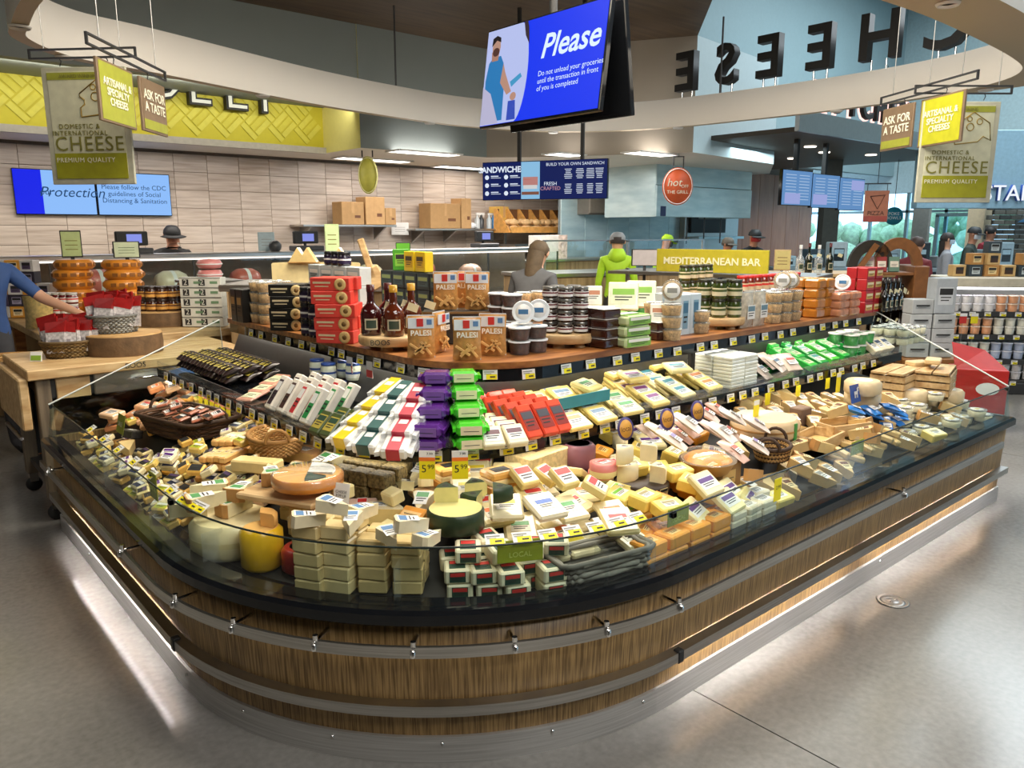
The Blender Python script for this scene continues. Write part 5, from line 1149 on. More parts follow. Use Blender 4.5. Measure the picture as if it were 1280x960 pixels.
# rear rows of the top shelf, seen between and above the front goods
RB = lambda px, py, dep: None
wbx = block('biscuit_box', (.16, .08, .11), P('#c9d3d6', .4), (P('#9fb6c0', .4), WH), 'front', .8, .6, .003, 'box')
tgrid(wbx, 'pale blue white biscuit box behind the red cracker boxes', 'pale biscuit boxes', 425, 398, 4, 1, .17, .1, 3, .111)
bkx = block('tea_box', (.13, .07, .10), P('#1b2528', .4), (P('#32484c', .4), P('#8a9a5a', .4)), 'front', .8, .6, .003, 'box')
tgrid(bkx, 'dark blue black box in the rear row behind the bottles', 'dark rear boxes', 520, 402, 5, 1, .135, .1, 3, .101)
tgrid(dj, 'dark preserve jar in the rear row above the pale boxes', 'rear preserve jars', 425, 398, 3, 1, .09, .09, 1, None, 0, dz=.335)
ybx = block('tea_box', (.11, .06, .12), P('#e0c21e', .4), (P('#caa412', .4), P('#4a3a1a', .4)), 'front', .7, .6, .003, 'box')
tgrid(ybx, 'bright yellow box standing on the dark rear boxes', 'yellow rear boxes', 525, 402, 2, 1, .12, .1, 1, None, 0, dz=.305)
gbx = block('tea_box', (.10, .06, .13), P('#4a9a2a', .4), (P('#8aca4a', .4), INK), 'front', .7, .6, .003, 'box'); c = top(503, 398, .305)
gbx.put('green framed box standing on the dark rear boxes', None, c, (0, 0, camface(c)))
tgrid(nt_, 'clear snack tub in the rear row behind the jam jars', 'rear snack tubs', 690, 400, 5, 1, .12, .12, 3, .063)
tgrid(gtb, 'green tub with white lid in the rear row of the right wing', 'rear green tubs', 800, 392, 5, 1, .11, .11, 2, .076)
rjr = jar('pepper_jar', .042, .12, P('#7a2a1a', .15, coat=.6, var=.4), P('#b5241e', .35), (P('#d9cfae', .5), RED), lidh=.16)
tgrid(rjr, 'jar with bright red lid in the rear row of the right wing', 'red lidded jars', 960, 384, 9, 1, .088, .09, 2, .121)
tgrid(oj, 'olive jar in the tall rear row behind the breadstick boxes', 'rear olive jars', 868, 388, 4, 1, .085, .09, 3, .106)
cmy = pillow('pasta_bag', .12, .18, .06, P('#d6c79a', .25, coat=.7, var=.3), (P('#efe6c8', .4), RED), None, 'bag', True)
tgrid(cmy, 'yellowish pasta bag in the rear row near the right end', 'rear pasta bags', 1015, 384, 3, 1, .125, .1)

# =================================================================== PRICE TAGS
tagm = MB().box((0, 0, 0), (.062, .0025, .042), PAPER)
ptk = Kit('price_tag', tagm, 'price tag', [('price_patch', MB().box((.006, -.002, -.009), (.046, .0012, .022), YEL).box((.010, -.003, -.009), (.022, .0008, .006), INK)), ('print_lines', MB().box((-.005, -.0018, .012), (.044, .0008, .004), GREY_).box((-.01, -.0018, .004), (.03, .0008, .003), GREY_))])
def rail_tags(pth, z, fr, label, group, out=.008):
    pts = [Vector(p) for p in path(pth)]; seg = [0]
    for a, c in zip(pts[:-1], pts[1:]): seg.append(seg[-1]+(c-a).length)
    for q in fr:
        d = q*seg[-1]; i = max(k_ for k_ in range(len(seg)) if seg[k_] <= d); i = min(i, len(pts)-2)
        a, c = pts[i], pts[i+1]; t = (c-a).normalized(); p = a+t*(d-seg[i]); n_ = Vector((t.y, -t.x))
        if n_.dot(p-Vector((3.5, 4.5))) < 0: n_ = -n_
        ptk.put(label, group, (p.x+n_.x*out, p.y+n_.y*out, z+J(.003)), (R(-8), 0, math.atan2(n_.y, n_.x)+math.pi/2))
rail_tags(P3(TOPP, .012), TOPZ-.055, [.06+.028*i+J(.006) for i in range(33)], 'white and yellow price tag on the black edge of the top shelf', 'top shelf price tags')
rail_tags(MIDP, MIDZ-.025, [.03+.021*i+J(.004) for i in range(44)], 'white and yellow price tag on the rail of the middle shelf', 'middle shelf price tags')
def hangtag(px, py, z, label):
    c = atz(px, py, z); f = facing(c.x, c.y); o = Vector((math.sin(f), -math.cos(f), 0))*.02
    t = thing('sale_tag', label, 'price tag', (c.x, c.y, z), f)
    link('tag_card', MB().box((0, 0, 0), (.06, .002, .11), PAPER).mesh('tag_card'), t); link('yellow_panel', MB().box((0, -.0015, -.02), (.06, .001, .07), YEL).mesh('yellow_panel'), t)
    link('red_band', MB().box((0, -.002, .022), (.06, .001, .014), ORG).mesh('red_band'), t); put_text('5', t, (-.012, -.003, -.016), UPR, .042, INK); put_text('99', t, (.014, -.003, -.008), UPR, .026, INK)
    put_text('7.99', t, (.01, -.002, .042), UPR, .014, INK)
hangtag(534, 581, .845, 'large yellow sale tag reading 5 99 under the purple loaves')
hangtag(575, 581, .845, 'large yellow sale tag reading 5 99 under the green loaves')
for px, py, lb in ((462, 462, 'red and white sale tag hung under the turntable shelf edge'), (437, 456, 'small red and white sale tag hung beside the bottles')):
    c = atz(px, py, 1.05); t = thing('sale_tag', lb, 'price tag', c, facing(c.x, c.y)); link('tag_card', MB().box((0, 0, 0), (.055, .002, .08), PAPER).mesh('tag_card'), t); link('red_band', MB().box((0, -.0015, -.02), (.055, .001, .035), RED).mesh('red_band'), t)
for px, py in ((960, 497), (998, 487), (1035, 478), (945, 518), (1048, 482)):
    c = atz(px, py-4, .80); t = thing('sale_tag', 'narrow yellow tag hung under the right middle shelf', 'price tag', c, facing(c.x, c.y), 'narrow yellow tags'); link('tag_card', MB().box((0, 0, 0), (.05, .002, .12), YEL).mesh('tag_card'), t); link('tag_header', MB().box((0, -.0015, .045), (.05, .001, .025), PAPER).mesh('tag_header'), t)
for i in range(6):
    c = atz(250+i*7, 492+i*3.2, .80); t = thing('sale_tag', 'yellow and pink tag hung over the dark wicker basket', 'price tag', c, facing(c.x, c.y), 'tags over the dark basket'); link('tag_card', MB().box((0, 0, 0), (.055, .002, .13), YEL).mesh('tag_card'), t); link('tag_header', MB().box((0, -.0015, .0), (.055, .001, .03), P('#e08a7a', .5)).mesh('tag_header'), t)
# tag strips clipped along the inside of the front glass, olive "local" signs
def glass_tags(i0, i1, n, label, group):
    pa = path(.035)
    for q in range(n):
        u = i0+(i1-i0)*q/(n-1); i = int(u); f_ = u-i; a, c = Vector(pa[i]), Vector(pa[min(i+1, 40)]); p = a.lerp(c, f_); t = (c-a).normalized() if (c-a).length > 0 else Vector((1, 0)); n_ = Vector((t.y, -t.x))
        if n_.dot(p-Vector((3.5, 4.5))) < 0: n_ = -n_
        ptk.put(label, group, (p.x-n_.x*.02, p.y-n_.y*.02, .742), (R(-60), 0, math.atan2(n_.y, n_.x)+math.pi/2))
glass_tags(24.5, 32, 7, 'price tag clipped along the front glass by the grey tray', 'tags along the front glass')
glass_tags(2.2, 8.5, 10, 'price tag clipped along the left wing glass', 'tags along the left glass')
OLV = P('#9aa024', .45)
def local_sign(px, py, lb, w_=.12, h_=.065):
    c = atz(px, py, .70); f = facing(c.x, c.y); i_ = inset(c.x, c.y); n_ = Vector((math.sin(f), -math.cos(f), 0)); c = c-n_*(.05-i_) if i_ < .05 else c+n_*(i_-.05)
    t = thing('local_sign', lb, 'sign', (c.x, c.y, .70), f); link('plate', MB().cbox((0, 0, 0), (w_, .004, h_), OLV, .001).mesh('plate'), t); put_text('LOCAL', t, (0, -.0035, -.012), UPR, .024, P('#cdd06a', .5), ext=.0005)
    link('clip', MB().box((0, .004, h_/2+.006), (.02, .01, .02), CLEAR).mesh('clip'), t)
local_sign(659, 702, 'olive green sign reading local at the round front glass', .15, .075); local_sign(872, 652, 'olive green sign reading local on the right wing glass'); local_sign(1101, 565, 'olive green sign reading local near the right wing end')
local_sign(168, 612, 'lime green sign hung inside the left wing glass', .09, .11)
for px, py in ((782, 536), (834, 524), (872, 514)):
    card('round_sign', 'purple ringed orange round sign reading local on a stake', deck, px, py, .10, .10, P('#3b2f6e', .4), P('#d39a3c', .45), .12, .06, 'local', .034, P('#6a3f1e', .5), 'purple ringed round signs', True)
t = atz(972, 612, .72); tg2 = thing('sale_tag', 'yellow sale tag on the right wing glass', 'price tag', t, facing(t.x, t.y)); link('tag_card', MB().box((0, 0, 0), (.05, .002, .09), YEL).mesh('tag_card'), tg2); put_text('2.99', tg2, (0, -.003, .01), UPR, .02, INK)
# =================================================================== HANGING SIGNS AND SCREENS
LIMEG, OLIVE2, CREAMS, BRN2 = P('#989c34', .5), P('#98981c', .5), P('#cfcfb4', .5), P('#7a6650', .5)  # LIMEG darkened with the shade on the left hanging sign
INKG, INKW = P('#7d7a34', .5), P('#e8e6cf', .5)
def hang_frame(t, L_, z):
    link('hanging_bar', MB().box((0, 0, z), (L_, .015, .012), DARK).box((0, 0, z+.055), (L_, .015, .012), DARK).box((-L_/2, 0, z+.028), (.012, .015, .066), DARK).box((L_/2, 0, z+.028), (.012, .015, .066), DARK).mesh('hanging_bar'), t)
    for s_ in (-1, 1):
        link('suspension_wire', MB().tube([(s_*L_*.36, 0, z+.06), (s_*L_*.36, 0, CEIL-t.location.z)], .0035, STEELD, 5).mesh('suspension_wire'), t)
        link('hook', MB().tube([(s_*L_*.22, 0, z), (s_*L_*.22+.012, 0, z-.02), (s_*L_*.22, 0, z-.05)], .004, DARK, 5).mesh('hook'), t)
def banner(p, rz, lb, s=1.):
    """cheese banner: cream panel with cheese outline, olive foot"""
    t = thing('hanging_banner', lb, 'sign', p, rz); W_, H_ = .60*s, .76*s
    link('panel', MB().cbox((0, 0, -H_/2), (W_, .02, H_), P('#b9b8a4', .5), .004).mesh('panel'), t)
    link('panel_face', MB().box((0, -.0115, -H_/2+.02*s), (W_*.86, .003, H_*.88), CREAMS).mesh('panel_face'), t)
    link('olive_foot', MB().box((0, -.0145, -H_*.84), (W_*.86, .003, H_*.22), OLIVE2).mesh('olive_foot'), t)
    link('olive_head', MB().box((0, -.0145, -H_*.075), (W_*.86, .003, H_*.06), LIMEG).mesh('olive_head'), t)
    put_text('CHEESE', t, (0, -.017, -H_*.655), UPR, .135*s, INKG, ext=.001, space=1.12)
    put_text('DOMESTIC &\nINTERNATIONAL', t, (-W_*.10, -.017, -H_*.53), UPR, .044*s, INKG, ext=.001, space=1.2)
    put_text('PREMIUM QUALITY', t, (-W_*.06, -.018, -H_*.79), UPR, .044*s, INKW, ext=.001, space=1.15)
    put_text('AWARD WINNING', t, (-W_*.04, -.018, -H_*.078), UPR, .034*s, INKG, ext=.001)
    x0, z0 = -W_*.06, -H_*.42
    ol = [(x0, z0), (x0, z0+.06*s), (x0+.03*s, z0+.08*s), (x0+.03*s, z0+.11*s), (x0, z0+.13*s), (x0, z0+.15*s), (x0+.13*s, z0+.24*s), (x0+.26*s, z0+.16*s), (x0+.28*s, z0+.03*s), (x0+.22*s, z0+.06*s), (x0+.18*s, z0+.02*s), (x0, z0)]
    mb = MB().tube([(x, -.016, z) for x, z in ol], .004*s, P('#9a7f2a', .5), 5)
    for cx_, cz_, r_ in ((.11, .13, .028), (.18, .17, .022), (.10, .19, .018)): mb.tube([(x0+cx_*s+r_*s*math.cos(a), -.016, z0+cz_*s+r_*s*math.sin(a)) for a in [i*math.pi/6 for i in range(12)]], .0035*s, P('#9a7f2a', .5), 5, True)
    link('cheese_drawing', mb.mesh('cheese_drawing'), t); hang_frame(t, W_*1.25, .06); return t
def plaque(t, x, top_, w_, h_, bg, txt, ts, foot=False, rim=BRN2, tm=None):
    link('plaque', MB().cbox((x, 0, top_-h_/2), (w_, .018, h_), rim, .003).mesh('plaque'), t)
    for sd in (-1, 1):
        link('plaque_face', MB().box((x, sd*.010, top_-h_/2), (w_*.92, .003, h_*.92), bg).mesh('plaque_face'), t)
        if foot: link('plaque_foot', MB().box((x, sd*.012, top_-h_*.86), (w_*.92, .003, h_*.18), LIMEG).mesh('plaque_foot'), t)
        put_text(txt, t, (x, sd*.0145, top_-h_*(.42 if foot else .5)), (math.pi/2, 0, 0 if sd < 0 else math.pi), ts, tm or INKW, ext=.001, bold=.001, lh=.9)
FA = YAW-math.pi/2     # rotation that makes local -Y look at the camera heading
pL = atD(104, 84, 5.5); banner(pL, FA-.10, 'cream hanging cheese banner with olive foot near the deli screens')
pR = atD(1203, 127, 6.3); banner(pR, FA+.02, 'cream hanging cheese banner with olive foot near the shop windows')
def arm(D, px0, py0, px1, py1, lb, first, rev=False):
    a = atD(px0, py0, D[0]); c = atD(px1, py1, D[1]); m_ = (a+c)/2; v = c-a; L_ = math.hypot(v.x, v.y)
    t = thing('hanging_sign', lb, 'sign', (m_.x, m_.y, (a.z+c.z)/2), math.atan2(v.y, v.x)); hang_frame(t, L_, 0); return t, L_
tL, LL = arm((4.55, 5.65), 108, 50, 207, 104, 'hanging bar with green and brown tasting signs near the deli screens', True)
plaque(tL, -LL*.22, -.05, .47, .345, LIMEG, 'ARTISANAL &\nSPECIALTY\nCHEESES', .06); plaque(tL, LL*.27, -.05, .40, .33, BRN2, 'ASK FOR\nA TASTE', .085, True)
tR, LR = arm((6.9, 5.75), 1101, 132, 1222, 97, 'hanging bar with green and brown tasting signs near the shop windows', True)
plaque(tR, LR*.20, -.05, .50, .36, P('#b0b020', .5), 'ARTISANAL &\nSPECIALTY\nCHEESES', .064); plaque(tR, -LR*.27, -.05, .42, .34, BRN2, 'ASK FOR\nA TASTE', .09, True)  # brighter copy of the sign green, stronger light put into the colour

# double sided hanging television
def tv_side(t, sgn):
    w_, h_ = 1.27, .735; rx = R(8)
    T = Matrix.Rotation(0 if sgn < 0 else math.pi, 4, 'Z') @ TR((0, -.13, 0), -rx)
    link('bezel', MB().cbox((0, .02, 0), (w_, .045, h_), BLK, .006, T).mesh('bezel'), t)
    if sgn > 0:
        link('screen', MB().box((0, -.004, .0), (w_-.03, .006, h_-.03), BLK, T).mesh('screen'), t); return
    BL = emis('screen_blue', lin('#0f36f0'), 1.0); LB = emis('screen_pale_blue', lin('#b9c4f2'), .95)
    sc = link('screen', MB().box((0, -.004, .0), (w_-.03, .006, h_-.03), BL, T).mesh('screen'), t)
    n = 18; pts = [(-w_/2+.016, -.352), (-w_/2+.016, .352)]+[(-.24+.12*math.cos(a), .36*math.sin(a)) for a in [math.pi/2-math.pi*i/n for i in range(n+1)]]
    pts = [(x, max(-.352, min(.352, z))) for x, z in pts]
    link('pale_panel', MB().add([(x, -.009, z) for x, z in pts], [tuple(range(len(pts)))], LB, T=T).mesh('pale_panel'), sc)
    e = lambda h, s_=.8: emis('screen_'+h, lin('#'+h), s_)
    fig = MB()
    def blob(pts_, m_): fig.add([(x, -.011-.0005*len(fig.f), z) for x, z in pts_], [tuple(range(len(pts_)))], m_, T=T)
    el = lambda cx_, cz_, a, b2, k_=14: [(cx_+a*math.cos(q), cz_+b2*math.sin(q)) for q in [2*math.pi*i/k_ for i in range(k_)]]
    blob([(-.60, -.02), (-.575, .11), (-.53, .15), (-.44, .15), (-.40, .09), (-.37, -.08), (-.36, -.33), (-.58, -.33)], e('2f86c8'))
    blob([(-.40, .09), (-.37, .02), (-.30, -.10), (-.28, -.13), (-.33, -.15), (-.42, -.05)], e('c99a86'))
    blob([(-.62, -.06), (-.52, -.12), (-.40, -.35), (-.61, -.35)], e('c9c6e6'))
    blob([(-.545, .12), (-.47, .12), (-.46, .19), (-.55, .19)], e('b98a76')); blob(el(-.50, .22, .048, .068), e('c79c88')); blob(el(-.50, .185, .040, .032), e('5a3a32'))
    blob([(-.555, .23), (-.548, .29), (-.50, .305), (-.455, .285), (-.45, .25), (-.50, .27)], e('2a2226', .6)); blob([(-.30, -.06), (-.19, -.01), (-.17, -.04), (-.28, -.10)], e('4aa6d8'))
    blob(el(-.25, -.17, .035, .03), e('c99a86')); blob([(-.30, -.2), (-.22, -.2), (-.20, -.34), (-.30, -.34)], e('3a56c8')); blob([(-.20, .352), (-.17, .25), (-.12, .18), (-.14, .3), (-.16, .352)], e('4a3a44', .5))
    link('pictured_man', fig.mesh('pictured_man'), sc)
    wht = emis('screen_white_ink', (.75, .9, 1), 1.0)
    R3 = (T @ Matrix.Rotation(math.pi/2, 4, 'X')).to_euler()
    for s_, x, z, sz, sh in (('Please', .29, .13, .23, .25), ('Do not unload your groceries\nuntil the transaction in front\nof you is completed', .0, -.10, .052, 0)):
        q = T @ Vector((x, -.010, z)); put_text(s_, sc, q, R3, sz, wht, shear=sh, align='CENTER' if sh else 'LEFT', bold=.004 if sh else .0)
tv = thing('hanging_television', 'double sided hanging screen showing a blue please notice', 'television', (4.12, 4.32, 2.84), math.pi/2*3)
tv_side(tv, -1); tv_side(tv, 1)
link('ceiling_pole', MB().tube([(0, 0, .1), (0, 0, CEIL-2.84)], .03, BLKM, 10).box((0, 0, 0), (.5, .16, .3), BLKM).mesh('ceiling_pole'), tv)

# wall screens over the deli
def screen(name, label, plane, x0, y0, x1, y1, parts, cat='screen'):
    pass
PBL = emis('screen_sky', lin('#8fc0ff'), .95); PBD = emis('screen_deep_blue', lin('#0a1fe8'), 1.0); PTX = emis('screen_navy_ink', lin('#2a5f9a'), .5)
a0 = atY(15, 212, WY-.12); a1 = atY(121, 240, WY-.12); a2 = atY(215, 245, WY-.12); zb = atY(122, 269, WY-.12).z; zt = atY(122, 214, WY-.12).z
for i, (xa, xb, lb) in enumerate(((a0.x, a1.x, 'wall screen with deep blue panel and word protection'), (a1.x+.01, a2.x, 'pale blue wall screen with guideline text'))):
    t = thing('wall_screen', lb, 'screen', ((xa+xb)/2, WY-.06, (zb+zt)/2)); w_, h_ = xb-xa, zt-zb
    link('bezel', MB().cbox((0, .02, 0), (w_, .06, h_), BLK, .004).mesh('bezel'), t); sc = link('display', MB().box((0, -.012, 0), (w_-.02, .006, h_-.02), PBL).mesh('display'), t)
    if i == 0:
        link('blue_panel', MB().box((-w_*.33, -.016, 0), (w_*.33, .004, h_-.02), PBD).mesh('blue_panel'), sc); put_text('Protection', sc, (w_*.20, -.020, 0), UPR, .17, PTX, shear=.3); put_text('our', sc, (-w_*.12, -.020, 0), UPR, .10, PTX)
    else: put_text('Please follow the CDC\nguidelines of Social\nDistancing & Sanitation', sc, (0, -.020, 0), UPR, .085, PTX)
# olive oval hanging sign, orange grill sign, sandwich screens
def hang_disc(px, py, D, rx_, rz_, lb, bg, txt, ts, ring=None, tm=None, zc=ZB):
    c = atD(px, py, D); t = thing('hanging_sign', lb, 'sign', c, FA)
    link('disc', MB().lathe([(.0001, -.012), (1, -.012), (1, .012), (.0001, .012)], bg, 32, T=TR((0, 0, 0), R(90)), sx=rx_, sy=rz_).mesh('disc'), t)
    if ring: link('white_ring', MB().tube([(rx_*.93*math.cos(a), -.014, rz_*.93*math.sin(a)) for a in [i*math.pi/18 for i in range(36)]], .006, ring, 5, True).mesh('white_ring'), t)
    for tx, tz, sz, s_ in txt: put_text(s_, t, (tx, -.016, tz), UPR, sz, tm or INKW, ext=.001, shear=.2 if sz == ts else 0)
    link('hanger_bracket', MB().box((-.07, 0, rz_+.07), (.015, .02, .16), DARK).box((.07, 0, rz_+.07), (.015, .02, .16), DARK).box((0, 0, rz_+.145), (.155, .02, .015), DARK).tube([(0, 0, rz_+.15), (0, 0, max(zc-c.z, rz_+.16))], .008, DARK).mesh('hanger_bracket'), t)
hang_disc(460, 219, 10.8, .13, .245, 'olive green oval sign hanging under the deli ceiling', P('#b5b04a', .5), [], .01, P('#d9d69a', .5))
hang_disc(847, 233, 11.3, .215, .26, 'orange round sign reading hot off the grill before the hood', P('#c9562a', .5), [(-.05, .05, .15, 'hot'), (.10, .0, .06, 'OFF'), (0, -.08, .065, 'THE GRILL')], .15, WH)
NV = emis('menu_navy', lin('#101f5a'), .9); MW = emis('menu_white', (.8, .88, 1), .9)
pa, pb_ = atD(603, 203, 9.9), atD(760, 198, 9.3); v = pb_-pa
zt, zb = (pa.z+pb_.z)/2, atD(680, 249.5, 9.6).z
sm_ = thing('menu_screen', 'dark blue hanging sandwich menu screen with burger photo', 'screen', ((pa.x+pb_.x)/2, (pa.y+pb_.y)/2, (zt+zb)/2), math.atan2(v.y, v.x)); w_, h_ = math.hypot(v.x, v.y), zt-zb
link('bezel', MB().cbox((0, .03, 0), (w_, .06, h_), BLK, .004).mesh('bezel'), sm_); d1 = link('display', MB().box((0, -.003, 0), (w_-.012, .004, h_-.012), NV).mesh('display'), sm_)
bg = MB().box((-w_*.10, -.008, 0), (w_*.15, .004, h_-.02), emis('menu_sky', lin('#8fc4e8'), .9)).box((-w_*.10, -.011, -h_*.33), (w_*.14, .004, h_*.08), emis('bun', lin('#8a5a4a'), .8)).lathe([(.06, 0), (.0001, .002)], emis('salami', lin('#c9564a'), .8), 12, (-w_*.12, -.012, h_*.02), None).box((-w_*.10, -.012, -h_*.02), (w_*.12, .004, h_*.22), emis('filling', lin('#c98a84'), .8)).box((-w_*.10, -.013, -h_*.17), (w_*.11, .004, h_*.1), emis('mayo', lin('#e2e2e2'), .8))
link('sandwich_picture', bg.mesh('sandwich_picture'), d1); put_text('SANDWICHES', d1, (-w_*.34, -.008, h_*.29), UPR, .095, MW, bold=.003); put_text('BUILD YOUR OWN SANDWICH', d1, (w_*.25, -.008, h_*.39), UPR, .05, MW)
put_text('CRAFTED', d1, (w_*.06, -.008, -h_*.22), UPR, .06, emis('menu_pink', lin('#d9a0b0'), .8)); put_text('FRESH', d1, (w_*.06, -.008, -h_*.1), UPR, .06, MW)
ln = MB()
for cx_ in (-.46, -.30):
    for r_ in range(3): ln.lathe([(.028, 0), (.0001, .001)], MW, 10, T=TR((w_*cx_, -.008, h_*(.10-.21*r_)), R(90))).box((w_*(cx_+.065), -.008, h_*(.13-.21*r_)), (.10, .002, .012), MW).box((w_*(cx_+.075), -.008, h_*(.085-.21*r_)), (.13, .002, .006), MW)
for cx_ in (.20, .29, .37, .44):
    for r_ in range(6): ln.box((w_*cx_, -.008, h_*(.26-.045*r_)), (.08+J(.02), .002, .007), MW); ln.box((w_*cx_, -.008, h_*(-.12-.045*r_)), (.08+J(.02), .002, .007), MW)
link('menu_lettering', ln.mesh('menu_lettering'), d1)
for x in (-.2, .3): link('ceiling_post', MB().box((w_*x, .03, h_/2+(CEIL-zt)/2), (.04, .04, CEIL-zt), BLKM).mesh('ceiling_post'), sm_)
# three pale blue menu screens hung over the kitchen
pa, pb_ = atD(979, 211, 11.0), atD(1082, 224, 12.6); v = pb_-pa; zm = (atD(976, 256, 11).z+atD(1080, 264, 12.6).z)/2; ztt = (pa.z+pb_.z)/2
BM = emis('menu_pale_blue', lin('#6fa0da'), .75); BM2 = emis('menu_lilac', lin('#a9b4ee'), .8); BM3 = emis('menu_ink_pale', lin('#b9d4f4'), .8)
for i in range(3):
    c = pa+v*((i+.5)/3); w_ = math.hypot(v.x, v.y)/3; h_ = ztt-zm
    t = thing('menu_screen', ('pale blue menu screen with pizza picture at its foot', 'pale blue menu screen with a round emblem', 'pale blue menu screen with a small drawing at top')[i], 'screen', (c.x, c.y, (ztt+zm)/2+(1-i)*.02), math.atan2(v.y, v.x), 'kitchen menu screens')
    link('bezel', MB().cbox((0, .03, 0), (w_-.004, .05, h_), BLK, .004).mesh('bezel'), t); d1 = link('display', MB().box((0, .002, 0), (w_-.03, .004, h_-.02), BM).mesh('display'), t); ln = MB()
    for r_ in range(9):
        for cx_ in (-.22, .22): ln.box((w_*cx_, -.002, h_*(.36-.085*r_)), (w_*.34, .002, h_*.02), BM3)
    ln.box(((-.15, -.2, .2)[i]*w_, -.004, (-.3, -.25, .28)[i]*h_), (w_*.5, .003, h_*.3), BM2); link('menu_lettering', ln.mesh('menu_lettering'), d1)
    if i < 2: link('ceiling_post', MB().box((0, .05, (2.95-ztt)/2+h_/2), (.06, .06, 2.95-ztt), BLKM).mesh('ceiling_post'), t)
pz = atD(1095, 258, 13); t = thing('hanging_sign', 'brown square sign reading pizza with a slice drawing', 'sign', pz, FA-.2)
link('panel', MB().cbox((0, 0, 0), (.37, .02, .50), P('#a5644a', .5), .003).mesh('panel'), t); link('panel_foot', MB().box((0, -.012, -.2), (.36, .004, .09), P('#9a4438', .5)).mesh('panel_foot'), t); put_text('PIZZA', t, (0, -.013, -.11), UPR, .095, P('#4a2a20', .5), ext=.001)
link('slice_drawing', MB().tube([(-.10, -.013, .16), (.12, -.013, .18), (.02, -.013, -.04), (-.10, -.013, .16)], .007, P('#4a2a20', .5), 5).mesh('slice_drawing'), t); link('suspension_wire', MB().tube([(-.15, 0, .25), (-.15, 0, .36)], .006, DARK).tube([(.15, 0, .25), (.15, 0, .36)], .006, DARK).box((0, 0, .36), (.4, .02, .02), DARK).tube([(0, 0, .36), (0, 0, CEIL-pz.z)], .006, DARK).mesh('suspension_wire'), t)
pk_ = atD(1117, 270, 14.5); t = thing('hanging_sign', 'teal round sign reading poke bowls', 'sign', pk_, FA-.2); link('disc', MB().lathe([(.0001, -.012), (.16, -.012), (.16, .012), (.0001, .012)], P('#1f7f92', .5), 26, T=TR((0, 0, 0), R(90))).mesh('disc'), t); put_text('POKE\nBOWLS', t, (0, -.014, 0), UPR, .075, WH, ext=.001)
link('suspension_wire', MB().tube([(0, 0, .16), (0, 0, CEIL-pk_.z)], .006, DARK).mesh('suspension_wire'), t)

# =================================================================== DELI COUNTER
LW = grain_mat('light_counter_wood', lin('#8f7450'), lin('#b89a70'), .5, 20, 20, 1)
DX0, DX1, DY = .2, 8.2, 8.75
dl = thing('deli_counter', 'long glass fronted deli counter before the tiled wall', 'counter', ((DX0+DX1)/2, DY, 0)); w_ = DX1-DX0
link('base', MB().cbox((0, .1, .4), (w_, .9, .8), LW, .01).mesh('base'), dl); link('deck', MB().box((0, .05, .83), (w_, .8, .04), STEEL).mesh('deck'), dl)
link('steel_top', MB().cbox((0, .15, 1.43), (w_, .45, .05), STEEL, .008).mesh('steel_top'), dl); link('light_bar', MB().box((0, -.06, 1.395), (w_-.2, .03, .012), emis('deli_case_led', (1, .93, .85), 2)).mesh('light_bar'), dl)
for i in range(6): link('front_pane', MB().box((-w_/2+w_*(i+.5)/6, -.30, 1.13), (w_/6-.012, .008, .52), GLASS, ).mesh('front_pane'), dl)
for i in range(7): link('pane_post', MB().box((-w_/2+w_*i/6, -.29, 1.12), (.02, .02, .55), DARK).mesh('pane_post'), dl)
link('back_panel', MB().box((0, .45, 1.1), (w_, .03, .6), P('#7a6a5c', .4)).mesh('back_panel'), dl)  # brownish reflections of the front glass put into this panel's colour
for x, hx, n_, r_ in ((1.9, '#d9746a', 3, .13), (3.4, '#c9695a', 2, .12), (4.1, '#d98a7a', 3, .10), (5.0, '#e2cfa8', 3, .12), (5.8, '#b5564a', 2, .13), (6.6, '#d9a890', 3, .11), (2.6, '#e8dcc0', 2, .12)):
    for i in range(min(n_, 2)):
        k = Kit('deli_ham', MB().lathe([(.001, -.16), (r_*.7, -.15), (r_, -.08), (r_, .08), (r_*.7, .15), (.001, .16)], P(hx, .4, coat=.3), 16, T=TR((0, 0, r_), 0, R(90))), 'meat', [('cut_face', MB().lathe([(r_*.7, 0), (.0001, .004)], P('#e8b4a4', .4), 14, T=TR((.15, 0, r_), 0, R(90)))), ('netting', MB().lathe([(r_*1.01, -.02), (r_*1.01, .02)], WH, 16, T=TR((0, 0, r_), 0, R(90))))])
        k.put('cured ham joint lying in the glass deli counter', 'ham joints in the deli counter', (x+i*.08, DY-.12, .85+i*r_*1.6), (0, 0, .1))
for px, lb in ((165, 'black deli scale with lit screen beside the stooping clerk'), (383, 'black deli scale with lit screen beside the small grey fan'), (606, 'black deli scale with lit screen by the red card holder')):
    c = atY(px, 300, DY+.25); t = thing('deli_scale', lb, 'scale', (c.x, DY+.25, 1.455), 0)
    link('body', MB().cbox((0, 0, .03), (.36, .24, .06), DARK, .01).mesh('body'), t); link('display_head', MB().cbox((0, .02, .16), (.32, .06, .15), BLKM, .01).mesh('display_head'), t); link('display', MB().box((.02, -.012, .16), (.15, .004, .09), emis('scale_screen', lin('#8f9af0'), .9)).mesh('display'), t); link('neck', MB().tube([(0, .04, .05), (0, .04, .12)], .02, DARK).mesh('neck'), t)
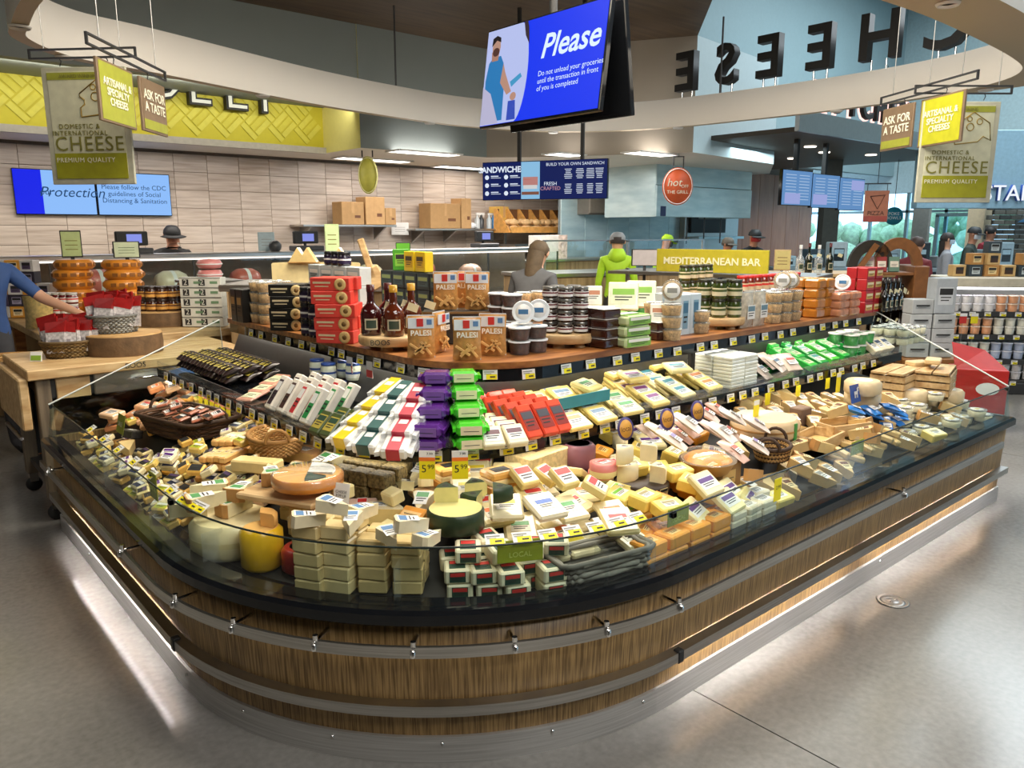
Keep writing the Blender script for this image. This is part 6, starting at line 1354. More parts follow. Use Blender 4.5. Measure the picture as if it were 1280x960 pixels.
def frame_sign(px, py, D, w_, h_, lb, bg, rim=BLKM, extra=None, st=.06, name='counter_sign', low=1.455):
    c = atD(px, py, D); t = thing(name, lb, 'sign', (c.x, c.y, c.z-h_/2), camface(c)); link('frame', MB().cbox((0, .006, h_/2), (w_, .018, h_), rim, .003).mesh('frame'), t); link('sheet', MB().box((0, -.004, h_/2), (w_*.9, .004, h_*.9), bg).mesh('sheet'), t)
    ln = MB()
    for i in range(3): ln.box((0, -.0065, h_*(.3+.16*i)), (w_*.6, .001, h_*.03), extra or INKG)
    link('print_lines', ln.mesh('print_lines'), t); link('stand', MB().box((0, .02, -(c.z-h_/2-low)/2), (.03, .02, max(.02, c.z-h_/2-low)), DARK).mesh('stand'), t); return t
# wall shelves with cartons and a bread rack
KRAFT, KRAFT2 = P('#b08a5a', .7, var=.08), P('#c29a68', .7, var=.08)
def wall_shelf(x0, x1, y, lb, Y=10.75):
    a, c = atY(x0, y, Y), atY(x1, y+5, Y); z = (a.z+c.z)/2
    t = thing('wall_shelf', lb, 'shelf', ((a.x+c.x)/2, Y, z)); w2 = c.x-a.x; link('board', MB().cbox((0, .2, -.02), (w2, .45, .03), STEEL, .004).mesh('board'), t)
    for s_ in (-.4, -.1, .4): link('bracket', MB().prism([(0, 0), (.36, 0), (.36, -.2)], -.015, .015, STEELD, Matrix.Translation((s_*w2, .04, -.035)) @ Matrix.Rotation(R(90), 4, 'Z') @ Matrix.Rotation(R(90), 4, 'X')).mesh('bracket'), t)
    return z
zs1 = wall_shelf(378, 495, 278, 'steel wall shelf with three cartons above the deli'); zs2 = wall_shelf(518, 645, 283, 'steel wall shelf with cartons and spray bottles')
def carton(px0, px1, py0, zb, lb, Y=10.8, dp=.3, col=None):
    a, c = atY(px0, py0, Y), atY(px1, py0, Y); h_ = a.z-zb; w2 = c.x-a.x; t = thing('cardboard_carton', lb, 'carton', ((a.x+c.x)/2, Y+.1, zb))
    link('body', MB().cbox((0, 0, h_/2), (w2*.96, dp, h_), col or KRAFT, .006).mesh('body'), t); link('tape', MB().box((0, -dp/2-.001, h_*.75), (.05, .002, h_*.5), KRAFT2).box((0, 0, h_+.001), (.05, dp, .002), KRAFT2).mesh('tape'), t); link('print_mark', MB().box((w2*.2, -dp/2-.001, h_*.35), (w2*.25, .002, h_*.12), BROWN_).mesh('print_mark'), t)
carton(424, 453, 252, zs1-.0, 'plain brown carton with open flap on the deli shelf'); carton(454, 479, 246, zs1, 'tall brown carton in the middle of the deli shelf', col=KRAFT2); carton(479, 493, 260, zs1, 'small brown carton at the end of the deli shelf')
carton(534, 573, 254, zs2, 'wide brown carton with white sticker on the second shelf', dp=.34); carton(574, 587, 248, zs2, 'narrow tall carton beside the spray bottles', col=KRAFT2); carton(622, 634, 258, zs2, 'yellowish carton beside the bread rack', col=P('#d2a850', .7))
for px, hx, lb in ((595, '#d9dde0', 'crumpled white plastic bag on the second shelf'),):
    c = atY(px, 280, 10.8); mb = MB()
    for i in range(6): mb.lathe([(.001, 0), (.06, .03), (.05, .08), (.001, .1)], P(hx, .4), 8, (J(.1), J(.05), 0))
    tag(link('plastic_bag', mb.mesh('plastic_bag'), None, (c.x, 10.9, zs2)), lb, 'bag')
for i, (px, hx) in enumerate(((601, '#bfc6c8'), (606, '#33383c'), (616, '#b8c2c6'), (621, '#2f86c8'))):
    c = atY(px, 275, 10.8); k = Kit('spray_bottle', MB().lathe([(.05, 0), (.05, .15), (.02, .2), (.018, .24)], P(hx, .3), 12), 'bottle', [('trigger_head', MB().box((.02, 0, .25), (.09, .03, .04), WH).box((.05, 0, .22), (.012, .02, .05), WH))]); k.put(('pale grey', 'black', 'misty white', 'blue')[i]+' spray bottle on the second shelf', None, (c.x, 10.9, zs2))
# bread rack
a, c = atY(640, 291, 10.3), atY(722, 291, 10.3); zt = atY(690, 262, 10.5).z; w_ = c.x-a.x; h_ = zt-a.z
br = thing('bread_rack', 'sloped wicker bread rack with six bays of rolls', 'bread rack', ((a.x+c.x)/2, 10.35, a.z)); BRW = P('#c9924a', .6, var=.25)
link('back_panel', MB().box((0, .42, h_/2), (w_, .02, h_), P('#6a4526', .6)).mesh('back_panel'), br); link('floor_panel', MB().box((0, .2, .01), (w_, .45, .02), BRW).mesh('floor_panel'), br); link('front_lip', MB().box((0, -.02, .05), (w_, .02, .1), BRW).mesh('front_lip'), br)
for i in range(7): link('bay_divider', MB().add([(-w_/2+w_*i/6+o, y, z) for o in (-.012, .012) for y, z in ((-.02, 0), (.43, 0), (.43, h_), (.36, h_))], [(0, 1, 2, 3), (4, 5, 6, 7), (0, 3, 7, 4), (2, 3, 7, 6), (0, 1, 5, 4), (1, 2, 6, 5)], BRW).mesh('bay_divider'), br)
link('rack_support', MB().box((0, .25, -a.z/2+.6), (w_*.8, .4, .06), STEELD).box((-w_*.35, .42, -.25), (.04, .04, .5), STEELD).box((w_*.35, .42, -.25), (.04, .04, .5), STEELD).mesh('rack_support'), br)
rl_ = Kit('bread_roll', MB().lathe([(.001, -.10), (.04, -.08), (.055, 0), (.04, .08), (.001, .10)], P('#d2ab78', .6, var=.2), 10, T=TR((0, 0, .05), 0, R(90))), 'bread', [('score_mark', MB().box((0, 0, .104), (.1, .012, .004), P('#e8cfa6', .6)))])
for i in range(6):
    for j in range(4): rl_.put('pale bread roll heaped in the wicker bread rack', 'bread rolls', (a.x+w_*(i+.5)/6+J(.01), 10.40+.12*(j % 2), a.z+.025+.105*(j//2)), (0, 0, J(.25)))
cn = Kit('paper_cone', MB().lathe([(.035, 0), (.06, .22), (.05, .22), (.02, .02)], P('#8a6a58', .6), 12), 'cone', [('cone_top', MB().lathe([(.05, .20), (.03, .28), (.0001, .30)], P('#b08a78', .6), 10))])
kbc = thing('prep_counter', 'steel prep counter under the bread rack', 'counter', (9.25, 9.5, 0)); link('body', MB().cbox((0, 0, .6), (1.9, .7, 1.2), LW, .01).mesh('body'), kbc); link('steel_top', MB().cbox((0, 0, 1.22), (1.95, .75, .04), STEEL, .006).mesh('steel_top'), kbc)
zc_ = atY(752, 294, 10.35).z-.024
for i in range(7): c = atY(731+i*7, 292, 10.3); cn.put('brown paper cone in the row beside the bread rack', 'paper cones', (c.x, 10.35, zc_))
c = atY(752, 294, 10.35); t = thing('wall_shelf', 'steel shelf carrying the paper cones', 'shelf', (c.x, 10.35, c.z-.02)); link('board', MB().cbox((.1, .1, -.02), (1.5, .6, .03), STEEL, .004).mesh('board'), t); link('bracket', MB().box((.7, .4, -.2), (.04, .1, .4), STEELD).box((-.5, .4, -.2), (.04, .1, .4), STEELD).mesh('bracket'), t)
c = atY(685, 308, 9.6); t = thing('cardboard_carton', 'white takeaway carton with floral print under the bread rack', 'carton', (c.x, 9.6, 1.27)); link('body', MB().cbox((-.1, 0, .16), (.42, .3, .38), P('#c9c4bc', .6), .006).mesh('body'), t); link('print_mark', MB().box((.2, 0, .16), (.2, .31, .39), P('#c8b4a8', .6, var=.5)).mesh('print_mark'), t)
sb = thing('sandwich_counter', 'steel topped sandwich counter behind the island', 'counter', (8.2, 7.35, 0), -.25); link('base', MB().cbox((0, 0, .55), (3.0, .8, 1.1), LW, .01).mesh('base'), sb); link('steel_top', MB().cbox((0, 0, 1.13), (3.05, .85, .05), STEEL, .006).mesh('steel_top'), sb); link('sneeze_guard', MB().box((0, -.35, 1.36), (2.6, .01, .40), GLASS).box((0, -.35, 1.57), (2.6, .03, .02), STEELD).mesh('sneeze_guard'), sb)
for s_ in (-1.28, 0, 1.28): link('guard_post', MB().box((s_, -.35, 1.36), (.03, .03, .42), STEELD).mesh('guard_post'), sb)
# grill hood and steel splash wall
HS = grain_mat('hood_steel_cyan_reflection', (.42, .60, .66), (.62, .78, .82), .3, 2, 2, 9); HS.node_tree.nodes['Principled BSDF'].inputs['Metallic'].default_value = .45  # cyan reflected light put into the steel colour
hd_ = thing('grill_hood', 'large stainless steel grill hood with cyan reflection in its colour', 'hood', (11.62, 8.75, 1.92)); link('front_panel', MB().cbox((0, -.45, .25), (2.75, .06, .50), HS, .006).mesh('front_panel'), hd_); link('upper_panel', MB().cbox((0, -.44, .72), (2.75, .05, .42), HS, .006).mesh('upper_panel'), hd_)
for s_ in (-1, 1): link('side_panel', MB().box((s_*1.36, .1, .46), (.04, 1.1, .92), HS).mesh('side_panel'), hd_)
link('sticker', MB().box((-1.2, -.482, .09), (.14, .003, .16), NAVY).mesh('sticker'), hd_)
for i in range(3): link('hanging_utensil', MB().tube([(-.3+i*.5, -.3, 0), (-.3+i*.5, -.3, -.45)], .012, DARK).mesh('hanging_utensil'), hd_)
sw_ = struct('wall_grill', MB().box((11.5, 9.98, 1.4), (3.6, .04, 2.6), M('grill_backing', (.2, .25, .27), .4)))
for i in range(6): link('steel_panel', MB().cbox((10.0+i*.6, 9.94, 1.4), (.594, .03, 2.6), HS, .004).mesh('steel_panel'), sw_)
hv = thing('grill_counter', 'steel grill counter under the hood', 'counter', (11.6, 9.0, 0)); link('body', MB().cbox((0, 0, .45), (2.6, .8, .9), STEEL, .01).mesh('body'), hv); link('grill_top', MB().box((0, 0, .92), (2.4, .7, .05), DARK).mesh('grill_top'), hv)
gc = thing('wall_cabinet', 'grey wall cabinet beside the grill hood', 'cabinet', (10.6, 9.9, 2.0)); link('body', MB().cbox((0, 0, .35), (1.0, .5, .75), P('#6a655c', .5), .006).mesh('body'), gc)
for s_ in (-1, 1): d_ = link('cabinet_door', MB().cbox((s_*.25, -.26, .35), (.48, .03, .7), P('#7a746a', .5), .004).mesh('cabinet_door'), gc); link('handle', MB().box((s_*.05, -.285, .1), (.015, .02, .12), STEELD).mesh('handle'), d_)
# oven opening in the orange wood wall
ov = thing('pizza_oven', 'black pizza oven opening in the orange wood wall', 'oven', (14.0, 9.8, 1.1)); link('surround', MB().cbox((0, .1, .75), (1.9, .2, 1.2), STEELD, .01).mesh('surround'), ov); link('opening', MB().box((-.2, -.02, .9), (1.2, .06, .7), BLKM).mesh('opening'), ov); link('shelf_ledge', MB().box((0, -.1, .45), (1.6, .3, .05), HS).mesh('shelf_ledge'), ov)

# =================================================================== MEDITERRANEAN BAR
pa, pb_ = atD(822, 310, 7.6), atD(962, 314, 7.0); v = pb_-pa; rz = math.atan2(v.y, v.x); L_ = math.hypot(v.x, v.y); zt = (pa.z+pb_.z)/2; zb = atD(890, 341, 7.3).z
mbr = thing('olive_bar_counter', 'glass topped olive bar counter behind the right wing', 'counter', ((pa.x+pb_.x)/2, (pa.y+pb_.y)/2, 0), rz); link('base', MB().cbox((.2, .55, .5), (L_*1.9, .9, 1.0), LW, .01).mesh('base'), mbr); link('steel_top', MB().cbox((.2, .55, 1.03), (L_*1.95, .95, .05), STEEL, .006).mesh('steel_top'), mbr)
link('canopy', MB().box((-.1, .45, zb-.03), (L_*1.9, .7, .03), STEELD).mesh('canopy'), mbr)
for s_ in (-.9, .0, .9): link('canopy_post', MB().box((-.1+s_*L_, .45, (zb+1.05)/2), (.03, .03, zb-1.05), STEELD).mesh('canopy_post'), mbr)
mg = thing('bar_sign', 'olive yellow sign board reading mediterranean bar', 'sign', ((pa.x+pb_.x)/2, (pa.y+pb_.y)/2, zb), rz); link('board', MB().cbox((0, 0, (zt-zb)/2), (L_, .03, zt-zb), P('#b9ab2a', .5), .003).mesh('board'), mg); put_text('MEDITERRANEAN BAR', mg, (0, -.017, (zt-zb)*.48), UPR, .092, P('#efe9c0', .5), ext=.001, bold=.002)
frame_sign(806, 322, 8.0, .27, .17, 'grey framed blank panel beside the olive bar sign', P('#b9b0b0', .5), BLKM, P('#b9b0b0', .5), low=1.06)
# bottles and cups on the bar behind the wine rack
gb1 = bottle('g', M('green_wine', lin('#141c10'), .06, coat=1.), P('#5a1418', .3), .04, .32)
cl2 = glass_mat('pale_bottle', (.85, .92, .95), milky=.25)
gb2 = bottle('c', cl2, WH, .045, .30)
bt = thing('back_bar', 'wooden back bar counter carrying bottles by the wine rack', 'counter', atD(1015, 342, 8.6)*1, FA); bt.location.z = 0
link('base', MB().cbox((0, .2, .6), (1.6, .6, 1.2), WOODTOP, .01).mesh('base'), bt); link('worktop', MB().cbox((0, .2, 1.22), (1.7, .7, .04), MAPLE, .006).mesh('worktop'), bt)
for px, kk, lb in ((1010, gb1, 'dark red capped wine bottle on the back bar'), (1036, gb1, 'dark green wine bottle at the back bar corner'), (1022, gb2, 'clear glass bottle between dark wine bottles'), (999, gb2, 'clear glass bottle beside the gold display card')):
    c = atD(px, 342, 8.55); kk.put(lb, None, (c.x, c.y, 1.245), (0, 0, FA))
frame_sign(978, 325, 8.5, .17, .22, 'gold display card leaning on the back bar', P('#cdbd7a', .5), MAPLE, BROWN_, low=1.24)
# wine rack with barrel arch
wrk = thing('wine_rack', 'wooden wine rack with arched stave top and bottle shelves', 'rack', atD(1103, 384, 8.0)*1, FA-.15); wrk.location.z = 0; AW = P('#7a4e28', .5, var=.2)
def arch(x, r, w_, mat): 
    mb = MB(); n = 16
    for ro_, ri_ in ((r, r-.09),):
        V = [(x+q*math.cos(a), y, 1.33+q*1.25*math.sin(a)) for y in (-w_/2, w_/2) for q in (ro_, ri_) for a in [math.pi*i/n for i in range(n+1)]]; m_ = n+1
        F = []
        for i in range(n): F += [(i, i+1, m_+i+1, m_+i), (2*m_+i, 2*m_+i+1, 3*m_+i+1, 3*m_+i), (i, i+1, 2*m_+i+1, 2*m_+i), (m_+i, m_+i+1, 3*m_+i+1, 3*m_+i)]
        mb.add(V, F, mat, False)
    return mb
link('stave_arch', arch(.10, .24, .07, AW).mesh('stave_arch'), wrk); link('stave_arch', arch(-.16, .22, .07, P('#2a2620', .5)).mesh('stave_arch'), wrk)
link('rack_body', MB().cbox((.30, .1, .7), (.14, .5, 1.3), AW, .01).cbox((-.30, .1, .55), (.08, .5, 1.0), AW, .01).cbox((0, .3, .6), (.6, .04, 1.15), P('#3a2616', .6), .004).mesh('rack_body'), wrk)
for z in (.35, .65, .93, 1.27): link('rack_shelf', MB().cbox((0, .08, z), (.6, .42, .03), AW, .004).mesh('rack_shelf'), wrk)
link('side_rail', MB().box((0, 0, 0), (.05, .04, .85), AW, TR((-.36, -.1, 1.2), 0, .55)).mesh('side_rail'), wrk)
for z in (.665, .945):
    for i in range(5):
        p = wrk.location+Matrix.Rotation(wrk.rotation_euler.z, 3, 'Z') @ Vector((-.19+.09*i, -.02, z)); wnb.put('dark wine bottle on the arched rack shelf', 'bottles in the wine rack', p, (0, 0, FA))
cbk = block('gift_card_box', (.10, .05, .16), P('#c9b9a8', .5), (RED, WH), 'front', .8, .8, .003, 'box')
for i, hx in enumerate(('#c9a0a0', '#8a2a2a', '#5a7a6a')):
    p = wrk.location+Matrix.Rotation(wrk.rotation_euler.z, 3, 'Z') @ Vector((-.18+.12*i, -.05, 1.287)); block('recipe_book', (.10, .04, .15), P(hx, .5), (P('#d9cfc0', .5), None), 'front', .8, .4, .003, 'book').put(('pink', 'dark red', 'grey green')[i]+' booklet on top of the wine rack', None, p, leanrot(FA-.15, R(-12)))
# cartons of pale grey boxes beside the rack
pgb = block('biscuit_carton', (.20, .16, .13), P('#b5b9ba', .5), (P('#9aa0a2', .5), INK), 'front', .7, .3, .004, 'carton')
for l in range(4):
    for i in range(2 if l < 3 else 1):
        c = atD(1146+i*29, 398, 7.15); pgb.put('pale grey biscuit carton in the stack beside the wine rack', 'pale grey cartons', (c.x, c.y, .55+l*.134), (0, 0, FA+J(.08)))
tbl = thing('display_table', 'low brown table under the pale grey cartons', 'table', atD(1163, 400, 7.2)*1, FA); tbl.location.z = 0; link('table_top', MB().cbox((0, 0, .52), (.62, .4, .05), WOODTOP, .006).mesh('table_top'), tbl)
for sx in (-.26, .26):
    for sy in (-.15, .15): link('leg', MB().box((sx, sy, .25), (.06, .06, .5), WOODTOP).mesh('leg'), tbl)
c = atD(1176, 375, 7.15); tall = block('wine_carton', (.19, .16, .32), P('#a9b0b6', .5), (P('#c9ced2', .5), INK), 'front', .7, .5, .004, 'carton'); tall.put('tall pale blue grey wine carton standing on the cartons', None, (c.x, c.y, .955), (0, 0, FA))
# dairy case on the right
dc0 = atD(1272, 480, 8.1); dcs = thing('dairy_case', 'low open dairy case with white lit shelves of tubs', 'display case', (dc0.x, dc0.y, 0), FA-.12); WLED = emis('dairy_led', (.95, .95, 1), 6)
link('back_panel', MB().box((0, .42, .6), (1.6, .04, 1.2), WHITE).mesh('back_panel'), dcs); link('canopy', MB().cbox((0, .2, 1.17), (1.62, .55, .10), P('#c9c2ae', .5), .01).mesh('canopy'), dcs); link('base', MB().cbox((0, .2, .06), (1.6, .6, .12), DARK, .006).mesh('base'), dcs); link('case_light', MB().box((0, .0, 1.105), (1.5, .04, .02), WLED).mesh('case_light'), dcs)
for s_ in (-.8,): link('side_panel', MB().box((s_, .2, .6), (.03, .55, 1.2), DARK).mesh('side_panel'), dcs)
ytb = [tub('yogurt_tub', .05, .085, P(h, .4), P(l_, .3), (WH, P(a_, .4)), .9) for h, l_, a_ in (('#e8e4e6', '#f0eef4', '#a48ac0'), ('#e2a070', '#f0d8c0', '#d2503a'), ('#e8e6da', '#f4f2ea', '#58a080'), ('#b8c4e0', '#e6eaf6', '#4a6ac0'))]
YL = ['white tub with lilac print', 'orange tub with red print', 'white tub with green print', 'pale blue tub with blue print']
rzc = Matrix.Rotation(dcs.rotation_euler.z, 3, 'Z')
for si, z in enumerate((.86, .62, .36, .14)):
    link('case_shelf', MB().cbox((0, .2, z-.015), (1.56, .45-.04*(3-si) if si < 3 else .5, .025), DARK, .003).box((0, -.03-.02*si, z-.02), (1.56, .006, .05), DARK).mesh('case_shelf'), dcs)
    for i in range(13):
        for l in range(2):
            c = (i//4+si) % 4; p = dcs.location+rzc @ Vector((-.70+.115*i, .05, z+l*.087)); ytb[c].put(YL[c]+' on the dairy case shelves', YL[c]+'s in the dairy case', p, (0, 0, FA))
    for i in range(10):
        p = dcs.location+rzc @ Vector((-.7+.15*i, -.04-.02*si, z-.02)); ptk.put('white price tag on the dairy case shelf edge', 'dairy case price tags', p, (0, 0, dcs.rotation_euler.z))
dry = [block('cracker_pack', (.14, .10, .12), P(h, .5), (P(a_, .5), INK), 'front', .6, .6, .004, 'box') for h, a_ in (('#c9a870', '#4a3020'), ('#35424a', '#b8c4c8'), ('#b5854a', '#e0c890'))]
for i in range(9):
    for l in range(1+(i*7) % 3):
        c = (i+l) % 3; p = dcs.location+rzc @ Vector((-.66+.165*i, .18, 1.222+l*.122)); dry[c].put(('tan box with dark print', 'slate box with pale print', 'brown box with cream print')[c]+' on top of the dairy case', 'boxes on the dairy case', p, (0, 0, FA+J(.1)))
rdp = thing('sale_display', 'red cardboard sale display before the dairy case', 'display', atD(1222, 466, 6.6)*1, FA-.3); rdp.location.z = 0; RD = P('#b5201c', .45)
link('body', MB().cbox((0, 0, .27), (.40, .30, .54), RD, .006).mesh('body'), rdp); link('header_panel', MB().add([(-.2, -.1, .54), (.2, -.1, .54), (.06, .1, .68), (-.2, .1, .74)], [(0, 1, 2, 3)], RD).add([(-.2, -.09, .54), (.2, -.09, .54), (.06, .11, .68), (-.2, .11, .74)], [(0, 1, 2, 3)], RD).mesh('header_panel'), rdp); link('white_emblem', MB().lathe([(.09, 0), (.0001, .002)], WH, 16, T=TR((.05, -.152, .38), R(90)), sx=1, sy=.6).mesh('white_emblem'), rdp)
for px, ac in ((1190, YEL), (1204, RED), (1218, YEL)):
    c = atD(px, 398, 7.6); t = thing('sale_tag', 'bright tag standing above the red sale display', 'price tag', c, FA, 'tags over the red display'); link('tag_card', MB().box((0, 0, 0), (.07, .004, .10), ac).mesh('tag_card'), t); link('stake', MB().tube([(0, .004, -.05), (0, .004, -c.z)], .004, CLEAR, 5).mesh('stake'), t); link('tag_header', MB().box((0, -.003, .035), (.07, .003, .03), PAPER).mesh('tag_header'), t)
# far coffee counter wall with lettering, stacked stone wall, columns
cw = atD(1260, 247, 13.2); cwl = thing('coffee_fascia', 'pale blue fascia with raised white lettering over the coffee counter', 'sign', (cw.x, cw.y, cw.z), FA); link('fascia', MB().cbox((0, .1, .45), (3.0, .2, 1.25), P('#8fb2c4', .5), .01).mesh('fascia'), cwl)
put_text('STARBUCKS', cwl, (.52, -.02, .06), UPR, .36, P('#3a5fb0', .5), ext=.03, bold=.006); put_text('STARBUCKS', cwl, (.52, -.055, .06), UPR, .36, emis('letter_white_glow', (.9, .95, 1), 1.0), ext=.004, bold=.0)
sn = struct('wall_stone', MB().box((0, 0, 0), (.01, .01, .01), DARK)); c = atD(1290, 300, 15.0); sn.location = (c.x, c.y, 0); sn.rotation_euler = (0, 0, FA); ST = [P(h, .8, var=.2) for h in ('#4a4a44', '#5a5850', '#3a3c3a', '#66625a')]
bme = [MB().cbox((0, 0, 0), (.20, .10, .085), m_, .008).mesh('stone_block') for m_ in ST]
for r_ in range(22):
    for i in range(8): link('stone_block', JR.choice(bme), sn, (-.80+.21*i+(r_ % 2)*.1, J(.012), .5+.09*r_))
mt_ = link('blue_emblem', MB().prism([(-.22, 0), (0, .12), (.08, .06), (.16, .1), (.22, 0)], 0, .01, P('#3a6a90', .5)).mesh('blue_emblem'), sn, (-.15, -.08, 1.85), UPR)
for px0, px1, hx, lb in ((1208, 1236, '#d8c2a0', 'cream'), (1146, 1153, '#8a8a84', 'grey')):
    a, c = atD(px0, 300, 15.5), atD(px1, 300, 15.5); struct('column_'+lb, MB().box((0, 0, 1.6), ((c-a).length, .3, 3.2), P('#'+hx.strip('#'), .6))).location = ((a.x+c.x)/2, (a.y+c.y)/2, 0)
for nm, px, w_ in (('column_dark', 1033, .28),):
    a = atD(px, 300, 14.6); o = struct(nm, MB().box((0, 0, 1.5), (w_, .28, 3.0), P('#4a4a44', .5))); o.location = (a.x, a.y, 0); o.rotation_euler = (0, 0, FA)
fc = thing('front_counter', 'long dark service counter before the far windows', 'counter', atD(1120, 330, 13.8)*1, FA-.1); fc.location.z = 0; link('base', MB().cbox((0, 0, .5), (4.2, .7, 1.0), P('#3a3d3f', .5), .01).mesh('base'), fc); link('worktop', MB().cbox((0, 0, 1.03), (4.3, .8, .06), P('#7a8a90', .3), .006).mesh('worktop'), fc)
for i in range(9):
    p = fc.location+Matrix.Rotation(FA-.1, 3, 'Z') @ Vector((-1.9+.45*i, J(.15), 1.06)); hx = ('#9ab0ba', '#35424a', '#b9c4c8', '#6a7a80')[i % 4]; k = block('counter_machine', (.3, .25, .2+.12*(i % 3)), P(hx, .35), (P('#20282c', .3), P('#a8c4d0', .4)), 'front', .6, .5, .015, 'machine'); k.put(('pale blue', 'slate', 'light grey', 'blue grey')[i % 4]+' appliance on the far service counter', 'appliances on the far counter', p, (0, 0, FA+J(.2)))

# =================================================================== SERVICE CHEESE TABLE BEHIND THE ISLAND
c = atD(405, 345, 5.9); sv = thing('service_table', 'dark service table carrying halved parmesan wheels', 'table', (c.x, c.y, 0), FA); link('table_top', MB().cbox((0, .2, 1.28), (1.5, .7, .05), STEEL, .006).mesh('table_top'), sv); link('base', MB().cbox((0, .2, .63), (1.4, .6, 1.25), LW, .01).mesh('base'), sv)
pm = Kit('parmesan_wheel', MB().wheel(.19, .16, cheese('#d9bd7c', .5), math.pi*.02, math.pi*.98, 20, cheese('#ecd9a2')), 'cheese', [('rind_print', MB().lathe([(.191, .05), (.191, .11)], P('#c2a060', .6, var=.3), 20, a0=.3, a1=2.8))])
for px, rz, lb in ((372, 3.2, 'halved parmesan wheel beside the small fan'), (418, 3.05, 'halved parmesan wheel beside the wooden paddle')):
    c = atD(px, 340, 5.75); pm.put(lb, None, (c.x, c.y, 1.306), (0, 0, FA+rz-math.pi))
ptr = Kit('cheese_wedge', MB().prism([(-.07, 0), (.07, 0), (0, .11)], -.04, .04, cheese('#e6cb8a'), TR((0, 0, 0), R(90))), 'cheese', [('rind', MB().box((0, 0, .003), (.15, .085, .006), RIND))])
for px in (373, 385, 425): c = atD(px, 312, 5.75); ptr.put('pointed parmesan wedge on the halved wheels', 'parmesan wedges', (c.x, c.y, 1.468), (0, 0, FA))
pdl = Kit('wooden_paddle', MB().cbox((0, 0, .06), (.05, .02, .30), MAPLE, .008, TR((0, 0, .10), 0, -.3)), 'paddle', [('blade', MB().cbox((.0, 0, -.02), (.12, .02, .16), MAPLE, .02, TR((.03, 0, .04), 0, -.5)))]); c = atD(462, 330, 5.7); pdl.put('wooden cheese paddle leaning behind the parmesan', None, (c.x, c.y, 1.34), (0, 0, FA))
frame_sign(415, 298, 6.2, .11, .22, 'tall pale green sign behind the parmesan wheels', P('#c9dfa8', .5), P('#b9cf98', .5), INKG, low=1.30)
frame_sign(504, 314, 5.9, .11, .13, 'green framed sign behind the dark rear boxes', P('#5aa82a', .5), BLKM, P('#2a5a1a', .5), low=1.30)
frame_sign(333, 302, 9.4, .19, .22, 'pale blue notice on the deli counter', P('#a9bcc4', .5), P('#9ab0b8', .5), GREY_)
frame_sign(500, 286, 13.0, .28, .20, 'white paper notice taped above the deli', PAPER, PAPER, GREY_, low=1.7)
fn = thing('counter_fan', 'small grey fan standing on the deli counter', 'fan', atD(344, 308, 9.3)*1, FA+.5); link('cage', MB().lathe([(.001, -.04), (.06, -.03), (.075, 0), (.06, .03), (.001, .04)], DARK, 16, T=TR((0, 0, .0), R(90))).mesh('cage'), fn); link('stand', MB().tube([(0, .03, -.04), (0, .03, -.16)], .012, DARK).lathe([(.05, -.17), (.05, -.155), (.0001, -.15)], DARK, 14).mesh('stand'), fn)
# =================================================================== LEFT: BUTCHER BLOCK CART AND TABLES
CX0, CX1, CY0, CY1, CZ = .74, 2.05, 5.05, 5.88, .92
ct_ = thing('butcher_cart', 'butcher block cart with steel drawer and wooden legs on castors', 'cart', ((CX0+CX1)/2, (CY0+CY1)/2, 0)); w_, d_ = CX1-CX0, CY1-CY0
link('block_top', MB().cbox((0, 0, CZ-.03), (w_, d_, .06), MAPLE, .006).mesh('block_top'), ct_); put_text('BOOS', ct_, (-.08, -d_/2-.001, CZ-.03), UPR, .045, INK, ext=.0008)
link('apron', MB().box((0, 0, CZ-.12), (w_-.16, d_-.1, .12), DARK).mesh('apron'), ct_)
dr_ = link('drawer', MB().cbox((.0, -d_/2+.05, CZ-.125), (.62, .03, .13), STEELD, .006).mesh('drawer'), ct_); link('drawer_pull', MB().tube([(-.10, -d_/2+.03, CZ-.12), (-.09, -d_/2, CZ-.11), (.05, -d_/2, CZ-.11), (.06, -d_/2+.03, CZ-.12)], .008, CHROME, 8).mesh('drawer_pull'), dr_)
link('apron_block', MB().cbox((-.42, -d_/2+.05, CZ-.125), (.18, .03, .13), MAPLE, .004).mesh('apron_block'), ct_)
ll = link('drop_leaf', MB().cbox((-w_/2-.02, .0, CZ-.20), (.05, d_*.95, .30), MAPLE, .008, TR((0, 0, 0))).mesh('drop_leaf'), ct_)
for sx in (-1, 1):
    for sy in (-1, 1):
        lg = link('leg', MB().cbox((sx*(w_/2-.08), sy*(d_/2-.07), .50), (.075, .075, .74), grain_mat('grey_oak_leg', lin('#5e5244'), lin('#8a7a64'), .5, 30, 30, 2), .006).mesh('leg'), ct_)
        link('castor', MB().lathe([(.0001, -.014), (.045, -.014), (.05, 0), (.045, .014), (.0001, .014)], BLKM, 16, T=TR((sx*(w_/2-.08), sy*(d_/2-.07), .05), R(90))).box((sx*(w_/2-.08), sy*(d_/2-.07), .10), (.05, .05, .06), CHROME).mesh('castor'), lg)
link('lower_shelf', MB().cbox((0, 0, .22), (w_-.14, d_-.12, .04), DARK, .004).mesh('lower_shelf'), ct_); link('back_board', MB().box((0, d_/2-.06, .55), (w_-.2, .02, .6), BLKM).mesh('back_board'), ct_)
link('towel_rail', MB().tube([(-w_/2-.04, -.25, .50), (-w_/2-.04, .25, .50)], .012, STEELD, 8).mesh('towel_rail'), ct_)
FSM = facing
def ctop(px, py): return atz(px, py, CZ)
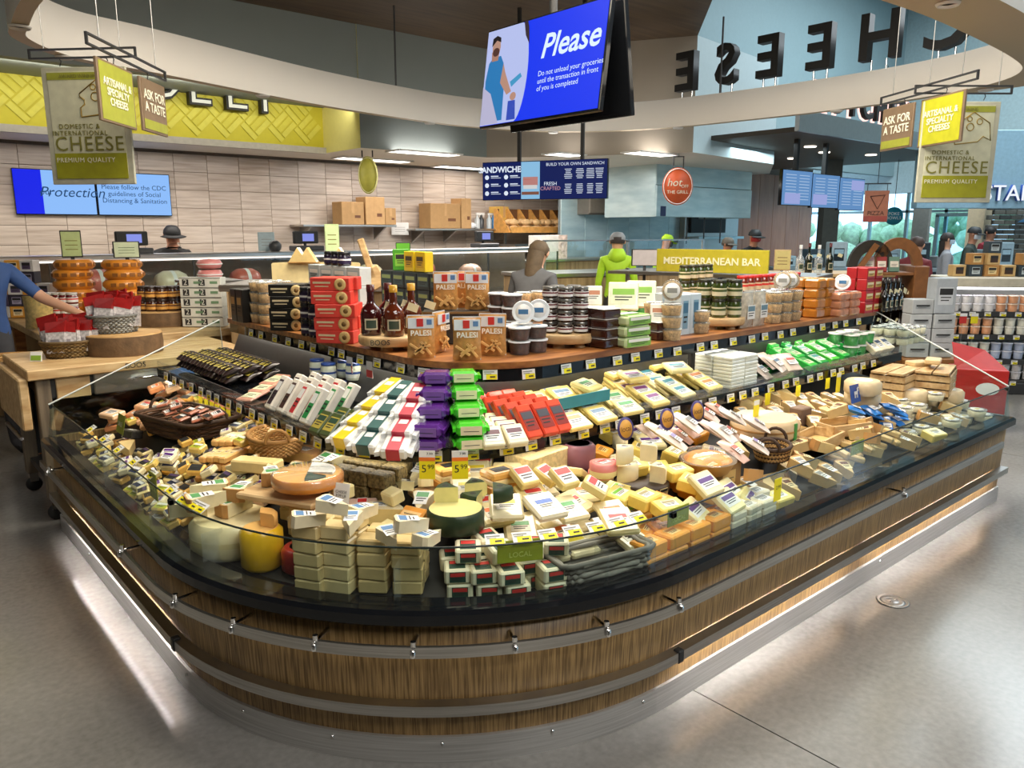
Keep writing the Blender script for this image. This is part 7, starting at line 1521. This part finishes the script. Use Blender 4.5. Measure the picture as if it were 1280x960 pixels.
# log slices
BARK = P('#6a5238', .8, bump=.6, var=.3)
def log(c, r, h, lb):
    t = thing('log_slice', lb, 'log', c, .3); link('core', MB().lathe([(r, .0), (r*1.02, h*.5), (r, h), (r*.9, h+.002), (.0001, h+.002)], grain_mat('log_face', lin('#a07a4a'), lin('#cfa870'), .6, 8, 8, 3), 26).mesh('core'), t); link('bark', MB().lathe([(r*1.01, .004), (r*1.03, h*.5), (r*1.01, h-.006)], BARK, 26, a0=2.4, a1=5.6).mesh('bark'), t); return c
log((1.36, 5.44, CZ), .23, .13, 'flat round log slice on the butcher cart'); lc1 = (1.32, 5.48, CZ+.133)
# red topped bags in baskets
RBM = glass_mat('crinkled_clear_bag', (.95, .95, .95), rough=.06, milky=.35, milk=(.75, .75, .78))
rb = Kit('snack_bag', MB().add([(-.05, -.02, 0), (.05, -.02, 0), (.055, -.012, .13), (-.055, -.012, .13), (-.05, .02, 0), (.05, .02, 0), (.055, .012, .13), (-.055, .012, .13)], [(0, 1, 2, 3), (4, 5, 6, 7), (0, 1, 5, 4), (1, 2, 6, 5), (0, 3, 7, 4)], P('#b9b4b4', .2, coat=.8, var=.5, scale=60.)), 'bag', [('red_header', MB().add([(-.055, -.013, .13), (.055, -.013, .13), (.065, -.006, .20), (-.06, -.002, .19), (-.055, .013, .13), (.055, .013, .13), (.065, .006, .20), (-.06, .006, .19)], [(0, 1, 2, 3), (4, 5, 6, 7), (0, 3, 7, 4), (1, 2, 6, 5), (2, 3, 7, 6)], P('#86100f', .35, var=.3))), ('label_strip', MB().box((0, -.019, .06), (.05, .002, .05), P('#8a8488', .4)))])
gw1 = basket('wicker_basket', .16, .13, .10, P('#7a6238', .7, var=.3), P('#5a4626', .7, var=.3), False, .8)
gw2 = basket('wicker_basket', .15, .13, .11, P('#8a8a84', .6, var=.25), P('#6a6a66', .6, var=.25), False, .85)
c = ctop(85, 447); gw1.put('brown wicker basket of red topped bags on the butcher cart', None, (c.x+.03, c.y+.05, CZ)); b1c = Vector((c.x+.03, c.y+.05, CZ))
gw2.put('grey wicker basket of red topped bags on the log slice', None, lc1); b2c = Vector(lc1)
for bc, lb, g in ((b1c, 'clear snack bag with red header in the brown basket', 'bags in the brown basket'), (b2c, 'clear snack bag with red header in the grey basket', 'bags in the grey basket')):
    for i in range(5):
        for j in range(3): rb.put(lb, g, (bc.x-.09+.045*i, bc.y-.07+.06*j, bc.z+.035+.015*j), leanrot(-.65+J(.35), R(-16+6*j)+J(.1), J(.3)))
card2 = thing('price_card', 'small green price card at the cart corner', 'sign', ctop(45, 452), -.7); link('card', MB().box((0, 0, .03), (.07, .004, .06), PAPER, TR((0, 0, 0), R(-15))).mesh('card'), card2); link('green_panel', MB().box((0, -.004, .022), (.06, .002, .03), P('#8ab03a', .5), TR((0, 0, 0), R(-15))).mesh('green_panel'), card2)
# second table behind with gouda stacks
tb2 = thing('display_table', 'wooden display table of stacked gouda wheels beyond the cart', 'table', (1.80, 7.22, 0), 0); link('table_top', MB().cbox((0, 0, .90), (1.4, 2.1, .06), MAPLE, .006).mesh('table_top'), tb2)
for sx in (-.62, .62):
    for sy in (-.96, .96): link('leg', MB().box((sx, sy, .435), (.08, .08, .87), WOODTOP).mesh('leg'), tb2)
link('table_skirt', MB().box((0, -.98, .70), (1.2, .02, .34), LW).mesh('table_skirt'), tb2)
gd = Kit('gouda_wheel', MB().wheel(.165, .085, P('#d98a2c', .35, coat=.4), 0, 2*math.pi, 32, ch=.028, top=P('#e0a048', .4)), 'cheese', [('dark_stamp', MB().box((.163*math.cos(a), .163*math.sin(a), .043), (.008, .045, .03), P('#8f5a24', .5), Matrix.Translation((0, 0, 0)) @ Matrix.Translation((.163*math.cos(a), .163*math.sin(a), .043)) @ Matrix.Rotation(a, 4, 'Z') @ Matrix.Translation((-.163*math.cos(a), -.163*math.sin(a), -.043)))) for a in [-2.6+.42*i for i in range(6)]])
def stackat(px, py, n, lb, g, D=None):
    c = atD(px, py, 6.9); 
    for l in range(n): gd.put(lb, g, (c.x+J(.015), c.y+J(.015), .935+l*.086), (0, 0, J(.4)))
stackat(97, 390, 6, 'orange gouda wheel in the stack beside the green topped frame', 'gouda stack by the green frame'); stackat(158, 390, 6, 'orange gouda wheel in the stack under the picture frame', 'gouda stack by the picture frame'); stackat(128, 396, 2, 'orange gouda wheel between the two tall stacks', 'low gouda wheels')
djm = jar('preserve_jar', .05, .10, P('#3a1a10', .15, coat=.6), P('#2a1a14', .4), (P('#d09a4a', .5), BROWN_)); c0 = atD(208, 392, 6.5)
log((c0.x, c0.y, .932), .29, .12, 'thick round log under the tagged preserve jars')
for l in range(2):
    for i in range(7): a = -2.9+i*.45; djm.put('dark preserve jar with gold tag in the round tower', 'tagged preserve jars', (c0.x+.18*math.cos(a), c0.y+.18*math.sin(a), 1.055+.101*l), (0, 0, a+math.pi/2))
zbx = Kit('number_box', MB().cbox((0, 0, .04), (.2, .12, .078), P('#cfcfc6', .5), .003), 'box', [('black_print', MB().box((-.05, -.061, .04), (.05, .002, .05), INK).box((.045, -.061, .04), (.06, .002, .02), P('#6a8a6a', .5))), ('box_edge', MB().box((0, -.061, .076), (.2, .002, .004), INK))]); zt_ = text_mesh('2', .06, P('#cfcfc6', .5))
for l in range(5):
    for i in range(2): c = atD(246+i*20, 388, 6.3); o = zbx.put('white box with black numeral print in the neat stack', 'numeral boxes', (c.x, c.y, .935+.079*l), (0, 0, FA)); link('lettering', zt_, o, (-.05, -.063, .04), UPR)
pkh = Kit('deli_ham', MB().lathe([(.001, 0), (.10, .01), (.12, .05), (.10, .09), (.001, .10)], P('#d98a86', .4, coat=.3), 20), 'meat', [('string', MB().lathe([(.121, .045), (.121, .055)], WH, 20))])
c = atD(262, 336, 7.6)
cs2 = thing('side_case', 'low steel case with pink hams beyond the numeral boxes', 'counter', (c.x, c.y, 0), 0); link('body', MB().cbox((0, 0, .6), (.48, .5, 1.2), LW, .01).mesh('body'), cs2); link('steel_top', MB().cbox((0, 0, 1.215), (.5, .55, .03), STEEL, .006).mesh('steel_top'), cs2)
for l in range(2): pkh.put('round pink ham stacked on the low steel case', 'stacked pink hams', (c.x, c.y, 1.232+.1*l))
frame_sign(89, 305, 6.8, .16, .23, 'black framed green sign on the gouda stack', P('#b9c88a', .5), BLKM, INKG, low=1.455); frame_sign(158, 312, 6.8, .21, .14, 'black framed picture sign on the gouda stack', P('#c9d3b0', .5), BLKM, P('#4a6a3a', .5), low=1.455)
# boxes and goods at the far left edge
mxb = [block('cracker_box', (.13, .09, .10), P(h, .45), (P(a_, .5), INK), 'front', .6, .6, .003, 'box') for h, a_ in (('#d8d6d2', '#5a4a6a'), ('#4a4058', '#d0c8d8'), ('#e0a040', '#f4e0b0'), ('#2f2a38', '#a8a0b8'))]
MXL = ('white', 'purple grey', 'amber', 'dark violet')
for i in range(4):
    for l in range(5 if i < 3 else 3):
        c = atD(8+i*18, 392, 6.95); q = (i*2+l) % 4; mxb[q].put(MXL[q]+' cracker box in the mixed pile at the table edge', 'mixed cracker boxes', (c.x, c.y, .935+.102*l), (0, 0, FA+J(.12)))
rj2 = jar('preserve_jar', .045, .09, P('#6a1414', .15, coat=.6), P('#c9c4bc', .4), (WH, RED))
for l in range(3):
    for i in range(4): c = atD(66+i*9, 402, 6.3); rj2.put('red preserve jar with pale lid in front of the gouda', 'red preserve jars', (c.x, c.y, .935+.091*l), (0, 0, FA))
c = atD(50, 402, 6.1); pillow('popcorn_bag', .24, .26, .14, P('#d9c07a', .3, coat=.6, var=.4, scale=30.), None, None, 'bag').put('clear bag of yellow popcorn by the reaching customer', None, (c.x, c.y, .935), (0, 0, FA))
wbk = basket('wicker_basket', .2, .16, .16, WICK3, WICK4, False, .85); c = atD(26, 430, 5.25)+Vector((-.1, 0, 0)); wbk.put('tall light wicker basket beside the butcher cart', None, (c.x, c.y, .70), (0, 0, 0))
stl = thing('display_stool', 'small dark stand under the tall wicker basket', 'stand', (c.x, c.y, 0)); link('stand_top', MB().cbox((0, 0, .68), (.42, .36, .04), WOODTOP, .006).mesh('stand_top'), stl)
for sx in (-.17, .17):
    for sy in (-.14, .14): link('leg', MB().box((sx, sy, .33), (.04, .04, .66), WOODTOP).mesh('leg'), stl)

# =================================================================== PEOPLE
SKIN = M('skin_light', lin('#d3a285'), .5, var=.05, sss=.1); SKIN2 = M('skin_tan', lin('#b98062'), .5, var=.05)
def person(label, loc, rz, H_=1.7, shirt=GREY_, pants=DARK, skin=SKIN, lean_=0., armL=None, armR=None, hair=None, cap=None, sleeve=.55, fingers=False, mask=None, beard=False, hood=False, headtilt=0., longhair=False):
    """one continuous skinned body facing local -Y; arms given as (elbow, wrist) in metres relative to the shoulder"""
    t = thing('person', label, 'person', loc, rz); S = H_/1.7
    V = []; E = []; Rd = []
    def v(p, r, par=None):
        V.append(tuple(c*S for c in p)); Rd.append((r[0]*S, r[1]*S) if isinstance(r, tuple) else (r*S, r*S)); i = len(V)-1
        if par is not None: E.append((par, i))
        return i
    def bend(p):      # bend the upper body forward about the hip
        y, z = p[1], p[2]-.92; c, s_ = math.cos(lean_), math.sin(lean_); return (p[0], y*c-z*s_, .92+y*s_+z*c)
    pel = v((0, 0, .92), (.15, .115)); wa = v(bend((0, 0, 1.06)), (.135, .105), pel); ch = v(bend((0, -.005, 1.24)), (.155, .12), wa); up_ = v(bend((0, 0, 1.37)), (.12, .09), ch)
    nk = v(bend((0, .0, 1.45)), .055, up_); hb = bend((0, -.01, 1.54))
    hx = Vector(hb); d = Vector((0, -math.sin(lean_+headtilt), math.cos(lean_+headtilt)))
    h1 = v(tuple(hx), .072, nk); h2 = v(tuple(hx+d*.07), .090, h1); h3 = v(tuple(hx+d*.13), .072, h2)
    for sx, arm_ in ((-1, armL), (1, armR)):
        sh = v(bend((sx*.17, 0, 1.37)), .068, up_); S0 = Vector(V[sh])/S
        el, wr2 = arm_ or ((sx*.06, .02, -.28), (sx*.05, -.06, -.52))
        a1 = v(tuple(S0+Vector(el)*.55), .052, sh); e_ = v(tuple(S0+Vector(el)), .044, a1); m2 = v(tuple(S0+(Vector(el)+Vector(wr2))/2), .038, e_); w2 = v(tuple(S0+Vector(wr2)), .027, m2)
        dv = (Vector(wr2)-Vector(el)).normalized(); pm_ = v(tuple(S0+Vector(wr2)+dv*.05), (.030, .018), w2); sd = dv.cross(Vector((0, 0, 1)))
        sd = sd.normalized() if sd.length > .1 else Vector((0, 1, 0)); dn = Vector((0, 0, -1))
        if fingers:
            pe = S0+Vector(wr2)+dv*.085
            for k_, (off, ln_) in enumerate(((-.030, .065), (-.010, .078), (.010, .074), (.028, .058))):
                f1 = v(tuple(pe+sd*off), .0095, pm_); f2 = v(tuple(pe+sd*off*1.1+dv*ln_*.55), .0085, f1); v(tuple(pe+sd*off*1.1+dv*ln_*.85+dn*ln_*.45), .0075, f2)
            f1 = v(tuple(S0+Vector(wr2)+dv*.04+sd*(-.034)), .011, pm_); v(tuple(S0+Vector(wr2)+dv*.075+sd*(-.055)+dn*.02), .009, f1)
        else: v(tuple(S0+Vector(wr2)+dv*.13+dn*.03), (.022, .012), pm_)
    for sx in (-1, 1):
        hp = v((sx*.085, 0, .86), .095, pel); kn = v((sx*.10, -.015, .48), .062, hp); cf = v((sx*.10, .015, .32), .056, kn); an = v((sx*.10, .01, .09), .040, cf); v((sx*.11, -.13, .035), (.035, .03), an)
    me = bpy.data.meshes.new('body'); me.from_pydata(V, E, []); o = bpy.data.objects.new('body', me); COL.objects.link(o)
    md = o.modifiers.new('skin', 'SKIN'); md.use_smooth_shade = True
    for i, r in enumerate(Rd): me.skin_vertices[0].data[i].radius = r
    me.skin_vertices[0].data[0].use_root = True
    sb_ = o.modifiers.new('sub', 'SUBSURF'); sb_.levels = 2; sb_.render_levels = 2
    dg = bpy.context.evaluated_depsgraph_get(); bm_ = bpy.data.meshes.new_from_object(o.evaluated_get(dg)); bpy.data.objects.remove(o); bm_.name = 'body'
    bm_.materials.clear()
    for m_ in (skin, shirt, pants, P('#1c1c1e', .5)): bm_.materials.append(m_)
    head_c = Vector(V[h2]); nkp = Vector(V[nk]); segs = []
    si = [i for i in range(len(V)) if False]
    def near(p, a, b2):
        ab = b2-a; tt_ = max(0, min(1, (p-a).dot(ab)/ab.length_squared)); return (p-a-ab*tt_).length, tt_
    arms = []
    for sx, arm_ in ((-1, armL), (1, armR)):
        S0 = Vector(bend((sx*.17, 0, 1.37)))*S; el, wr2 = arm_ or ((sx*.06, .02, -.28), (sx*.05, -.06, -.52)); arms.append((S0, S0+Vector(el)*S, S0+Vector(wr2)*S))
    for p in bm_.polygons:
        c_ = p.center; k_ = 1
        z_un = c_.z
        if c_.z < .93*S: k_ = 2
        if c_.z < .07*S: k_ = 3
        for S0, e_, w2 in arms:
            d1, t1 = near(c_, S0, e_); d2, t2 = near(c_, e_, w2+(w2-e_)*.7)
            tot = min(((d1, t1*.5), (d2, .5+t2*.5)))
            if tot[0] < .06*S and (tot[1] > .3 or c_.z > .93*S):
                if tot[1] > sleeve: k_ = 0
                elif tot[1] > .25: k_ = 1
        if (c_-head_c).length < .17*S and (c_-nkp).dot(head_c-nkp) > 0: k_ = 0
        p.material_index = k_; p.use_smooth = True
    link('body', bm_, t)
    # head dressing
    Q = d.to_track_quat('Z', 'Y').to_matrix().to_4x4(); hc = head_c
    Th = Matrix.Translation(hc) @ Matrix.Rotation(lean_+headtilt, 4, 'X'); s2 = S
    def hm(nm, mb): link(nm, mb.mesh(nm), t)
    if hair:
        pr = [(.001, .105*s2), (.06*s2, .09*s2), (.092*s2, .045*s2), (.098*s2, 0), (.085*s2, -.03*s2)]
        hm('hair', MB().lathe(pr, hair, 18, (0, .012*s2, 0), Th).lathe([(.085*s2, -.02*s2), (.08*s2, -.25*s2), (.03*s2, -.33*s2)], hair, 12, (0, .03*s2, 0), Th, 0.2, math.pi-.2) if longhair else MB().lathe(pr, hair, 18, (0, .012*s2, 0), Th))
    if cap:
        hm('cap', MB().lathe([(.001, .115*s2), (.06*s2, .105*s2), (.095*s2, .06*s2), (.102*s2, .02*s2), (.1*s2, .01*s2)], cap, 18, (0, .005*s2, 0), Th).lathe([(.095*s2, .016*s2), (.17*s2, .0), (.165*s2, -.006*s2), (.09*s2, .008*s2)], cap, 12, (0, -.0, 0), Th, math.pi*1.15, math.pi*1.85))
    if hood: hm('hood', MB().lathe([(.075*s2, -.075*s2), (.09*s2, -.10*s2), (.115*s2, -.15*s2), (.11*s2, -.21*s2), (.05*s2, -.25*s2)], shirt, 16, (0, .045*s2, -.02*s2), Th))
    if not hood:
        for sx in (-1, 1): hm('eye', MB().lathe([(.001, -.009*s2), (.009*s2, 0), (.001, .009*s2)], INK, 8, (sx*.032*s2, -.082*s2, .0), Th))
        hm('nose', MB().lathe([(.016*s2, -.03*s2), (.010*s2, 0), (.001, .012*s2)], skin, 8, (0, -.088*s2, -.01*s2), Th)); hm('mouth', MB().box((0, -.082*s2, -.055*s2), (.04*s2, .01, .008*s2), P('#a0564a', .5), Th))
    for sx in (-1, 1): hm('ear', MB().lathe([(.001, -.03*s2), (.014*s2, -.01*s2), (.014*s2, .015*s2), (.001, .03*s2)], skin, 8, (sx*.088*s2, .005*s2, -.01*s2), Th))
    if mask: hm('face_mask', MB().lathe([(.088*s2, -.075*s2), (.097*s2, -.045*s2), (.094*s2, -.008*s2)], mask, 12, (0, -.004*s2, 0), Th, math.pi*1.05, math.pi*1.95))
    return t
def ground(px, D): p = atD(px, 300, D); return (p.x, p.y, 0)
NEON = P('#b4e22a', .6, var=.06); DENIM = P('#3a5a94', .7); CAPG = P('#8f9396', .6)
# customer reaching in from the left edge
p = atD(-32, 300, 5.75)
person('person in blue shirt reaching into goods beside the butcher cart', (p.x, p.y, 0), FA+.9, 1.74, DENIM, P('#4a4a4e', .7), SKIN, .12, ((-.10, -.05, -.27), (-.10, -.14, -.50)), ((.16, -.14, -.20), (.30, -.36, -.30)), P('#4a3524', .7), None, .42, True)
p = ground(212, 10.0); person('clerk in black cap and black shirt stooping behind the deli counter', p, FA+.6, 1.76, P('#17181a', .7), DARK, SKIN2, .24, ((-.1, -.2, -.18), (-.05, -.45, -.22)), ((.08, -.22, -.16), (.0, -.45, -.16)), P('#2a2220', .6), P('#141416', .6), .35)
p = ground(655, 6.6); person('person with brown hair and grey lettered shirt bending away behind the nut tubs', p, FA+math.pi-.5, 1.66, P('#5a5a5c', .8), P('#2a2a2e', .7), SKIN, .42, None, None, P('#5a4a36', .7, var=.3), None, .5, longhair=True)
put_text('life', bpy.data.objects['person.002'], (0, -.13, 1.19), (R(90)-.42, 0, math.pi), .14, WH, shear=.2)
p = ground(772, 9.6); person('worker in neon yellow hoodie and grey cap facing the grill', p, FA+math.pi-.15, 1.66, NEON, DARK, SKIN, .05, None, None, P('#3a3230', .7), CAPG, .95, hood=True)
p = ground(822, 12.4); person('worker in neon yellow cap stooping beside the grill', p, FA+1.9, 1.64, NEON, DARK, SKIN2, .25, None, None, None, NEON, .95, mask=P('#3a4a5a', .6))
p = ground(905, 12.2); person('cook in grey cap behind the olive bar sign', p, FA+.8, 1.58, P('#3a3a3c', .7), DARK, SKIN2, .1, None, None, P('#4a4038', .7), P('#6a6258', .7), .6)
p = ground(938, 12.6); person('cook in black cap and red face mask behind the olive bar sign', p, FA+.5, 1.70, P('#17181a', .7), DARK, SKIN2, .12, ((-.14, -.1, -.2), (-.1, -.34, -.2)), None, None, P('#141416', .6), .5, mask=P('#a82420', .6))
p = ground(1184, 11.6); person('shopper in pale grey sweater and face mask near the windows', p, FA+1.2, 1.66, P('#8f9298', .7), P('#2a3038', .7), SKIN, 0, None, None, P('#2a2220', .6), None, .95, mask=P('#b9d0e0', .6), longhair=True)
p = ground(1210, 12.6); person('shopper in dark cap and dark green jacket near the windows', p, FA+.9, 1.74, P('#37423c', .7), P('#2a2a2e', .7), SKIN2, .1, None, None, None, P('#1c1e20', .6), .95, mask=P('#c9ccd0', .6))
p = ground(1237, 14.55); person('shopper in red jacket near the coffee counter', p, FA+.3, 1.76, P('#8a1e2a', .7), P('#2a2a2e', .7), SKIN2, .0, None, None, P('#1c1614', .6), None, .95)
p = ground(1143, 9.6); person('shopper in dark red jacket behind the wine rack', p, FA+2.2, 1.62, P('#6a1e26', .7), P('#2a2a2e', .7), SKIN, .1, None, None, P('#3a2a24', .6), None, .95)
